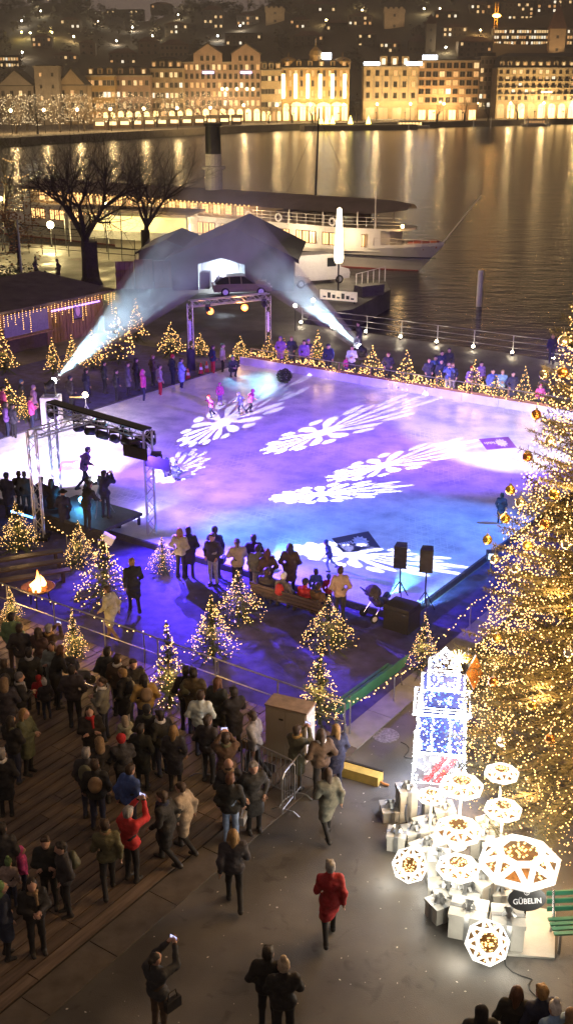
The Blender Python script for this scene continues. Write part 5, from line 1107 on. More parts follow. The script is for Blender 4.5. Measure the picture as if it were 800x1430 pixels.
# ================================================================ small lit conifers
def conifer(h, r, seed, levels=13, per=10, blade=.12, nb=130, br=.0145, sparse=1.0):
    rd = random.Random(seed); fo = MB(); tw = MB(); tips = []
    tw.tube([(0, 0, 0), (0, 0, h * .5), (0, 0, h)], [h * .018, h * .012, .006], 6)
    for l in range(levels):
        f = l / (levels - 1); z = h * (.10 + .84 * f); L0 = r * (1 - f) ** 1.2 + .035
        n = max(4, int(per * (1 - .45 * f)))
        for k in range(n):
            if rd.random() > sparse: continue
            a = 6.283 * (k + rd.uniform(-.3, .3)) / n + l * .6; L_ = L0 * rd.uniform(.7, 1.12); dr = rd.uniform(-.28, .02) + .5 * f
            d = Vector((math.cos(a), math.sin(a), dr)); sd = Vector((-math.sin(a), math.cos(a), 0))
            p0 = Vector((0, 0, z)); tw.tube([p0, p0 + d * L_], [.008, .003], 3, cap=False)
            m = max(4, int(L_ / .045))
            for q in range(m):
                g_ = (q + .6) / m; c = p0 + d * L_ * g_ + Vector((0, 0, -.04 * g_ * L_)); bl = blade * rd.uniform(.7, 1.25) * (1.15 - .55 * g_)
                for s in (-1, 1):
                    e = c + sd * s * bl + d * bl * .7 + Vector((0, 0, rd.uniform(-.35, .4) * bl)); wv_ = d * bl * .16
                    fo.add([c - wv_, c + wv_, e], [(0, 1, 2)])
                e = c + Vector((0, 0, bl * .8)) + d * bl * .5; fo.add([c - sd * bl * .16, c + sd * bl * .16, e], [(0, 1, 2)])
            tips.append((p0, d, L_))
    bl_ = MB()
    for i in range(nb):
        f = i / nb; z = h * (.08 + .9 * (1 - math.sqrt(1 - f * .98))) if i > nb * .12 else h * rd.uniform(.6, 1.0); a = f * 6.283 * 9 + rd.uniform(-.5, .5); q = r * max(0.0, 1 - (z / h - .08) / .9) ** 1.2 * rd.uniform(.6, 1.08) + .03
        bl_.octa((q * math.cos(a), q * math.sin(a), z + rd.uniform(-.06, .06)), br * rd.uniform(.7, 1.35))
    return fo, tw, bl_
CON = []
for i, (h, r, nb, sp) in enumerate(((2.2, .92, 340, .95), (1.8, .98, 320, .95), (2.4, .74, 270, .75), (2.0, 1.08, 340, .9))):
    fo, tw, bl_ = conifer(h, r, 40 + i, nb=nb, sparse=sp)
    fo2, tw2, bl2 = conifer(h, r, 60 + i, levels=9, per=7, nb=130, br=.024, blade=.15)
    CON.append((h, fo.mesh('foliage', needles), tw.mesh('trunk', bark), bl_.mesh('string_lights', bulb_warm), fo2.mesh('foliage', needles), bl2.mesh('string_lights', bulb_gold)))
def added_rink_mast():  # unseen mast added to even out the light on the ice
    q = UV(1.3, 10.5); t = thing('added_lighting_mast', 'added lighting mast hidden behind the big tree at the right rink edge', 'mast', q)
    MB().tube([(0, 0, .05), (0, 0, 7.2)], [.09, .07], 8).ob('pole', steel, t); MB().bx(-.4, .4, -.4, .4, 0, .08).ob('foot_plate', black_metal, t); MB().bar((-.9, .5, 7.0), (.9, -.5, 7.0), .06, .06).ob('crossbar', steel, t)
    MAST.append(q)
MAST = []; added_rink_mast()
def lit_tree(px, py, kind, hgt, label, group, far=False, power=9):
    """foot pixel"""
    c = CON[kind]; p = G(px, py); s = hgt / c[0]
    t = thing('lit_conifer', label, 'tree', p, rnd.uniform(0, 6.28), group); t.scale = (s * rnd.uniform(.85, 1.15), s * rnd.uniform(.85, 1.15), s * rnd.uniform(.93, 1.06))
    ob('foliage', c[4] if far else c[1], t); ob('trunk', c[2], t); ob('string_lights', c[5] if far else c[3], t, kind='stuff')
    light('POINT', 'tree_glow', t, p + Vector((.25, -.75, hgt * .5)), power * 1.3, (1, .62, .26), .35); light('POINT', 'inner_glow', t, p + Vector((0, 0, hgt * .45)), power * 4, (1, .54, .18), .2); return t
NG, FG, LG = 'small lit conifers on the carpet', 'small lit conifers along the far fence', 'small lit conifers left of the rink'
for a in ((297, 918, 0, 2.0, 'large bushy lit conifer in the middle of the blue carpet'), (333, 866, 1, 1.75, 'lit conifer just left of the wooden bench'), (458, 904, 1, 1.7, 'lit conifer with bare tip in front of the wooden bench'), (446, 1012, 2, 2.35, 'slim lit conifer right behind the grey cabinet'), (590, 938, 2, 1.85, 'slim lit conifer beside the glowing tower figure'),
          (238, 988, 2, 2.35, 'tall thin lit conifer among the crowd left of the cabinet'), (106, 920, 2, 1.55, 'thin lit conifer in the crowd behind the pushchair'), (228, 797, 3, 1.25, 'low bushy conifer at the foot of the right truss leg'), (113, 790, 0, 1.75, 'bushy lit conifer in front of the follow spot platform'), (148, 842, 3, 2.2, 'wide lit conifer with a lantern behind it near the fire bowl'), (28, 768, 0, 1.85, 'lit conifer at the left edge above the fire bowl'), (18, 868, 2, 1.2, 'small thin lit conifer at the left edge below the fire bowl')):
    lit_tree(*a, NG, power=11)
for i, a in enumerate(sorted(((240, 497, 1, 2.1), (336, 506, 1, 1.6), (375, 503, 1, 1.5), (443, 517, 2, 2.2), (397, 508, 2, 1.5), (519, 533, 0, 2.1), (566, 546, 0, 2.3), (660, 560, 0, 2.2), (729, 572, 0, 2.1), (612, 553, 1, 1.4), (690, 566, 1, 1.5)))):
    lit_tree(*a, f'lit conifer behind the far garland fence, {ORD[i - 1]} from left' if i else 'lit conifer left of the rear gate truss', FG, True, 12)
for i, a in enumerate(sorted(((166, 508, 0, 3.4), (192, 478, 2, 2.6), (131, 516, 2, 2.4), (103, 512, 2, 1.9), (76, 522, 2, 2.0), (14, 582, 1, 1.8), (36, 588, 2, 1.5), (8, 520, 2, 2.6), (280, 498, 1, 1.5)))):
    lit_tree(*a, f'sparsely lit conifer behind the spectators left of the rink, {ORD[i]} from left', LG, True, 8)
# ================================================================ far fence with dense garland
ff = thing('garland_fence', 'timber edged fence wrapped in dense fairy lights along the far side of the rink', 'fence', UV(-23.2, 23.55), UA)
plank_warm = mat('fence_plank', (.28, .15, .08), .7, var=.3, sc=2)
for k_ in range(13): MB().tube([(k_ * 1.98, 0, 0), (k_ * 1.98, 0, 1.0)], .04, 6).ob('post', wood, ff)
for k_ in range(12):
    MB().bx(k_ * 1.98 + .03, k_ * 1.98 + 1.95, -.22, -.16, .3, .62).ob('plank', plank_warm, ff)
MB().tube([(0, 0, 1.0), (23.7, 0, 1.0)], .03, 5).ob('rail', steel, ff)
lr = random.Random(14); pts = []
for k_ in range(900):
    x = lr.uniform(0, 23.7); pts.append((x, lr.uniform(-.25, .25), .30 + .62 * lr.random() * (0.75 + .25 * math.sin(x * 1.9))))
bulbs(pts, .034, bulb_gold, 'garland_lights', ff)
b = MB()
for k_ in range(2600):
    c = Vector((lr.uniform(0, 23.7), lr.uniform(-.25, .25), .25 + .65 * lr.random())); a = lr.uniform(0, 6.3); d = Vector((math.cos(a), math.sin(a) * .6, lr.uniform(-.4, .6))) * .13; b.add([c, c + Vector((0, 0, .03)), c + d], [(0, 1, 2)])
b.ob('fir_garland', needles, ff, kind='stuff')
for k_ in range(6): light('POINT', 'garland_glow', ff, UV(-21.5 + k_ * 4, 22.9, .75), 12, (1, .62, .28), .3)
# ================================================================ trusses
def truss(b, a, c, w_=.29, r=.025, seg=.36):
    a = Vector(a); c = Vector(c); d = (c - a); L_ = d.length; d.normalize(); u = Vector((0, 0, 1)) if abs(d.z) < .9 else Vector((1, 0, 0)); x = d.cross(u).normalized(); y = x.cross(d); h = w_ / 2
    cs = [x * h + y * h, x * -h + y * h, x * -h + y * -h, x * h + y * -h]
    for q in cs: b.tube([a + q, c + q], r, 6)
    n = max(2, int(L_ / seg))
    for i in range(n):
        for j in range(4):
            p, q = (cs[j], cs[(j + 1) % 4]) if i % 2 else (cs[(j + 1) % 4], cs[j]); b.tube([a + d * L_ * i / n + p, a + d * L_ * (i + 1) / n + q], r * .55, 4, cap=False)
def head_lamp(label, loc, target, group, lens_m, on=None, scale=1.0):
    t = thing('moving_head_lamp', label, 'stage light', loc, 0, group); t.scale = (scale,) * 3
    MB().bx(-.17, .17, -.12, .12, -.12, 0).ob('base', black_plastic, t)
    yk = MB().bx(-.2, -.16, -.06, .06, -.42, -.1).bx(.16, .2, -.06, .06, -.42, -.1).ob('yoke', black_plastic, t)
    c = Vector((0, 0, -.36)); d = (Vector(target) - (Vector(loc) + c)).normalized()
    b = MB(); b.tube([c - d * .24, c - d * .18, c + d * .12, c + d * .22], [.1, .15, .15, .12], 12); b.ob('lamp_body', black_plastic, t)
    MB().tube([c + d * .215, c + d * .235], [.10, .10], 12).ob('lens', lens_m, t)
    return t, Vector(loc) + (c + d * .27) * scale, d
lens_on = mat('lens_violet', (.8, .7, 1), .2, emit=(.8, .6, 1), es=4, var=0, sample=False)
lens_off = mat('lens_dark', (.03, .03, .05), .1, var=0)
lens_white = mat('lens_white', (1, 1, 1), .2, emit=(.9, .95, 1), es=60, var=0, sample=False)
LB = G(82, 702); RF = G(213, 752); LF = G(57, 752); TZ = 3.85
ft = thing('lighting_truss', 'tall aluminium lighting truss with hanging lamp heads at the near left rink edge', 'truss', LB)
def rel(p, z): return Vector((p.x - LB.x, p.y - LB.y, z))
for p in (LB, RF, LF):
    b = MB(); truss(b, rel(p, .1), rel(p, TZ + .14)); lg = b.ob('leg', alu, ft); MB().bx(-.3, .3, -.3, .3, 0, .1, None, Matrix.Translation(rel(p, 0))).ob('base_plate', black_metal, lg)
b = MB(); truss(b, rel(LB, TZ), rel(RF, TZ)); b.ob('beam', alu, ft)
MJ = LB.lerp(RF, .42); b = MB(); truss(b, rel(LF, TZ), rel(MJ, TZ)); b.ob('beam', alu, ft)
b = MB(); b.bar(rel(LB, TZ + .19), rel(RF, TZ + .19), .42, .05); b.ob('cable_cover', black_metal, ft)
def on_beam(f, dz=-.16): p = LB.lerp(RF, f); p.z = TZ + dz; return p
VIOLET = (.22, .09, 1.0); LILAC = (.62, .50, 1.0); BLUE = (.10, .16, 1.0); CYAN = (.25, .65, 1.0)
def gobo(lo, n=14, rot=0.0, half=9.0):
    d = lo.data; d.use_nodes = True; nt = d.node_tree; L = nt.links; em = [q for q in nt.nodes if q.type == 'EMISSION'][0]
    tc = nt.nodes.new('ShaderNodeNewGeometry'); vt_ = nt.nodes.new('ShaderNodeVectorTransform'); vt_.vector_type = 'VECTOR'; vt_.convert_from = 'WORLD'; vt_.convert_to = 'OBJECT'; L.new(tc.outputs['Incoming'], vt_.inputs[0]); sp = nt.nodes.new('ShaderNodeSeparateXYZ'); L.new(vt_.outputs[0], sp.inputs[0])
    def M(op, a, b_=None, c_=None):
        m = nt.nodes.new('ShaderNodeMath'); m.operation = op
        for i, q in enumerate((a, b_, c_)):
            if q is None: continue
            if isinstance(q, (int, float)): m.inputs[i].default_value = q
            else: L.new(q, m.inputs[i])
        return m.outputs[0]
    z = M('ABSOLUTE', sp.outputs[2]); x = M('DIVIDE', sp.outputs[0], z); y = M('DIVIDE', sp.outputs[1], z)
    r = M('DIVIDE', M('SQRT', M('ADD', M('MULTIPLY', x, x), M('MULTIPLY', y, y))), math.tan(R(half)))
    a = M('ADD', M('DIVIDE', M('ARCTAN2', y, x), 6.28318), 2.0 + rot)
    def petals(k, off, rc, rw, tw):
        t = M('MULTIPLY', M('ABSOLUTE', M('SUBTRACT', M('FRACT', M('ADD', M('MULTIPLY', a, k), off)), .5)), 2.0)
        e1 = M('DIVIDE', t, tw); e2 = M('DIVIDE', M('SUBTRACT', r, rc), rw); return M('ADD', M('MULTIPLY', e1, e1), M('MULTIPLY', e2, e2))
    v = M('MINIMUM', petals(n, 0, .50, .34, .60), petals(n, .5, .84, .14, .42)); v = M('MINIMUM', v, M('MULTIPLY', r, 4.2))
    mr = nt.nodes.new('ShaderNodeMapRange'); mr.interpolation_type = 'SMOOTHSTEP'; mr.inputs[1].default_value = .82; mr.inputs[2].default_value = 1.15; mr.inputs[3].default_value = 1.0; mr.inputs[4].default_value = 0.0; L.new(v, mr.inputs[0])
    L.new(mr.outputs[0], em.inputs['Strength'])
HG = 'lamp heads under the front truss'
gob = [((312, 590), 40000, 7.0, .0), ((450, 604), 70000, 5.8, .03), ((448, 690), 45000, 6.6, .05), ((245, 657), 11000, 9, .02), ((490, 775), 48000, 7.2, .01), ((535, 650), 60000, 5.4, .04)]
for i, (tp, pw_, half, ro) in enumerate(gob):
    f = .30 + i * .125; q = on_beam(f); tg = G(tp[0], tp[1], ICEZ)
    t, lp_, d = head_lamp(f'black moving head lamp under the front truss beam, {ORD[i]} from left', q, tg, HG, lens_on)
    lo = light('SPOT', 'gobo_beam', t, lp_, pw_, (.86, .80, 1.0), .004, tg, half * 2 + 1, .05); gobo(lo, 14, ro, half)
# washes
for i, (tp, pw_, c_, an) in enumerate((((330, 600), 6200, (.20, .075, 1), 95), ((520, 640), 8200, (.20, .075, 1), 75), ((520, 760), 4500, (.04, .18, 1), 80), ((300, 700), 2400, (.2, .10, 1), 110))):
    q = on_beam(.2 + i * .25, -.02) + Vector((.25, .25, 0)); tg = G(tp[0], tp[1])
    t, lp_, d = head_lamp(f'violet wash lamp on the rink side of the front truss, {ORD[i]} from left', q, tg, 'wash lamps on the front truss', lens_on, scale=.9)
    light('SPOT', 'wash_beam', t, lp_, pw_, c_, .12, tg, an, .9)
t, lp_, d = head_lamp('white flood lamp on the left leg of the front truss', on_beam(.06, .0) + Vector((-.2, .3, 0)), G(60, 640), HG, lens_on); light('SPOT', 'flood_beam', t, lp_, 14000, (.80, .62, 1), .15, G(85, 652), 72, .8)
def barn_door(t, lp_, far=MATV0 - .05):  # plate added to cut the blue wash off at the deck
    u_, v_ = toUV(lp_); dd = .16; dz = dd * lp_.z / (v_ - far); o_ = Vector(t.location); b = MB()
    p0 = UV(u_ - .55, v_ - dd, lp_.z - dz) - o_; p1 = UV(u_ + .55, v_ - dd, lp_.z - dz) - o_; up = Vector((0, 0, .42)); b.bar(p0 + up * .5, p1 + up * .5, .012, .42); b.ob('barn_door', black_metal, t)
t, lp_, d = head_lamp('blue wash lamp on the camera side of the front truss', on_beam(.92) + Vector((-.1, -.4, 0)), G(330, 860), HG, lens_off); light('SPOT', 'wash_beam', t, lp_, 6500, (.13, .05, 1), .03, G(300, 860), 125, .9); barn_door(t, lp_)
t, lp_, d = head_lamp('second blue wash lamp hung on the right truss leg', Vector((RF.x + .3, RF.y - .25, 3.3)), G(520, 930), HG, lens_off); light('SPOT', 'wash_beam', t, lp_, 16000, (.13, .05, 1), .03, G(480, 920), 90, .9); barn_door(t, lp_)
for i, (tp, pw_, c_, an, bl) in enumerate((((697, 612), 7500, (1, .93, .98), 44, .5), ((560, 600), 8000, (.20, .075, 1), 85, .9), ((420, 560), 19000, (.22, .08, 1), 60, .9), ((560, 760), 3800, (.04, .22, 1), 80, .9))):
    q = MAST[0] + Vector((-.75 + i * .5, .4 - i * .27, 6.95)); tg = G(*tp); t, lp_, d = head_lamp(['white pool lamp on the added mast behind the tree', 'violet wash lamp on the added mast behind the tree', 'long throw violet lamp on the added mast behind the tree', 'blue wash lamp on the added mast behind the tree'][i], q, tg, 'lamps on the added mast', lens_on); light('SPOT', 'added_mast_beam', t, lp_, pw_, c_, .08, tg, an, bl)  # added lamps, out of sight behind the tree
# rear gate truss with two orange lamps
GL, GR = G(268, 516), G(375, 502); GZ = 3.72
gt = thing('gate_truss', 'white lit rear gate truss with two orange lamps at the back corner of the rink', 'truss', GL)
def relg(p, z): return Vector((p.x - GL.x, p.y - GL.y, z))
gate_m = mat('gate_panel', (.62, .58, .6), .5, var=.1)
for p in (GL, GR):
    b = MB(); truss(b, relg(p, .05), relg(p, GZ)); lg = b.ob('leg', alu, gt); MB().bx(-.07, .07, -.20, -.17, 1.7, GZ - .9, None, Matrix.Translation(relg(p, 0))).ob('leg_banner', gate_m, lg); MB().bx(-.24, .24, -.24, .24, 0, 1.2, None, Matrix.Translation(relg(p, 0))).ob('leg_skirt', black_plastic, lg)
b = MB(); truss(b, relg(GL, GZ), relg(GR, GZ), .32, .035); b.ob('beam', alu, gt)
orange_m = mat('orange_lens', (1, .6, .2), .3, emit=(1, .17, .008), es=4, var=0, sample=False)
for i, (px, py) in enumerate(((295, 435), (342, 432))):
    f = (px - 268) / 107; q = GL.lerp(GR, f); q.z = GZ - .18; t = thing('orange_par_lamp', f'glowing orange lamp hung under the {"left" if i == 0 else "right"} half of the gate truss', 'stage light', q, 0, 'orange lamps of the gate truss')
    MB().tube([(0, 0, .1), (0, 0, -.12)], .03, 6).ob('hook', black_metal, t); MB().tube([(0, .14, -.25), (0, -.12, -.3)], [.1, .16], 12).ob('lamp_can', black_metal, t); MB().sph((0, -.16, -.32), .2, 12, 8, sc=(1, .5, 1)).ob('lens', orange_m, t)
    light('POINT', 'glow', t, q + Vector((0, -.45, -.32)), 45, (1, .45, .1), .12)
q = G(412, 462); t = thing('stand_lamp', 'warm lamp on a pole right of the gate truss', 'stage light', q); MB().tube([(0, 0, 0), (0, 0, 1.55)], .03, 6).ob('pole', black_metal, t); MB().sph((0, 0, 1.65), .12, 10, 6).ob('bulb', lamp_star, t); light('POINT', 'glow', t, q + Vector((0, -.3, 1.65)), 40, (1, .8, .5), .1)
# beam lamps left and right
def beam_lamp(label, foot, ztop, target, power, c_, ang, box=True):
    t = thing('beam_lamp', label, 'stage light', foot, 0, 'white beam lamps beside the rink')
    if box: MB().bx(-.42, .42, -.42, .42, 0, ztop - .55).ob('white_plinth', mat('plinth_cloth', (.55, .52, .55), .7), t)
    else:
        for a in (0, 2.1, 4.2): MB().tube([(0, 0, ztop - .7), (.45 * math.cos(a), .45 * math.sin(a), 0)], .02, 5).ob('tripod_leg', steel, t)
    c = Vector((0, 0, ztop)); d = (Vector(target) - (Vector(foot) + c)).normalized()
    MB().bx(-.25, .25, -.2, .2, ztop - .55, ztop - .4).bx(-.24, -.19, -.07, .07, ztop - .4, ztop + .08).bx(.19, .24, -.07, .07, ztop - .4, ztop + .08).ob('yoke', black_plastic, t)
    MB().tube([c - d * .26, c - d * .18, c + d * .15, c + d * .26], [.1, .17, .17, .14], 12).ob('lamp_body', black_plastic, t); MB().sph(c + d * .26, .14, 12, 8).ob('lens', lens_white, t)
    lo = light('SPOT', 'beam', t, Vector(foot) + c + d * .45, power, c_, .01, target, ang, .35); gobo(lo, 9, .02, ang * .5); return t, Vector(foot) + c, d
FL = G(75, 601); tA = AT(250, 365, FL.y + 6)
_, pA, dA = beam_lamp('bright beam lamp on a white plinth at the left rink edge', FL, 2.2, tA, 27000, (.58, .85, 1), 22)
FR_ = G(505, 524); tB = AT(395, 388, FR_.y + 4)
_, pB, dB = beam_lamp('bright beam lamp behind the far fence pointing up at the quay', FR_, 1.45, tB, 30000, (.58, .87, 1), 18, False)
q = G(122, 590); t = thing('stand_lamp', 'warm star bright lamp on a tripod left of the rink', 'stage light', q)
for a in (0, 2.1, 4.2): MB().tube([(0, 0, .9), (.45 * math.cos(a), .45 * math.sin(a), 0)], .02, 5).ob('tripod_leg', steel, t)
MB().tube([(0, 0, .85), (0, 0, 1.25)], .025, 6).ob('pole', steel, t); MB().sph((0, 0, 1.35), .13, 10, 6).ob('bulb', lamp_star, t); MB().bx(-.75, -.1, -.03, .03, 1.22, 1.27).ob('barn_door', mat('gold_flap', (.5, .35, .1), .4), t); light('POINT', 'glow', t, q + Vector((.1, -.3, 1.35)), 60, (1, .85, .55), .1)
# thin drifting smoke that shows the beams
def smoke_cone(name, p, d, L_, r0, r1, dens, label):
    m = bpy.data.materials.new(name); m.use_nodes = True; nt = m.node_tree; nt.nodes.clear(); o = nt.nodes.new('ShaderNodeOutputMaterial'); v = nt.nodes.new('ShaderNodeVolumePrincipled'); v.inputs['Density'].default_value = dens; v.inputs['Color'].default_value = (.92, .95, 1, 1); v.inputs['Anisotropy'].default_value = .1; nt.links.new(v.outputs[0], o.inputs['Volume'])
    tc = nt.nodes.new('ShaderNodeTexCoord'); ds_ = nt.nodes.new('ShaderNodeVectorMath'); ds_.operation = 'DISTANCE'; ds_.inputs[1].default_value = p; nt.links.new(tc.outputs['Object'], ds_.inputs[0]); mr = nt.nodes.new('ShaderNodeMapRange'); mr.interpolation_type = 'SMOOTHSTEP'; mr.inputs[1].default_value = L_ * .3; mr.inputs[2].default_value = L_; mr.inputs[3].default_value = dens; mr.inputs[4].default_value = 0.0; nt.links.new(ds_.outputs['Value'], mr.inputs[0]); nz = nt.nodes.new('ShaderNodeTexNoise'); nz.inputs['Scale'].default_value = .9; nz.inputs['Detail'].default_value = 3; nt.links.new(tc.outputs['Object'], nz.inputs['Vector']); m2 = nt.nodes.new('ShaderNodeMapRange'); m2.inputs[1].default_value = .35; m2.inputs[2].default_value = .65; m2.inputs[3].default_value = .4; m2.inputs[4].default_value = 1.4; nt.links.new(nz.outputs[0], m2.inputs[0]); mu = nt.nodes.new('ShaderNodeMath'); mu.operation = 'MULTIPLY'; nt.links.new(mr.outputs[0], mu.inputs[0]); nt.links.new(m2.outputs[0], mu.inputs[1]); nt.links.new(mu.outputs[0], v.inputs['Density'])
    b = MB(); b.tube([p, p + d * L_], [r0, r1], 20); return b.ob('smoke', m, kind='stuff', label=label)
smoke_cone('smoke_left', pA + dA * .35, dA, 17.5, .12, 3.5, .27, 'drifting smoke lit up by the left beam lamp')
smoke_cone('smoke_right', pB + dB * .35, dB, 13.5, .27, 2.2, .36, 'drifting smoke lit up by the right beam lamp')
# low grazing lamps at the near rink edge
for i, (px, py, tx, ty, pw_, c_) in enumerate(((166, 742, 300, 660, 2200, (.8, .75, 1)), (372, 800, 480, 690, 2000, (.2, .6, 1)), (538, 846, 650, 740, 2600, (.15, .65, 1)), (572, 866, 690, 770, 1800, (.25, .65, 1)))):
    q = G(px, py); q.z = .02; t = thing('floor_par_lamp', f'small floor lamp shining flat across the ice from the near edge, {ORD[i]} from left', 'stage light', q, 0, 'floor lamps at the near rink edge'); tg = G(tx, ty, .0); d = (tg - q).normalized()
    MB().tube([Vector((0, 0, .30)) - d * .14, Vector((0, 0, .30)) + d * .12], [.08, .12], 10).ob('lamp_can', black_metal, t); MB().tube([Vector((0, 0, .30)) + d * .115, Vector((0, 0, .30)) + d * .13], .10, 10).ob('lens', lens_on, t); MB().bx(-.1, .1, -.1, .1, 0, .2).ob('foot', black_metal, t)
    light('SPOT', 'graze_beam', t, q + Vector((0, 0, .32)) + d * .16, pw_, c_, .05, q + d * 12 + Vector((0, 0, -.25)), 34, .8)
# white follow spot pool on the right ice mat: lamp stands on the follow spot platform
pl = thing('spot_platform', 'low black platform with blue edge light under the follow spot', 'platform', G(112, 742), UA)
MB().bx(-1.6, 1.7, -.6, 1.5, .5, .62).ob('top', mat('platform_top', (.05, .05, .06), .7), pl)
for x in (-1.5, .1, 1.6):
    for y in (-.5, 1.4): MB().bx(x - .04, x + .04, y - .04, y + .04, 0, .5).ob('leg', black_metal, pl)
MB().bx(-1.6, 1.7, -.63, -.605, .05, .5).ob('skirt', mat('platform_skirt', (.03, .03, .045), .8), pl)
MB().bx(-2.9, -1.65, -.62, -.58, .3, .36).ob('blue_tube', mat('blue_tube', (.2, .5, 1), .4, emit=(.1, .4, 1), es=6, var=0), pl)
q = UV(*[a + b_ for a, b_ in zip(toUV(G(112, 742)), (.55, .55))], .62)
fs_t = thing('follow_spot', 'white follow spot on a tripod standing on the black platform', 'stage light', q)
for a in (.3, 2.4, 4.5): MB().tube([(0, 0, 1.05), (.5 * math.cos(a), .5 * math.sin(a), 0)], .02, 5).ob('tripod_leg', steel, fs_t)
tg = G(700, 612); d = (tg - (q + Vector((0, 0, 1.3)))).normalized(); c = Vector((0, 0, 1.3)); MB().tube([c - d * .5, c - d * .45, c + d * .4, c + d * .5], [.12, .17, .17, .14], 12).ob('lamp_body', black_plastic, fs_t); MB().tube([c + d * .5, c + d * .52], .13, 12).ob('lens', lens_white, fs_t); MB().sph(c - d * .1 + Vector((0, -.22, .12)), .09, 8, 6).ob('side_lamp', lens_white, fs_t)
light('SPOT', 'follow_beam', fs_t, q + c + d * .6, 900, (1, .95, .98), .04, tg, 9, .55)
q = G(116, 728); t = thing('blue_lamp', 'small blue star bright lamp on the platform edge', 'stage light', q); MB().bx(-.08, .08, -.08, .08, .62, .75).ob('foot', black_metal, t); MB().sph((0, 0, .85), .1, 10, 6).ob('lens', mat('blue_lens', (.3, .7, 1), .3, emit=(.1, .55, 1), es=40, var=0, sample=False), t); MB().tube([(0, 0, 0), (0, 0, .65)], .03, 6).ob('pole', black_metal, t); light('POINT', 'glow', t, q + Vector((0, -.3, .9)), 60, (.1, .5, 1), .1)
# cyan pools on the ice by the gate and white flood pool
for i, (px, py, tx, ty, pw_, c_, an) in enumerate(((285, 428, 350, 540, 1100, (.25, .8, 1), 34), (362, 425, 365, 535, 700, (.3, .85, 1), 30))):
    f = (px - 268) / 107; qq = GL.lerp(GR, f); qq.z = GZ - .1; tg = G(tx, ty); t, lp_, d = head_lamp(['cyan head lamp on the left of the gate truss', 'cyan head lamp on the right of the gate truss'][i], qq + Vector((.3, -.1, 0)), tg, 'cyan lamps on the gate truss', lens_off, scale=.8); light('SPOT', 'cyan_beam', t, lp_, pw_, c_, .05, tg, an, .9)
# printed mats frozen on the ice, with pale logo flowers
def ice_mat(pts, label, c_, fl):
    P = [G(*p, ICEZ + .004) for p in pts]; o = sum((p for p in P), Vector()) / 4; t = thing('ice_mat', label, 'mat', o, 0, 'printed mats on the ice'); b = MB(); b.prism([((p - o).x, (p - o).y) for p in P], 0, .006); b.ob('mat_sheet', mat('mat_' + label.split()[0], c_, .6, var=.2, sc=2), t)
    e1 = (P[1] - P[0]) * .5; e2 = (P[3] - P[0]) * .5; b = MB(); n = 22
    b.poly([e1 * (.25 + .42 * (1 if k_ % 2 else .72) * math.cos(6.283 * k_ / n)) + e2 * .75 * (1 if k_ % 2 else .72) * math.sin(6.283 * k_ / n) + Vector((0, 0, .010)) for k_ in range(n)]); b.ob('printed_flower', mat('mat_print', (.6, .56, .66), .6), t)
    for k_ in range(6): a0 = e1 * (-.85 + k_ * .12) + e2 * -.3; MB().poly([a0 + Vector((0, 0, .010)), a0 + e1 * .08 + Vector((0, 0, .010)), a0 + e1 * .08 + e2 * (.3 + .15 * (k_ % 2)) + Vector((0, 0, .010)), a0 + e2 * (.3 + .15 * (k_ % 2)) + Vector((0, 0, .010))]).ob('printed_letter', mat('mat_print'), t)
ice_mat([(668, 613), (709, 610), (721, 625), (679, 628)], 'violet printed mat in the white light pool at right', (.20, .06, .28), 1)
ice_mat([(463, 752), (514, 742), (531, 765), (479, 772)], 'dark printed mat on the ice beside the near snow pattern', (.03, .035, .08), 1)
ice_mat([(86, 644), (124, 641), (124, 655), (82, 658)], 'pinkish printed mat on the white ice behind the front truss', (.35, .08, .2), 1)
# clipped dark bush on the kerb
hb = thing('round_bush', 'dark round bush on the far kerb of the rink', 'bush', G(397, 538)); b = MB(); lr = random.Random(3)
for k_ in range(700):
    v = Vector((lr.gauss(0, 1), lr.gauss(0, 1), lr.gauss(0, 1))).normalized() * lr.uniform(.25, .42); c = v + Vector((0, 0, .5)); m_ = Matrix.Rotation(lr.uniform(0, 6), 3, 'Z') @ Matrix.Rotation(lr.uniform(-1, 1), 3, 'X'); b.poly([c + m_ @ Vector(q) * .07 for q in ((1, 0, 0), (0, .7, .1), (-1, 0, 0), (0, -.7, -.1))])
b.ob('leaves', needles, hb); MB().tube([(0, 0, ICEZ), (0, 0, .45)], .05, 6).ob('stem', bark, hb)
# ================================================================ loudspeakers, crate, pushchairs, benches on the carpet
def speaker(px, py, h, label):
    q = G(px, py); st = thing('speaker_stand', f'black tripod stand under the {label} loudspeaker', 'stand', q, .4, 'loudspeaker stands')
    for a in (.2, 2.3, 4.4): MB().tube([(0, 0, .75), (.42 * math.cos(a), .42 * math.sin(a), .02)], .018, 6).ob('leg', black_metal, st)
    MB().tube([(0, 0, .35), (0, 0, h)], .024, 8).ob('pole', black_metal, st)
    sp = thing('loudspeaker', f'black loudspeaker on a stand, {label} of the two near the rink corner', 'loudspeaker', q + Vector((0, 0, h)), R(-12), 'loudspeakers by the near rink corner')
    MB().prism([(-.2, -.2), (.2, -.2), (.16, .2), (-.16, .2)], 0, .72).ob('cabinet', black_plastic, sp); MB().bx(-.17, .17, -.215, -.2, .05, .67).ob('grille', mat('grille', (.03, .03, .035), .4, .4), sp)
speaker(557, 842, 1.25, 'left'); speaker(592, 857, 1.45, 'right')
MB().bx(-.42, .42, -.36, .36, 0, .78).bx(-.44, .44, -.38, .38, .62, .66).ob('flight_case', black_plastic, None, G(560, 876), rz=UA, label='black covered subwoofer crate beside the loudspeaker stands', cat='case')
pipe = mat('chrome_pipe', (.6, .6, .62), .25, .9)
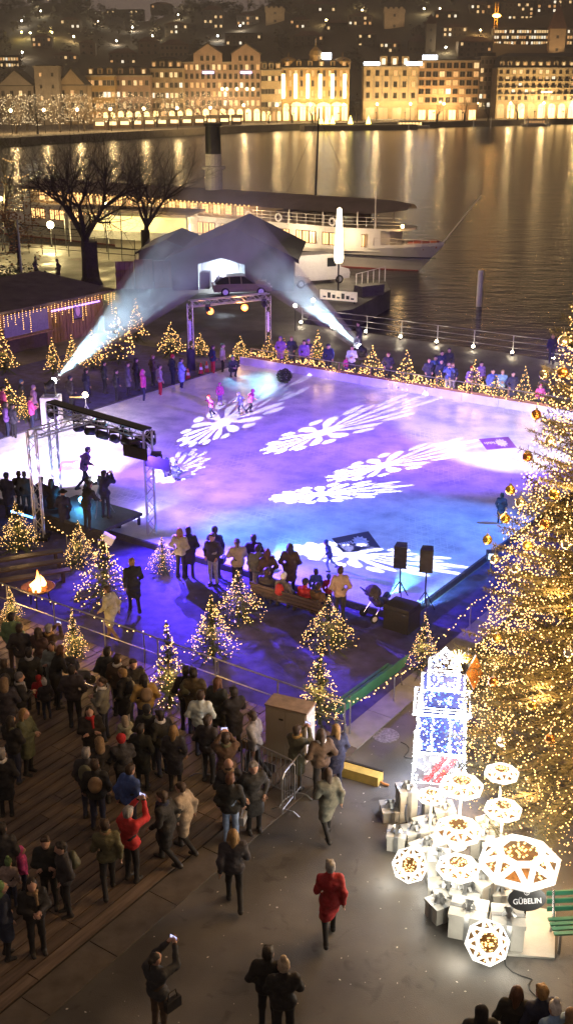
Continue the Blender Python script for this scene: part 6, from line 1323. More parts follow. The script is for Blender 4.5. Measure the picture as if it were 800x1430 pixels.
def pushchair(px, py, rz, label, cc):
    t = thing('pushchair', label, 'pushchair', G(px, py), rz, 'pushchairs'); fab = mat('pram_' + str(int(cc[0] * 1000)), cc, .85)
    b = MB(); V, Fs, _l = blob([('c', (-.2, -.05, .52), (.2, -.05, .52), .09, .09, 0), ('c', (-.2, -.22, .85), (.2, -.22, .85), .07, .07, 0), ('c', (-.2, -.12, .6), (.2, -.2, .8), .09, .08, 0), ('c', (.2, -.12, .6), (-.2, -.2, .8), .09, .08, 0), ('c', (-.18, .2, .5), (.18, .2, .5), .08, .08, 0), ('c', (0, 0, .52), (0, .2, .5), .16, .12, 0)], .03, .03); MB().add(V, Fs).ob('seat', fab, t, smooth=True)
    b = MB(); b.lathe([(.28, 0), (.25, .14), (.14, .24), (0, .27)], 12, (0, -.2, .84), sy=.9); b.ob('hood', fab, t)
    for s in (-1, 1):
        MB().tube([(s * .26, .42, .16), (s * .25, -.05, .5), (s * .24, -.5, 1.02)], .015, 6).tube([(s * .26, -.32, .16), (s * .25, 0, .55)], .015, 6).ob('frame_bar', pipe, t)
        for y in (.42, -.32):
            wl = MB().tube([(s * .27, y, .14), (s * .31, y, .14)], .14, 14).ob('wheel', mat('tyre'), t); MB().tube([(s * .309, y, .14), (s * .318, y, .14)], .085, 10).ob('rim', white_paint, wl)
    MB().tube([(-.24, -.5, 1.02), (.24, -.5, 1.02)], .02, 6).ob('handle', black_plastic, t)
pushchair(527, 862, R(-60), 'small folded pushchair left of the black crate', (.06, .05, .06))
pushchair(112, 968, R(-60), 'black pushchair with pale wheel discs in the crowd on the deck', (.02, .02, .022))
green_slat = mat('bench_green', (.03, .16, .09), .5, var=.2, sc=3); brown_slat = mat('bench_dark_wood', (.045, .03, .03), .6, var=.3, sc=3)
def bench(p, rz, label, m_, L_=2.4):
    t = thing('park_bench', label, 'bench', p, rz, 'park benches')
    for k_ in range(4): MB().bx(-L_ / 2, L_ / 2, -.02 + k_ * .125, .06 + k_ * .125, .43, .465).ob('slat', m_, t)
    for k_ in range(3):
        y = -.075 - k_ * .05; z = .55 + k_ * .14; MB().bx(-L_ / 2, L_ / 2, y - .035, y, z, z + .095).ob('slat', m_, t)
    for x in (-L_ / 2 + .12, L_ / 2 - .12): MB().tube([(x, .42, 0), (x, .40, .40), (x, -.02, .42), (x, -.20, .95)], .028, 6).tube([(x, -.02, .42), (x, -.12, 0)], .028, 6).ob('side_frame', pipe, t)
    return t
bench(G(402, 862), UA + R(0), 'dark wooden bench with seated people at the near rink edge', brown_slat, 2.6)
gb = UV(*toUV(G(518, 985))); bench(Vector((gb.x, gb.y, 0)), UA + R(88), 'long green slatted bench edged with fairy lights near the tower figure', green_slat, 2.9)
bench(G(834, 1306), R(184), 'green slatted bench cut by the right edge', green_slat, 2.0)
# fairy light string along the carpet edge
def garland(pts, label, n, r=.024, sag=.0, group=None, m_=None, post=True):
    t = thing('light_garland', label, 'garland', pts[0] * 1, 0, group); o = Vector(pts[0]); q = []; path = []
    for a, c in zip(pts[:-1], pts[1:]):
        for k_ in range(n): f = k_ / n; p = a.lerp(c, f) - o; p.z -= sag * math.sin(math.pi * f) - (0); path.append(p); q.append(p + Vector((rnd.uniform(-.04, .04), rnd.uniform(-.04, .04), rnd.uniform(-.07, .05))))
    MB().tube(path, .008, 4, cap=False).ob('cable', wire, t); bulbs(q, r, m_ or bulb_warm, 'string_lights', t)
    if post:
        for p in pts: MB().tube([(p.x - o.x, p.y - o.y, -o.z), (p.x - o.x, p.y - o.y, p.z - o.z)], .02, 5).ob('post', steel, t)
    return t
FZ = .95
garland([UV(2.0, -6.2, FZ), UV(2.1, -4.2, .75), UV(2.1, -2.0, .8), UV(1.9, .6, .9), UV(1.9, 3.5, .9)], 'fairy lights running along the green bench towards the big tree', 14, .022, .12)
garland([UV(-13, -6.35, FZ), UV(-10, -6.35, FZ), UV(-7.4, -6.35, FZ), UV(-4.6, -6.35, FZ), UV(-2.0, -6.35, FZ)], 'fairy lights along the barrier between crowd and carpet', 9, .022, .1)
garland([G(62, 748) + Vector((0, 0, .8)), G(95, 772) + Vector((0, 0, .7)), G(140, 792) + Vector((0, 0, 1.0))], 'short fairy light string between truss leg and conifers', 10, .022, .1)
rp = thing('rail_barrier', 'low steel rail between the crowd and the carpet', 'railing', UV(-22, -6.45), UA)
for k_ in range(13): MB().tube([(k_ * 2, 0, 0), (k_ * 2, 0, 1.0)], .022, 6).ob('post', steel, rp)
MB().tube([(0, 0, 1.0), (24, 0, 1.0)], .022, 6).ob('rail', steel, rp); MB().tube([(0, 0, .5), (24, 0, .5)], .018, 6).ob('rail', steel, rp)
# ---- fire bowl
fb = thing('fire_bowl', 'round steel fire bowl on three legs with burning logs', 'fire bowl', G(56, 848)); rust = mat('rusty_steel', (.12, .06, .035), .6, .5, var=.35, sc=9)
MB().lathe([(.05, .52), (.32, .55), (.50, .66), (.53, .70), (.50, .70), (.30, .60), (.04, .575)], 24).ob('bowl', rust, fb, smooth=True)
for a in (.5, 2.6, 4.7): MB().tube([(.28 * math.cos(a), .28 * math.sin(a), .56), (.36 * math.cos(a), .36 * math.sin(a), 0)], .022, 6).ob('leg', black_metal, fb)
for a, z in ((.3, .63), (1.5, .65), (2.7, .63), (.9, .71)): MB().tube([(-.28 * math.cos(a), -.28 * math.sin(a), z), (.28 * math.cos(a), .28 * math.sin(a), z + .03)], .045, 8).ob('log', mat('charred_log', (.03, .018, .012), .9, emit=(1, .2, .02), es=.8, var=.4, sc=12), fb)
def flame_mat():
    m = bpy.data.materials.new('flame'); m.use_nodes = True; nt = m.node_tree; nt.nodes.clear(); o = nt.nodes.new('ShaderNodeOutputMaterial'); e = nt.nodes.new('ShaderNodeEmission'); tr = nt.nodes.new('ShaderNodeBsdfTransparent'); mx = nt.nodes.new('ShaderNodeMixShader'); tc = nt.nodes.new('ShaderNodeTexCoord'); sp = nt.nodes.new('ShaderNodeSeparateXYZ'); cr = nt.nodes.new('ShaderNodeValToRGB'); mr = nt.nodes.new('ShaderNodeMapRange')
    nt.links.new(tc.outputs['Object'], sp.inputs[0]); mr.inputs[1].default_value = .62; mr.inputs[2].default_value = 1.3; nt.links.new(sp.outputs[2], mr.inputs[0]); nt.links.new(mr.outputs[0], cr.inputs[0]); cr.color_ramp.elements[0].color = (1, .62, .2, 1); cr.color_ramp.elements[1].color = (1, .14, .01, 1)
    nt.links.new(cr.outputs[0], e.inputs[0]); e.inputs[1].default_value = 7; mx.inputs[0].default_value = .72; nt.links.new(tr.outputs[0], mx.inputs[1]); nt.links.new(e.outputs[0], mx.inputs[2]); nt.links.new(mx.outputs[0], o.inputs[0]); m.cycles.emission_sampling = 'NONE'; return m
fm = flame_mat(); lr = random.Random(6)
for k_ in range(9):
    a = lr.uniform(0, 6.3); q = lr.uniform(0, .2); h_ = lr.uniform(.25, .75) * (1.1 - q * 2.5); x, y = q * math.cos(a), q * math.sin(a); b = MB()
    b.tube([(x, y, .62), (x * 1.2, y * 1.2, .62 + h_ * .35), (x * .8 + .03, y * .8, .62 + h_ * .7), (x * .5 + .02, y * .5, .62 + h_)], [.07, .085, .05, .005], 8); b.ob('flame', fm, fb, smooth=True)
light('POINT', 'fire_glow', fb, G(56, 848) + Vector((0, 0, 1.05)), 75, (1, .45, .12), .15)
for i in range(3):
    MB().bx(-1.7, 1.7, -.14, .14, .36, .42).bx(-1.5, -1.42, -.12, .12, 0, .36).bx(1.42, 1.5, -.12, .12, 0, .36).ob('plank_bench', brown_slat, None, G(18 + i * 4, 795 + i * 14), rz=R(24), label=['upper plank bench left of the fire bowl', 'middle plank bench left of the fire bowl', 'lower plank bench left of the fire bowl'][i], cat='bench', group='plank benches by the fire')
lt = thing('paper_lantern', 'pale barrel shaped lantern behind the wide lit conifer', 'lantern', G(152, 800)); MB().tube([(0, 0, 0), (0, 0, 1.1)], .03, 6).ob('pole', black_metal, lt); MB().tube([(-.12, 0, 1.32), (.22, 0, 1.12)], [.17, .17], 14).ob('shade', mat('lantern_paper', (.6, .52, .45), .7, emit=(1, .75, .5), es=.25, var=.1), lt)
# cones / red poles by the gate
for i, (px, py) in enumerate(((281, 522), (289, 520), (263, 530))):
    t = thing('traffic_cone', f'red and white cone near the gate truss, {ORD[i]} of three', 'cone', G(px, py), 0, 'cones by the gate truss'); MB().lathe([(.14, .03), (.03, .62), (0, .63)], 10).ob('cone', mat('cone_red', (.5, .03, .02), .5), t); MB().bx(-.18, .18, -.18, .18, 0, .03).ob('foot', black_plastic, t); MB().lathe([(.1, .25), (.075, .4)], 10, sx=1.03, sy=1.03).ob('band', white_paint, t)
# ================================================================ the big Christmas tree
TC = Vector((7.0, 21.2, 0)); TH_, TR = 17.0, 3.45
def tree_r(z): return TR * max(0.0, 1 - z / TH_) ** .8
xt = thing('christmas_tree', 'huge Christmas tree covered in warm lights at the right edge', 'tree', TC)
lr = random.Random(77); fo = MB(); tw = MB()
MB().tube([(0, 0, 0), (0, 0, 8), (0, 0, TH_)], [.26, .17, .03], 10).ob('trunk', bark, xt)
lv = 44
for l in range(lv):
    f = l / (lv - 1); z = .75 + (TH_ - 1.0) * f; L0 = tree_r(z); n = max(6, int(26 * (1 - .55 * f)))
    for k in range(n):
        a = 6.283 * (k + lr.uniform(-.4, .4)) / n + l * .7; L_ = L0 * lr.uniform(.80, 1.14); dr = -.16 + .35 * f + lr.uniform(-.1, .1)
        d = Vector((math.cos(a), math.sin(a), dr)); sd = Vector((-math.sin(a), math.cos(a), 0)); p0 = Vector((0, 0, z)); tw.tube([p0, p0 + d * L_ * .6, p0 + d * L_ + Vector((0, 0, .12 * L_))], [.02, .013, .004], 3, cap=False)
        m = max(5, int(L_ * .75 / .10))
        for q in range(m):
            g_ = .3 + .7 * (q + .5) / m; c = p0 + d * L_ * g_ + Vector((0, 0, .12 * L_ * max(0, g_ - .6) / .4)); bl = .30 * lr.uniform(.6, 1.25) * (1.2 - .75 * g_)
            for s in (-1, 1):
                e = c + sd * s * bl + d * bl * .75 + Vector((0, 0, lr.uniform(-.3, .25) * bl)); 
                for w2 in (0, 1, 2):
                    c2 = c.lerp(e, .33 * w2); e2 = c2 + d * .09 + sd * s * (.05 if w2 < 2 else .1) + Vector((0, 0, lr.uniform(-.06, .08))); fo.add([c2 - d * .012, c2 + sd * .016, e2], [(0, 1, 2)])
                    e3 = c2 + sd * s * .11 + Vector((0, 0, lr.uniform(-.08, .05))); fo.add([c2, c2 + d * .03, e3], [(0, 1, 2)])
                fo.add([c, c + d * .03, e], [(0, 1, 2)])
            fo.add([c, c + sd * .03, c + Vector((0, 0, .1)) + d * .1], [(0, 1, 2)])
fo.ob('needles', mat('tree_needles', (.10, .092, .04), .7, var=.5, sc=1.5), xt); tw.ob('boughs', bark, xt)
b = MB()
for k in range(15000):
    z = .6 + (TH_ - .9) * (1 - math.sqrt(1 - lr.random() * .985)); a = lr.uniform(0, 6.283); q = tree_r(z) * (1 - .34 * lr.random() ** 1.7) * lr.uniform(.97, 1.06); b.octa((q * math.cos(a), q * math.sin(a), z - .05 * q), .0135 * lr.uniform(.7, 1.6))
b.ob('string_lights', bulb_warm, xt, kind='stuff')
for k in range(18):
    z = .9 + (k // 3) * 1.9; a = math.pi + .5 + (k % 3 - 1) * .85; q = tree_r(z) + .35; light('POINT', 'tree_glow', xt, TC + Vector((q * math.cos(a), q * math.sin(a), z)), 80, (1, .56, .2), .4)
for k in range(10):
    z = 1.3 + k * 1.1; a = math.pi + .6 + (k % 2) * .7; q = tree_r(z) * .72; light('POINT', 'inner_glow', xt, TC + Vector((q * math.cos(a), q * math.sin(a), z)), 125, (1, .52, .17), .15)
def on_shell(px, py):
    a = (px - 400) / F; bb = (715 - py) / F; d = Vector((a, cT + bb * sT, -sT + bb * cT)); t = 10.0; best = None
    while t < 40:
        p = Vector((0, 0, CH)) + d * t; e = math.hypot(p.x - TC.x, p.y - TC.y) - tree_r(max(0, p.z)) - .03
        if e < 0: return p
        if best is None or e < best[0]: best = (e, p)
        t += .05
    return best[1]
gold = mat('bauble_gold', (.75, .5, .14), .16, .9, var=.05); silv = mat('bauble_silver', (.75, .7, .6), .12, .9, var=.05); copper = mat('bauble_copper', (.6, .28, .1), .2, .9, var=.05)
BA = [(786, 476, 1), (759, 523, 1), (748, 579, 2), (768, 615, 1), (736, 638, 2), (712, 684, 0), (726, 702, 1), (705, 724, 0), (760, 732, 2), (680, 754, 0), (736, 762, 0), (690, 781, 1), (720, 794, 1), (795, 854, 0), (693, 891, 0), (653, 919, 0), (794, 912, 1), (688, 952, 2), (700, 1036, 1), (767, 1032, 2), (785, 520, 2), (773, 690, 0), (742, 985, 0), (790, 760, 1)]
bme = []
for m_ in (gold, silv, copper): bme.append(MB().sph((0, 0, 0), .105, 16, 10).mesh('ball', m_, True))
cap_me = MB().tube([(0, 0, .10), (0, 0, .14)], .03, 8).tube([(0, 0, .16), (0, 0, .26)], .006, 4).mesh('cap', steel)
seen_c = {0: 0, 1: 0, 2: 0}
for x, y, k in sorted(BA, key=lambda q: q[1]):
    p = on_shell(x, y); seen_c[k] += 1
    t = thing('bauble', f'{["golden", "silver", "copper"][k]} glass bauble on the big Christmas tree, {ORD[seen_c[k] - 1]} {["golden", "silver", "copper"][k]} one counted from top', 'bauble', p, 0, 'baubles on the big Christmas tree'); ob('ball', bme[k], t); ob('cap', cap_me, t)
p = on_shell(662, 939); dm = thing('diamond_ornament', 'flat copper diamond ornament hanging at the left side of the big tree', 'ornament', p, R(15)); MB().yprism([(0, -.42), (.2, 0), (0, .42), (-.2, 0)], -.02, .02).ob('diamond', copper, dm); MB().tube([(0, 0, .42), (0, 0, .6)], .006, 4).ob('hanger', wire, dm)
sf = thing('star_ornament', 'glowing golden star burst ornament beside the tower figure', 'ornament', on_shell(640, 922)); b = MB()
for k in range(26): v = Vector((lr.gauss(0, 1), lr.gauss(0, 1), lr.gauss(0, 1))).normalized(); b.tube([v * .04, v * .24], [.012, .004], 4); b.octa(v * .24, .02)
b.ob('glowing_rays', mat('star_glow', (1, .8, .4), .4, emit=(1, .7, .25), es=5, var=0, sample=False), sf)
# ================================================================ glowing gem lamps, presents and the oval sign
gem_white = mat('gem_frame', (.5, .5, .48), .4, emit=(1, .98, .9), es=1.15, var=.02); gem_low = mat('gem_underside', (.5, .5, .48), .5, emit=(1, .96, .86), es=.55, var=.02); gem_floor = mat('gem_dark_liner', (.16, .09, .035), .35, .7, var=.2)
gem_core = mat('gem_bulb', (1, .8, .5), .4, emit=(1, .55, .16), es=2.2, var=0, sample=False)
def gem(px, py, z, r, label, pole=True, tilt=None, seed=1):
    c = G(px, py, z); t = thing('gem_lamp', label, 'lamp', Vector((c.x, c.y, 0)), 0, 'glowing gem shaped lamps')
    n = 8; T = [Vector((.56 * r * math.cos(6.283 * (k + .5) / n), .56 * r * math.sin(6.283 * (k + .5) / n), .34 * r)) for k in range(n)]
    Gd = [Vector((r * math.cos(6.283 * k / n), r * math.sin(6.283 * k / n), .05 * r)) for k in range(n)]; Gd2 = [p - Vector((0, 0, .12 * r)) for p in Gd]; C = [Vector((.16 * r * math.cos(6.283 * (k + .5) / n), .16 * r * math.sin(6.283 * (k + .5) / n), -.55 * r)) for k in range(n)]
    M = Matrix.Translation((0, 0, z))
    if tilt: M = M @ Matrix.Rotation(tilt[1], 4, 'Z') @ Matrix.Rotation(tilt[0], 4, 'X')
    faces = [[T[k] for k in range(n)]]
    for k in range(n):
        faces += [[T[k - 1], Gd[k], T[k]], [Gd[k], Gd[(k + 1) % n], T[k]]]; faces += [[Gd2[k], C[k - 1], C[k]], [Gd2[(k + 1) % n], Gd2[k], C[k]]]
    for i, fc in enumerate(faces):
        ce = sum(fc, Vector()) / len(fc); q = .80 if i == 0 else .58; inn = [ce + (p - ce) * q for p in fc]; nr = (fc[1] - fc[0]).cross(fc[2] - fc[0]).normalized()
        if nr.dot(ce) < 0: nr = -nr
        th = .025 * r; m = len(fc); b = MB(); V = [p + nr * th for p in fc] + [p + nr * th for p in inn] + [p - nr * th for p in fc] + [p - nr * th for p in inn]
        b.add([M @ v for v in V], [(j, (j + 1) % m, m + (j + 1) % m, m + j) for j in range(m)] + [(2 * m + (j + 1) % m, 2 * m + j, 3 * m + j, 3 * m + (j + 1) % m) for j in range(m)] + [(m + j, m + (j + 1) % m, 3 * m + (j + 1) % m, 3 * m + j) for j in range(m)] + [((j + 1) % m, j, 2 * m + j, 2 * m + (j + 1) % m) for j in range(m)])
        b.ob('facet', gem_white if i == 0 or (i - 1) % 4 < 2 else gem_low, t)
    b = MB()
    for k in range(n): b.add([M @ Gd[k], M @ Gd[(k + 1) % n], M @ Gd2[(k + 1) % n], M @ Gd2[k]], [(0, 1, 2, 3)])
    b.ob('girdle', gem_white, t)
    MB().add([M @ Vector((.93 * r * math.cos(6.283 * k / 16), .93 * r * math.sin(6.283 * k / 16), -.03 * r)) for k in range(16)], [tuple(range(16))]).ob('dark_liner', gem_floor, t)  # bronze disc added so the openings look dark inside
    rd = random.Random(seed); b = MB()
    for k in range(90): a = rd.uniform(0, 6.283); q = r * .8 * math.sqrt(rd.random()); zz = .28 * r * (1 - q / r) * rd.uniform(.4, 1.0); b.octa(M @ Vector((q * math.cos(a), q * math.sin(a), zz)), .03 * r + .008)
    b.ob('golden_bulbs', gem_core, t, kind='stuff')
    for a in (1.2, 3.3, 5.4): light('POINT', 'gem_glow', t, Vector((c.x + 1.25 * r * math.cos(a), c.y + 1.25 * r * math.sin(a), max(.25, z - .1))), 15 * r / .4, (1, .93, .78), .25)
    if pole: MB().tube([(0, 0, .03), (0, 0, z - .5 * r)], .028, 8).ob('pole', white_paint, t); MB().lathe([(.2, 0), (.2, .03), (.03, .04)], 12).ob('base', white_paint, t)
    return t
gem(644, 1098, 1.50, .45, 'glowing white gem lamp on a pole, upper middle one left of the tree', seed=1)
gem(602, 1112, 1.15, .30, 'small glowing gem lamp half hidden behind the upper middle one', seed=2)
gem(700, 1080, 1.65, .36, 'topmost glowing gem lamp nearest the tree branches', seed=3)
gem(702, 1131, 1.30, .38, 'glowing gem lamp on a slim pole just above the biggest one', seed=4)
gem(639, 1160, 1.10, .47, 'wide flat glowing gem lamp above the heap of presents', seed=5)
gem(639, 1212, .95, .42, 'glowing gem lamp in the middle of the presents', seed=7)
gem(725, 1204, 1.45, .76, 'biggest glowing gem lamp with a golden bulb centre', seed=8)
gem(572, 1208, .36, .36, 'tilted glowing gem lamp on the ground left of the presents', False, (R(52), R(-12)), 6)
gem(680, 1316, .40, .41, 'tilted glowing gem lamp on the ground in front of the presents', False, (R(50), R(4)), 9)
box_w = mat('gift_paper', (.50, .49, .44), .4, var=.1, sc=3, bump=.5, bsc=7); rib = mat('gift_ribbon', (.32, .33, .33), .28, .6, var=.15, sc=8)
def present(px, py, w_, d_, h_, rz, label, z=0.0, tilt=0.0):
    t = thing('present', label, 'present', G(px, py, z), 0, 'white wrapped presents', rot=(tilt, 0, rz))
    MB().bx(-w_ / 2, w_ / 2, -d_ / 2, d_ / 2, 0, h_ * .86).ob('box', box_w, t); ld = MB().bx(-w_ / 2 - .018, w_ / 2 + .018, -d_ / 2 - .018, d_ / 2 + .018, h_ * .86, h_).ob('lid', box_w, t)
    q = .045; MB().bx(-q, q, -d_ / 2 - .024, d_ / 2 + .024, -.0, h_ + .005).bx(-w_ / 2 - .024, w_ / 2 + .024, -q, q, .002, h_ + .008).ob('ribbon', rib, t)
    b = MB()
    for k in range(8):
        a = 6.283 * k / 8; e = Vector((math.cos(a), math.sin(a), 0)); s = Vector((-math.sin(a), math.cos(a), 0)) * .035; c = Vector((0, 0, h_ + .01)); ln_ = .17 if k % 2 else .12; m1 = c + e * ln_ * .55 + Vector((0, 0, .11)); m2 = c + e * ln_ + Vector((0, 0, .05 if k % 2 else .0))
        b.add([c - s * .4, c + s * .4, m1 + s, m1 - s], [(0, 1, 2, 3)]); b.add([m1 - s, m1 + s, m2 + s * .8, m2 - s * .8], [(0, 1, 2, 3)])
    b.ob('bow', rib, ld)
PR = [(566, 1140, .42, .42, .85, .2, 'tall slim present at the upper left of the heap'), (545, 1140, .45, .5, .3, .1, 'low present beside the tall slim one, upper left'), (553, 1182, .40, .40, .42, -.2, 'present with a big bow alone at the left end of the heap'), (578, 1176, .5, .4, .4, .3, 'present between the left bow present and the oval board'), (600, 1140, .36, .36, .62, .1, 'upright present under the small half hidden gem lamp'), (602, 1164, .75, .55, .34, .35, 'wide low present in the second row of the heap'), (618, 1150, .45, .45, .5, .1, 'present behind the wide low one'), (596, 1194, .75, .4, .34, .5, 'wide present with diagonal ribbon left of the middle gem lamp'), (611, 1232, .45, .45, .75, -.1, 'tall present left below the middle gem lamp'), (622, 1262, .62, .62, .48, .15, 'square present with a grey side at the lower left'), (612, 1280, .42, .42, .42, .5, 'small present with bow lowest at the left front'), (648, 1268, .60, .5, .5, -.3, 'present in the centre front below the middle gem lamp'), (652, 1300, .72, .6, .62, -.3, 'large present at the centre front of the heap'), (672, 1260, .55, .5, .7, .6, 'tilted present leaning right of the centre'), (690, 1225, .45, .45, .8, .2, 'tall present under the left rim of the biggest gem lamp'), (672, 1190, .5, .5, .55, -.2, 'present right of the wide flat gem lamp'), (680, 1176, .42, .42, .6, .3, 'present with shiny bow behind the biggest gem lamp'), (706, 1316, .62, .6, .72, -.12, 'large tall present with a bow below the oval sign'), (697, 1262, .4, .4, .4, .1, 'small present left of the oval sign'), (640, 1240, .45, .4, .7, -.4, 'present directly under the middle gem lamp')]
for (px, py, w_, d_, h_, rz, lb) in PR: present(px, py, w_ * .92, d_ * .92, h_ * .9, rz, lb)
MB().prism([(-.9, -.6), (.45, -.75), (.75, .5), (-.4, .8)], .006, .05).ob('white_board', box_w, None, G(728, 1300), label='white base board under the oval sign and front present', cat='board')
def text_mesh(s, size, m_, name='lettering', extrude=.002):
    c = bpy.data.curves.new(name, 'FONT'); c.body = s; c.size = size; c.align_x = 'CENTER'; c.align_y = 'CENTER'; c.extrude = extrude; c.offset = .0015
    o = bpy.data.objects.new('tmp_text', c); col.objects.link(o); bpy.context.view_layer.update(); me = bpy.data.meshes.new_from_object(o.evaluated_get(bpy.context.evaluated_depsgraph_get())); bpy.data.objects.remove(o); bpy.data.curves.remove(c); me.materials.clear(); me.materials.append(m_); me.name = name; return me
def oval_sign(px, py, z, rx, ry, rz, tiltx, roll, label, text=True):
    c = G(px, py, z); t = thing('oval_sign', label, 'sign', c, 0, rot=(tiltx, roll, rz)); n = 32; b = MB(); P = [(rx * math.cos(6.283 * k / n), ry * math.sin(6.283 * k / n)) for k in range(n)]; b.prism(P, -.02, .02); b.ob('plate', mat('sign_plate', (.035, .037, .04), .4, var=.1), t)
    if text:
        wl = mat('sign_letter', (.8, .8, .8), .4, emit=(1, 1, 1), es=.25, var=0); tx = text_mesh('GÜBELIN', rx * .37, wl); ob('lettering', tx, t, (0, -.045, .023))
        b = MB()
        for k in range(20):
            a0, a1 = 6.283 * k / 20, 6.283 * (k + 1) / 20; b.bar((.05 * math.cos(a0), .12 + .05 * math.sin(a0), .026), (.05 * math.cos(a1), .12 + .05 * math.sin(a1), .026), .008, .006)
        b.bar((-.03, .12, .026), (.03, .12, .026), .008, .006); b.bar((0, .09, .026), (0, .15, .026), .008, .006); b.ob('emblem', wl, t)
    return t
oval_sign(735, 1255, 1.0, .36, .22, R(4), R(60), R(0), 'dark oval sign with white lettering below the biggest gem lamp')
oval_sign(568, 1135, .55, .30, .18, R(75), R(82), R(25), 'dark oval board seen nearly edge on among the upper left presents', False)
for px, py, z in ((735, 1255, 1.0), (568, 1135, .55)):
    c = G(px, py, z); MB().tube([(0, .03, 0), (0, .03, z - .08)], .018, 6).lathe([(.14, 0), (.14, .02), (.02, .03)], 10, (0, .03, 0)).ob('sign_post', black_metal, None, (c.x, c.y, 0), label='thin post carrying the lettered oval sign' if px > 700 else 'thin post carrying the plain oval board', cat='post')
# ================================================================ illuminated tower figure
tb_ = G(612, 1078); tf = thing('light_tower', 'tower shaped light sculpture of white and blue bulbs with red stripes', 'light sculpture', tb_, R(-8)); tf.scale = (1, 1, .84)
frame_m = mat('sculpture_frame', (.25, .28, .35), .5, .3); lr = random.Random(5)
def lat(b, w_, d_, z0, z1):
    for sx in (-1, 1):
        for sy in (-1, 1): b.tube([(sx * w_ / 2, sy * d_ / 2, z0), (sx * w_ / 2, sy * d_ / 2, z1)], .014, 5)
    for z in (z0, z1):
        q = [(w_ / 2, d_ / 2), (-w_ / 2, d_ / 2), (-w_ / 2, -d_ / 2), (w_ / 2, -d_ / 2)]
        for i in range(4): b.tube([(*q[i], z), (*q[(i + 1) % 4], z)], .012, 5)
b = MB(); SEG = [(1.15, .95, 0, .95), (1.06, .9, .95, 2.15), (1.24, 1.04, 2.15, 2.3), (.95, .8, 2.3, 2.85), (.66, .6, 2.85, 3.4)]
for s in SEG: lat(b, *s)
b.tube([(-.3, -.3, 3.4), (0, 0, 3.85)], .012, 4).tube([(.3, -.3, 3.4), (0, 0, 3.85)], .012, 4).tube([(.3, .3, 3.4), (0, 0, 3.85)], .012, 4).tube([(-.3, .3, 3.4), (0, 0, 3.85)], .012, 4); b.ob('frame', frame_m, tf)
wb_, bb_ = [], []
def face_pts(w_, d_, z0, z1, n):
    for i in range(n):
        f = lr.randrange(4); u = lr.uniform(-.5, .5); z = lr.uniform(z0, z1); yield ((u * w_, -d_ / 2, z), (-w_ / 2, u * d_, z), (w_ / 2, u * d_, z), (u * w_, d_ / 2, z))[f], u
for (w_, d_, z0, z1), n, blue in zip(SEG, (520, 900, 220, 460, 380), (.0, .62, .0, .5, .1)):
    for p, u in face_pts(w_, d_, z0, z1, n): (bb_ if lr.random() < blue and abs(u) < .4 else wb_).append(p)
    for sx in (-1, 1):
        for sy in (-1, 1):
            for k in range(int((z1 - z0) / .035)): wb_.append((sx * w_ / 2 + lr.uniform(-.035, .035), sy * d_ / 2 + lr.uniform(-.035, .035), z0 + k * .035))
    for k in range(int(w_ / .035)):
        for z in (z0, z1): wb_.append((-w_ / 2 + k * .035, -d_ / 2 - .01, z)); wb_.append((-w_ / 2 - .01, -d_ / 2 + k * .035 * d_ / w_, z))
for x in (-.2, .2):
    for k in range(28): wb_ += [(x + lr.uniform(-.04, .04), -.45, 1.0 + k * .04)]
for k in range(110): a = lr.uniform(0, 6.28); z = lr.uniform(0, 1); wb_.append((.34 * (1 - z) * math.cos(a), .34 * (1 - z) * math.sin(a), 3.4 + .5 * z))
bulbs(wb_, .020, bulb_white, 'white_bulbs', tf); bulbs(bb_, .024, bulb_blue, 'blue_bulbs', tf)
for (w_, d_, z0, z1), m_ in ((SEG[1], mat('net_blue', (.02, .03, .16), .7)), (SEG[3], mat('net_blue')), (SEG[0], mat('net_grey', (.2, .21, .24), .7))): MB().bx(-w_ / 2 + .03, w_ / 2 - .03, -d_ / 2 + .03, d_ / 2 - .03, z0 + .02, z1 - .02).ob('net_panel', m_, tf)
redb = mat('bulb_red', (1, .1, .1), .4, emit=(1, .06, .06), es=2.5, var=0, sample=False); q = []
for s in range(2):
    for k in range(150): a = lr.uniform(0, 1); q.append((-.2 + .24 * s + .42 * a + lr.uniform(-.06, .06) - .1, -.492, .08 + .78 * a + lr.uniform(-.03, .03)))
b = MB(); [b.poly([(-.36 + .24 * s, -.487, .06), (-.22 + .24 * s, -.487, .06), (.2 + .24 * s, -.487, .86), (.06 + .24 * s, -.487, .86)]) for s in range(2)]; b.ob('red_stripes', mat('stripe_red', (.5, .03, .04), .6, emit=(1, .05, .05), es=.5, var=.2), tf); bulbs(q, .015, redb, 'red_bulbs', tf)
for dz, pw_ in ((.6, 22), (1.6, 26), (2.6, 24), (3.6, 26)):
    for dx, dy in ((-.75, -.4), (.2, -.8)): light('POINT', 'tower_glow', tf, tb_ + Vector((dx, dy, dz)), pw_ * 1.3, (.62, .72, 1), .25)
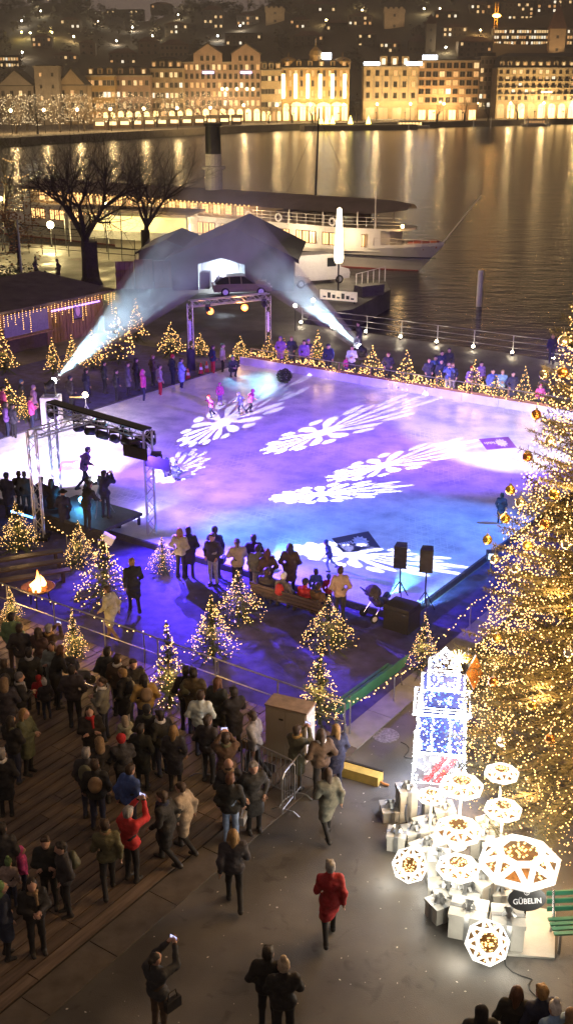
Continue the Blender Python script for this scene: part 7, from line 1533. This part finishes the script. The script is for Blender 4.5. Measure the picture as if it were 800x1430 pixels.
# ================================================================ cabinet, barriers, small street things
cab = thing('metal_cabinet', 'beige two door metal cabinet at the deck edge', 'cabinet', G(405, 1056), R(-24)); cab_m = mat('cabinet_paint', (.46, .40, .29), .5, .1, var=.06, sc=2)
MB().bx(-.52, .52, -.26, .26, .06, 1.42).ob('body', cab_m, cab); MB().bx(-.54, .54, -.28, .28, 1.42, 1.46).ob('top', mat('cabinet_top', (.3, .22, .16), .6), cab); MB().bx(-.48, .48, -.22, .22, 0, .06).ob('plinth', black_metal, cab)
for s in (-1, 1):
    d = MB().bx(min(s * .01, s * .5), max(s * .01, s * .5), -.275, -.262, .1, 1.38).ob('door', cab_m, cab)
    if s < 0: MB().bx(-.16, -.06, -.29, -.276, 1.12, 1.16).ob('handle', black_metal, d)
sidep = MB().bx(.521, .53, -.24, .24, .1, 1.38).ob('side_panel', mat('cabinet_side', (.62, .63, .66), .5), cab)
def barrier(a, c, label):
    d = c - a; L_ = d.length; t = thing('crowd_barrier', label, 'barrier', a, math.atan2(d.y, d.x), 'crowd barriers beside the cabinet')
    MB().tube([(0, 0, .12), (0, 0, 1.0), (.1, 0, 1.1), (L_ - .1, 0, 1.1), (L_, 0, 1.0), (L_, 0, .12)], .02, 6).tube([(0, 0, .2), (L_, 0, .2)], .016, 6).ob('frame', steel, t)
    for k in range(1, int(L_ / .13)): MB().tube([(k * .13, 0, .2), (k * .13, 0, 1.1)], .009, 5, cap=False).ob('bar', steel, t)
    for x in (.15, L_ - .15): MB().tube([(x, -.35, .02), (x, -.2, .12), (x, .2, .12), (x, .35, .02)], .016, 6).ob('foot', steel, t)
barrier(G(284, 1092), G(297, 1052), 'crowd barrier seen end on at the left of the grey cabinet'); barrier(G(338, 1086), G(411, 1122), 'crowd barrier in front of the beige cabinet'); barrier(G(394, 1142), G(420, 1108), 'crowd barrier turned end on at the kerb')
yb = thing('yellow_ramp', 'yellow block lying on the asphalt beside the stone kerb', 'ramp', G(503, 1086), R(-27)); MB().bx(-.5, .5, -.16, .16, 0, .24).ob('block', mat('ramp_yellow', (.55, .40, .10), .5, var=.15), yb); MB().bx(-.5, .5, .10, .165, .2, .26).ob('dark_edge', black_plastic, yb); MB().tube([(.5, 0, .05), (.6, -.05, .05), (.72, -.02, .03)], .03, 6).ob('cable_end', mat('cable_orange', (.5, .2, .05), .5), yb)
b = MB().lathe([(.34, 0), (.34, .008), (.30, .012), (0, .012)], 24); b.ob('manhole_cover', mat('manhole', (.22, .22, .23), .6, .3, var=.5, sc=16), None, G(538, 1027, .004), label='round pale manhole cover by the stone kerb', cat='manhole cover')
rlamp = thing('rink_lamp', 'small white lamp box at the right rink edge by the tree', 'stage light', G(684, 800)); MB().bx(-.16, .16, -.14, .14, .5, .78).ob('housing', black_plastic, rlamp); MB().bx(-.12, .12, -.15, -.141, .55, .74).ob('lens', mat('soft_lens', (.8, .85, .9), .3, emit=(.7, .8, 1), es=1.5, var=0), rlamp); MB().tube([(0, 0, 0), (0, 0, .5)], .03, 6).ob('post', black_metal, rlamp)
MB().bx(-.14, .14, -.1, .1, 0, .02).bx(-.14, .14, .09, .11, .02, .24).ob('laptop', mat('laptop_grey', (.2, .2, .22), .4, .4), None, G(380, 1075), rz=R(150), label='open laptop like board on the deck in front of the cabinet', cat='board')

# paper litter and confetti trodden into the asphalt, cables to the light figures
lr = random.Random(91); b = MB()
for k in range(420):
    p = UV(lr.uniform(2.6, 11), lr.uniform(-17, -1.5), .006); a = lr.uniform(0, 6.3); s_ = lr.choice((.008, .012, .018, .028)); ca, sa = math.cos(a) * s_, math.sin(a) * s_
    b.poly([(p.x + ca, p.y + sa, .007), (p.x - sa * .6, p.y + ca * .6, .012), (p.x - ca, p.y - sa, .007), (p.x + sa * .6, p.y - ca * .6, .006)])
b.ob('litter', mat('paper_litter', (.6, .58, .52), .8), kind='stuff', label='scattered paper scraps on the asphalt')
for i, (a, c) in enumerate((((560, 1040), (585, 1075)), ((560, 1190), (540, 1120)), ((700, 1330), (760, 1400)))):
    p0, p1 = G(*a), G(*c); pts = [p0.lerp(p1, f / 12) + Vector((.12 * math.sin(f * .9 + i), .1 * math.cos(f * .7), .014)) - p0 for f in range(13)]
    MB().tube(pts, .012, 5).ob('power_cable', wire, None, p0, label=['thin black cable lying behind the light tower', 'thin black cable lying left of the presents', 'thin black cable lying in front of the presents'][i], cat='cable', group='cables on the asphalt')
# ================================================================ who is where (head top pixel, facing)
A = person
# near crowd on the deck
for a in [(16, 856, -10, 'stand', 'green', 'short', 'hair', 'dark', 'brown'), (27, 872, 0, 'pocket', 'charcoal', 'short', 'hair', 'brownhair', 'beige'), (54, 876, -30, 'hold', 'brown', 'short', 'long', 'brownhair', 'black'), (68, 872, -20, 'photo', 'brown', 'short', 'hair', 'greyhair', 'black'),
          (72, 897, 170, 'fold', 'pale grey', 'long', 'long', 'brownhair', 'black'), (86, 901, -70, 'lean', 'black', 'long', 'long', 'ginger', 'black'), (27, 940, -60, 'hold', 'black', 'short', 'hat', 'grey', 'grey'), (5, 921, 20, 'pocket', 'black', 'short', 'hair', 'brownhair', 'black'), (6, 946, 10, 'pocket', 'charcoal', 'long', 'hood', 'tan', 'black'),
          (34, 990, -100, 'hold', 'olive', 'long', 'long', 'blond', 'black'), (2, 1046, 0, 'pocket', 'black', 'long', 'hair', 'greyhair', 'black'), (150, 904, 0, 'pocket', 'charcoal', 'short', 'hair', 'dark', 'beige'), (164, 914, -20, 'stand', 'brown', 'short', 'hair', 'brownhair', 'black'), (186, 921, -150, 'fold', 'black', 'short', 'hair', 'brownhair', 'navy'),
          (171, 934, 60, 'pocket', 'black', 'long', 'hair', 'blond', 'pale grey'), (201, 941, 20, 'pocket', 'mustard', 'short', 'long', 'dark', 'navy'), (141, 946, 80, 'hold', 'grey', 'short', 'bun', 'brownhair', 'navy'), (125, 987, 190, 'fold', 'black', 'long', 'long', 'dark', 'black'),
          (169, 1026, 20, 'hold', 'charcoal', 'short', 'hat', 'red', 'black'), (196, 1012, -10, 'pocket', 'black', 'long', 'hair', 'dark', 'black'), (223, 992, 40, 'pocket', 'black', 'short', 'hair', 'dark', 'navy'), (242, 1013, 0, 'stand', 'charcoal', 'long', 'long', 'blond', 'black'), (138, 1029, 30, 'pocket', 'black', 'short', 'hood', 'tan', 'black'), (120, 1045, 0, 'stand', 'charcoal', 'short', 'hair', 'greyhair', 'navy'),
          (182, 1068, -40, 'walk', 'blue', 'short', 'hair', 'brownhair', 'navy'), (259, 931, 0, 'pocket', 'black', 'short', 'hair', 'dark', 'charcoal'), (270, 934, 10, 'pocket', 'brown', 'long', 'hair', 'dark', 'navy'), (280, 965, 0, 'pocket', 'white', 'short', 'hair', 'brownhair', 'navy'), (304, 946, -30, 'stand', 'charcoal', 'long', 'long', 'ginger', 'black'), (326, 960, 30, 'hold', 'black', 'long', 'hair', 'dark', 'black'),
          (352, 994, 70, 'walk', 'pale grey', 'short', 'hair', 'brownhair', 'black'), (315, 1024, 0, 'photo', 'brown', 'long', 'hair', 'brownhair', 'black'), (319, 1060, 10, 'pocket', 'black', 'short', '', 'dark', 'black'), (321, 1081, -5, 'stand', 'black', 'short', 'hair', 'ginger', 'pale blue'), (354, 1065, 200, 'pocket', 'charcoal', 'long', 'hair', 'greyhair', 'black'), (252, 1093, 60, 'walk', 'beige', 'long', 'hair', 'brownhair', 'black'), (226, 1105, 70, 'walk', 'black', 'long', 'hair', 'brownhair', 'black'),
          (146, 1145, 10, 'walk', 'olive', 'short', 'hair', 'brownhair', 'black'), (63, 1169, 190, 'fold', 'black', 'short', 'hair', 'brownhair', 'black'), (85, 1177, 110, 'pocket', 'charcoal', 'short', 'hair', 'dark', 'black'), (44, 1228, 200, 'hold', 'black', 'short', 'long', 'dark', 'black'), (2, 1232, -60, 'pocket', 'navy', 'long', 'hood', 'green', 'black'), (2, 1150, 0, 'stand', 'charcoal', 'long', 'hair', 'dark', 'black'), (100, 930, 0, 'pocket', 'charcoal', 'short', 'hair', 'dark', 'black'), (40, 905, 0, 'stand', 'black', 'long', 'hair', 'dark', 'black'), (15, 1000, -30, 'hold', 'black', 'short', 'long', 'dark', 'navy'), (205, 985, 0, 'pocket', 'black', 'short', 'hat', 'charcoal', 'black'), (290, 1000, -20, 'pocket', 'charcoal', 'short', 'hair', 'brownhair', 'black')]:
    A(*a, place='c', **({'pack': 'tan'} if a[0] == 201 else {'scarf': 'white'} if a[0] in (223, 141) else {'bag': 'pale grey'} if a[0] == 321 else {}))
A(132, 1062, 5, 'stand', 'black', 'short', 'hair', 'brownhair', 'navy', place='c', pack='tan')
A(415, 1013, -35, 'photo', 'olive', 'long', 'hair', 'brownhair', 'tan', place='c'); A(448, 1018, 10, 'pocket', 'brown', 'short', 'long', 'brownhair', 'black', place='c'); A(469, 1011, 20, 'stand', 'navy', 'long', 'long', 'blond', 'navy', place='c')
A(179, 1127, -32, 'high', 'red', 'short', 'hair', 'greyhair', 'black', place='c', who='white haired person in red jacket raising a phone on the timber deck')
for a in [(54, 944, 0, 'red', 'hat', 'red'), (62, 950, 30, 'charcoal', 'pom', 'white'), (174, 1000, 20, 'beige', 'hood', 'beige'), (30, 1183, -60, 'pink', 'hood', 'pink'), (12, 1200, 0, 'beige', 'pom', 'green')]:
    A(a[0], a[1], a[2], 'stand', a[3], 'short', a[4], a[5], 'navy', place='c', child=True)
# asphalt
A(325, 1158, 0, 'walk', 'charcoal', 'short', 'long', 'blond', 'black', place='a', scarf='tan'); A(457, 1072, 15, 'walk', 'grey', 'long', 'long', 'brownhair', 'black', place='a')
A(461, 1203, 0, 'walk', 'red', 'long', 'hair', 'greyhair', 'black', place='a', who='lone person in long red coat walking across the asphalt')
A(217, 1331, -38, 'high', 'charcoal', 'short', 'bun', 'dark', 'brown', place='a', bag='black', who='dark haired person raising a phone at the lower edge, shoulder bag')
A(374, 1323, -5, 'pocket', 'black', 'short', 'hair', 'dark', 'black', place='a', who='left one of the couple in black at the lower edge'); A(396, 1341, 0, 'hold', 'black', 'short', 'pom', 'beige', 'black', place='a', who='right one of the couple, black jacket and beige bobble hat')
for a in [(672, 1404, 0, 'black', 'hood', 'black'), (722, 1377, -5, 'black', 'long', 'ginger'), (757, 1377, 10, 'navy', 'hair', 'blond'), (775, 1400, 20, 'pale blue', 'pom', 'white'), (798, 1408, 0, 'tan', 'hood', 'tan')]: A(a[0], a[1], a[2], 'pocket', a[3], 'short', a[4], a[5], 'black', place='b')
A(733, 1413, 0, 'stand', 'beige', 'short', 'pom', 'beige', 'black', place='b', child=True, sc=1.1)
# near rink edge
for a in [(251, 737, -20, 'pocket', 'beige', 'short', 'long', 'blond', 'black'), (263, 736, 0, 'pocket', 'black', 'long', 'hair', 'dark', 'black'), (300, 736, -10, 'stand', 'navy', 'short', 'hat', 'charcoal', 'black'), (296, 745, 150, 'pocket', 'charcoal', 'short', 'hair', 'brownhair', 'pale grey'), (331, 752, 5, 'fold', 'beige', 'short', 'bun', 'brownhair', 'black'), (354, 747, 0, 'pocket', 'black', 'short', 'hair', 'dark', 'black'), (360, 761, 0, 'stand', 'grey', 'short', 'hair', 'dark', 'pale grey'), (373, 766, 15, 'pocket', 'brown', 'short', 'long', 'ginger', 'black'), (405, 759, -10, 'pocket', 'brown', 'long', 'long', 'brownhair', 'black'), (475, 791, 10, 'pocket', 'beige', 'short', 'hair', 'brownhair', 'charcoal')]:
    A(*a, place='n', **({'bag': 'brown'} if a[0] == 475 else {}))
A(441, 795, 10, 'stand', 'blue', 'short', 'hair', 'brownhair', 'navy', place='n', child=True, sc=1.05); A(459, 803, -10, 'stand', 'red', 'short', 'hat', 'blue', 'black', place='n', child=True)
for i, (u, cc, hd, hc) in enumerate(((-.85, 'charcoal', 'hair', 'brownhair'), (-.25, 'grey', 'hat', 'white'), (.55, 'red', 'hat', 'charcoal'), (1.0, 'brown', 'hair', 'dark'))):
    p = G(402, 862); M_ = Matrix.Rotation(UA, 3, 'Z') @ Vector((u, .10, 0)); h = P_('sit')['head']; q = p + M_ + (Matrix.Rotation(UA, 3, 'Z') @ Vector((0, h.y, 0))); dep = q.y * cT - (h.z + .125 - CH) * sT; up = q.y * sT + (h.z + .125 - CH) * cT
    A(400 + F * q.x / dep, 715 - F * up / dep, -35, 'sit', cc, 'short', hd, hc, 'black', place='n')
A(184, 780, 20, 'walk', 'black', 'long', 'hair', 'blond', 'black', place='n'); A(150, 818, 60, 'walk', 'beige', 'long', 'hair', 'brownhair', 'tan', place='n', who='person in beige coat walking behind the wide lit conifer')
# by the front truss
for a in [(9, 660, -20, 'stand', 'navy', 'long', 'hat', 'navy', 'black'), (34, 655, 0, 'pocket', 'black', 'short', 'hair', 'dark', 'black'), (43, 655, 10, 'pocket', 'charcoal', 'short', 'hair', 'dark', 'black'), (62, 664, -20, 'stand', 'navy', 'long', 'hair', 'brownhair', 'black'), (71, 668, 0, 'fold', 'black', 'long', 'long', 'dark', 'black'), (88, 684, -20, 'pocket', 'navy', 'long', 'brim', 'black', 'black')]: A(*a, place='t')
A(112, 684, -20, 'stand', 'blue', 'short', 'hair', 'brownhair', 'navy', place='t', child=True); A(125, 672, -30, 'lean', 'black', 'short', 'hair', 'dark', 'black', place='t', z0=.62, who='operator bent over the follow spot on the black platform'); A(145, 657, -20, 'photo', 'navy', 'short', 'hair', 'dark', 'navy', place='t', z0=.62, who='person with raised arms standing on the black platform')
# on the ice
for a in [(123, 624, -60, 'skate', 'purple', 'short', 'hair', 'dark', 'navy', False), (455, 755, 90, 'skate', 'blue', 'short', 'hat', 'blue', 'pale blue', True), (307, 535, 200, 'stand', 'pink', 'short', 'hood', 'pink', 'purple', True), (291, 552, 120, 'skate', 'pink', 'short', 'hat', 'red', 'navy', True), (333, 548, 60, 'skate', 'pale blue', 'short', 'hat', 'white', 'navy', True), (353, 544, -60, 'skate', 'pink', 'short', 'hat', 'pink', 'black', True), (701, 689, -20, 'stand', 'navy', 'long', 'hair', 'dark', 'navy', True), (233, 640, 40, 'crouch', 'charcoal', 'short', 'hat', 'navy', 'navy', True), (246, 645, -40, 'crouch', 'navy', 'short', 'hat', 'charcoal', 'navy', True)]:
    A(*a[:9], place='i', child=a[9], z0=ICEZ)
# left of the rink
for a in [(43, 553, -60, 'hold', 'pink', 'short', 'hair', 'brownhair', 'navy'), (8, 561, -70, 'pocket', 'purple', 'short', 'long', 'dark', 'navy'), (17, 564, -40, 'pocket', 'charcoal', 'short', 'hair', 'dark', 'black'), (47, 538, -60, 'stand', 'purple', 'short', 'hat', 'purple', 'navy'), (4, 540, -60, 'stand', 'pink', 'short', 'hair', 'dark', 'navy'), (162, 516, -60, 'pocket', 'charcoal', 'short', 'hair', 'dark', 'black'), (178, 506, -70, 'stand', 'grey', 'long', 'hair', 'brownhair', 'black'), (200, 516, -80, 'stand', 'pink', 'short', 'hood', 'pink', 'navy'), (213, 495, -60, 'pocket', 'brown', 'short', 'hair', 'ginger', 'black'), (223, 509, -60, 'stand', 'beige', 'short', 'hair', 'dark', 'red'), (241, 495, -50, 'pocket', 'navy', 'short', 'hat', 'red', 'navy'), (253, 500, -70, 'fold', 'pale blue', 'long', 'hair', 'brownhair', 'navy'), (297, 482, -60, 'pocket', 'navy', 'short', 'hair', 'brownhair', 'red'), (311, 480, -100, 'stand', 'beige', 'short', 'hair', 'brownhair', 'black'), (366, 478, 180, 'pocket', 'purple', 'long', 'hood', 'purple', 'black'), (145, 505, -60, 'stand', 'charcoal', 'short', 'hair', 'dark', 'black'), (120, 515, -60, 'stand', 'navy', 'long', 'hair', 'dark', 'black'), (98, 525, -50, 'pocket', 'charcoal', 'short', 'hat', 'navy', 'black'), (190, 500, -60, 'pocket', 'black', 'long', 'hair', 'dark', 'black'), (30, 530, -60, 'stand', 'navy', 'short', 'hat', 'blue', 'navy')]: A(*a, place='l')
A(325, 497, 200, 'crouch', 'charcoal', 'short', 'hair', 'dark', 'black', place='l', z0=ICEZ)
# behind the far fence
for a in [(407, 470, 160, 'pocket', 'navy', 'long', 'hair', 'blond', 'black'), (418, 477, 180, 'stand', 'purple', 'short', 'hair', 'brownhair', 'navy'), (427, 475, 200, 'pocket', 'navy', 'short', 'hat', 'purple', 'navy'), (441, 486, 180, 'stand', 'blue', 'short', 'hair', 'dark', 'navy'), (473, 489, 170, 'hold', 'white', 'short', 'hair', 'brownhair', 'navy'), (542, 492, 180, 'pocket', 'charcoal', 'short', 'hair', 'ginger', 'black'), (599, 500, 180, 'pocket', 'navy', 'short', 'hair', 'brownhair', 'navy'), (608, 497, 170, 'stand', 'blue', 'short', 'hair', 'dark', 'navy'), (617, 490, 190, 'pocket', 'navy', 'long', 'hair', 'dark', 'black'), (627, 486, 170, 'stand', 'charcoal', 'long', 'hair', 'dark', 'black'), (620, 508, 180, 'photo', 'blue', 'short', 'hair', 'brownhair', 'pale grey'), (630, 508, 190, 'pocket', 'navy', 'short', 'hair', 'blond', 'pale grey'), (646, 517, 180, 'stand', 'purple', 'short', 'hat', 'red', 'navy'), (672, 505, 200, 'pocket', 'purple', 'short', 'hair', 'dark', 'navy'), (678, 520, 180, 'stand', 'blue', 'short', 'hair', 'dark', 'navy'), (694, 520, 170, 'hold', 'pale blue', 'short', 'hair', 'blond', 'navy'), (710, 522, 190, 'pocket', 'navy', 'long', 'hair', 'dark', 'navy'), (745, 532, 180, 'stand', 'charcoal', 'short', 'hat', 'red', 'navy'), (455, 482, 190, 'stand', 'navy', 'short', 'hat', 'navy', 'black'), (500, 450, 120, 'walk', 'charcoal', 'long', 'hair', 'dark', 'black'), (772, 467, 160, 'stand', 'navy', 'short', 'hair', 'blond', 'navy'), (590, 512, 180, 'stand', 'navy', 'short', 'hat', 'navy', 'navy')]: A(*a, place='f')
A(484, 498, 190, 'stand', 'pink', 'short', 'hat', 'pink', 'purple', place='f', child=True); A(753, 538, 170, 'stand', 'pink', 'short', 'hood', 'pink', 'navy', place='f', child=True, sc=1.15); A(700, 528, 180, 'stand', 'purple', 'short', 'pom', 'white', 'navy', place='f', child=True)
A(50, 358, -90, 'walk', 'charcoal', 'long', 'hair', 'dark', 'black', place='q'); A(63, 378, 0, 'walk', 'black', 'short', 'hair', 'dark', 'black', place='q'); A(80, 362, 90, 'walk', 'brown', 'long', 'hair', 'dark', 'black', place='q')
label_people()
for o in bpy.data.objects:
    l = o.get('label')
    if l and len(l.split()) > 16: o['label'] = ' '.join(l.split()[:16]).rstrip(',')

# ================================================================ hazy winter night air
hm = bpy.data.materials.new('night_haze'); hm.use_nodes = True; nt = hm.node_tree; nt.nodes.clear()
o = nt.nodes.new('ShaderNodeOutputMaterial'); v = nt.nodes.new('ShaderNodeVolumePrincipled'); v.inputs['Density'].default_value = 0.0005; v.inputs['Color'].default_value = (.95, .95, .95, 1); v.inputs['Anisotropy'].default_value = .2; nt.links.new(v.outputs[0], o.inputs['Volume'])
MB().bx(-720, 920, -120, 1080, -5.5, 150).ob('haze', hm, kind='stuff')
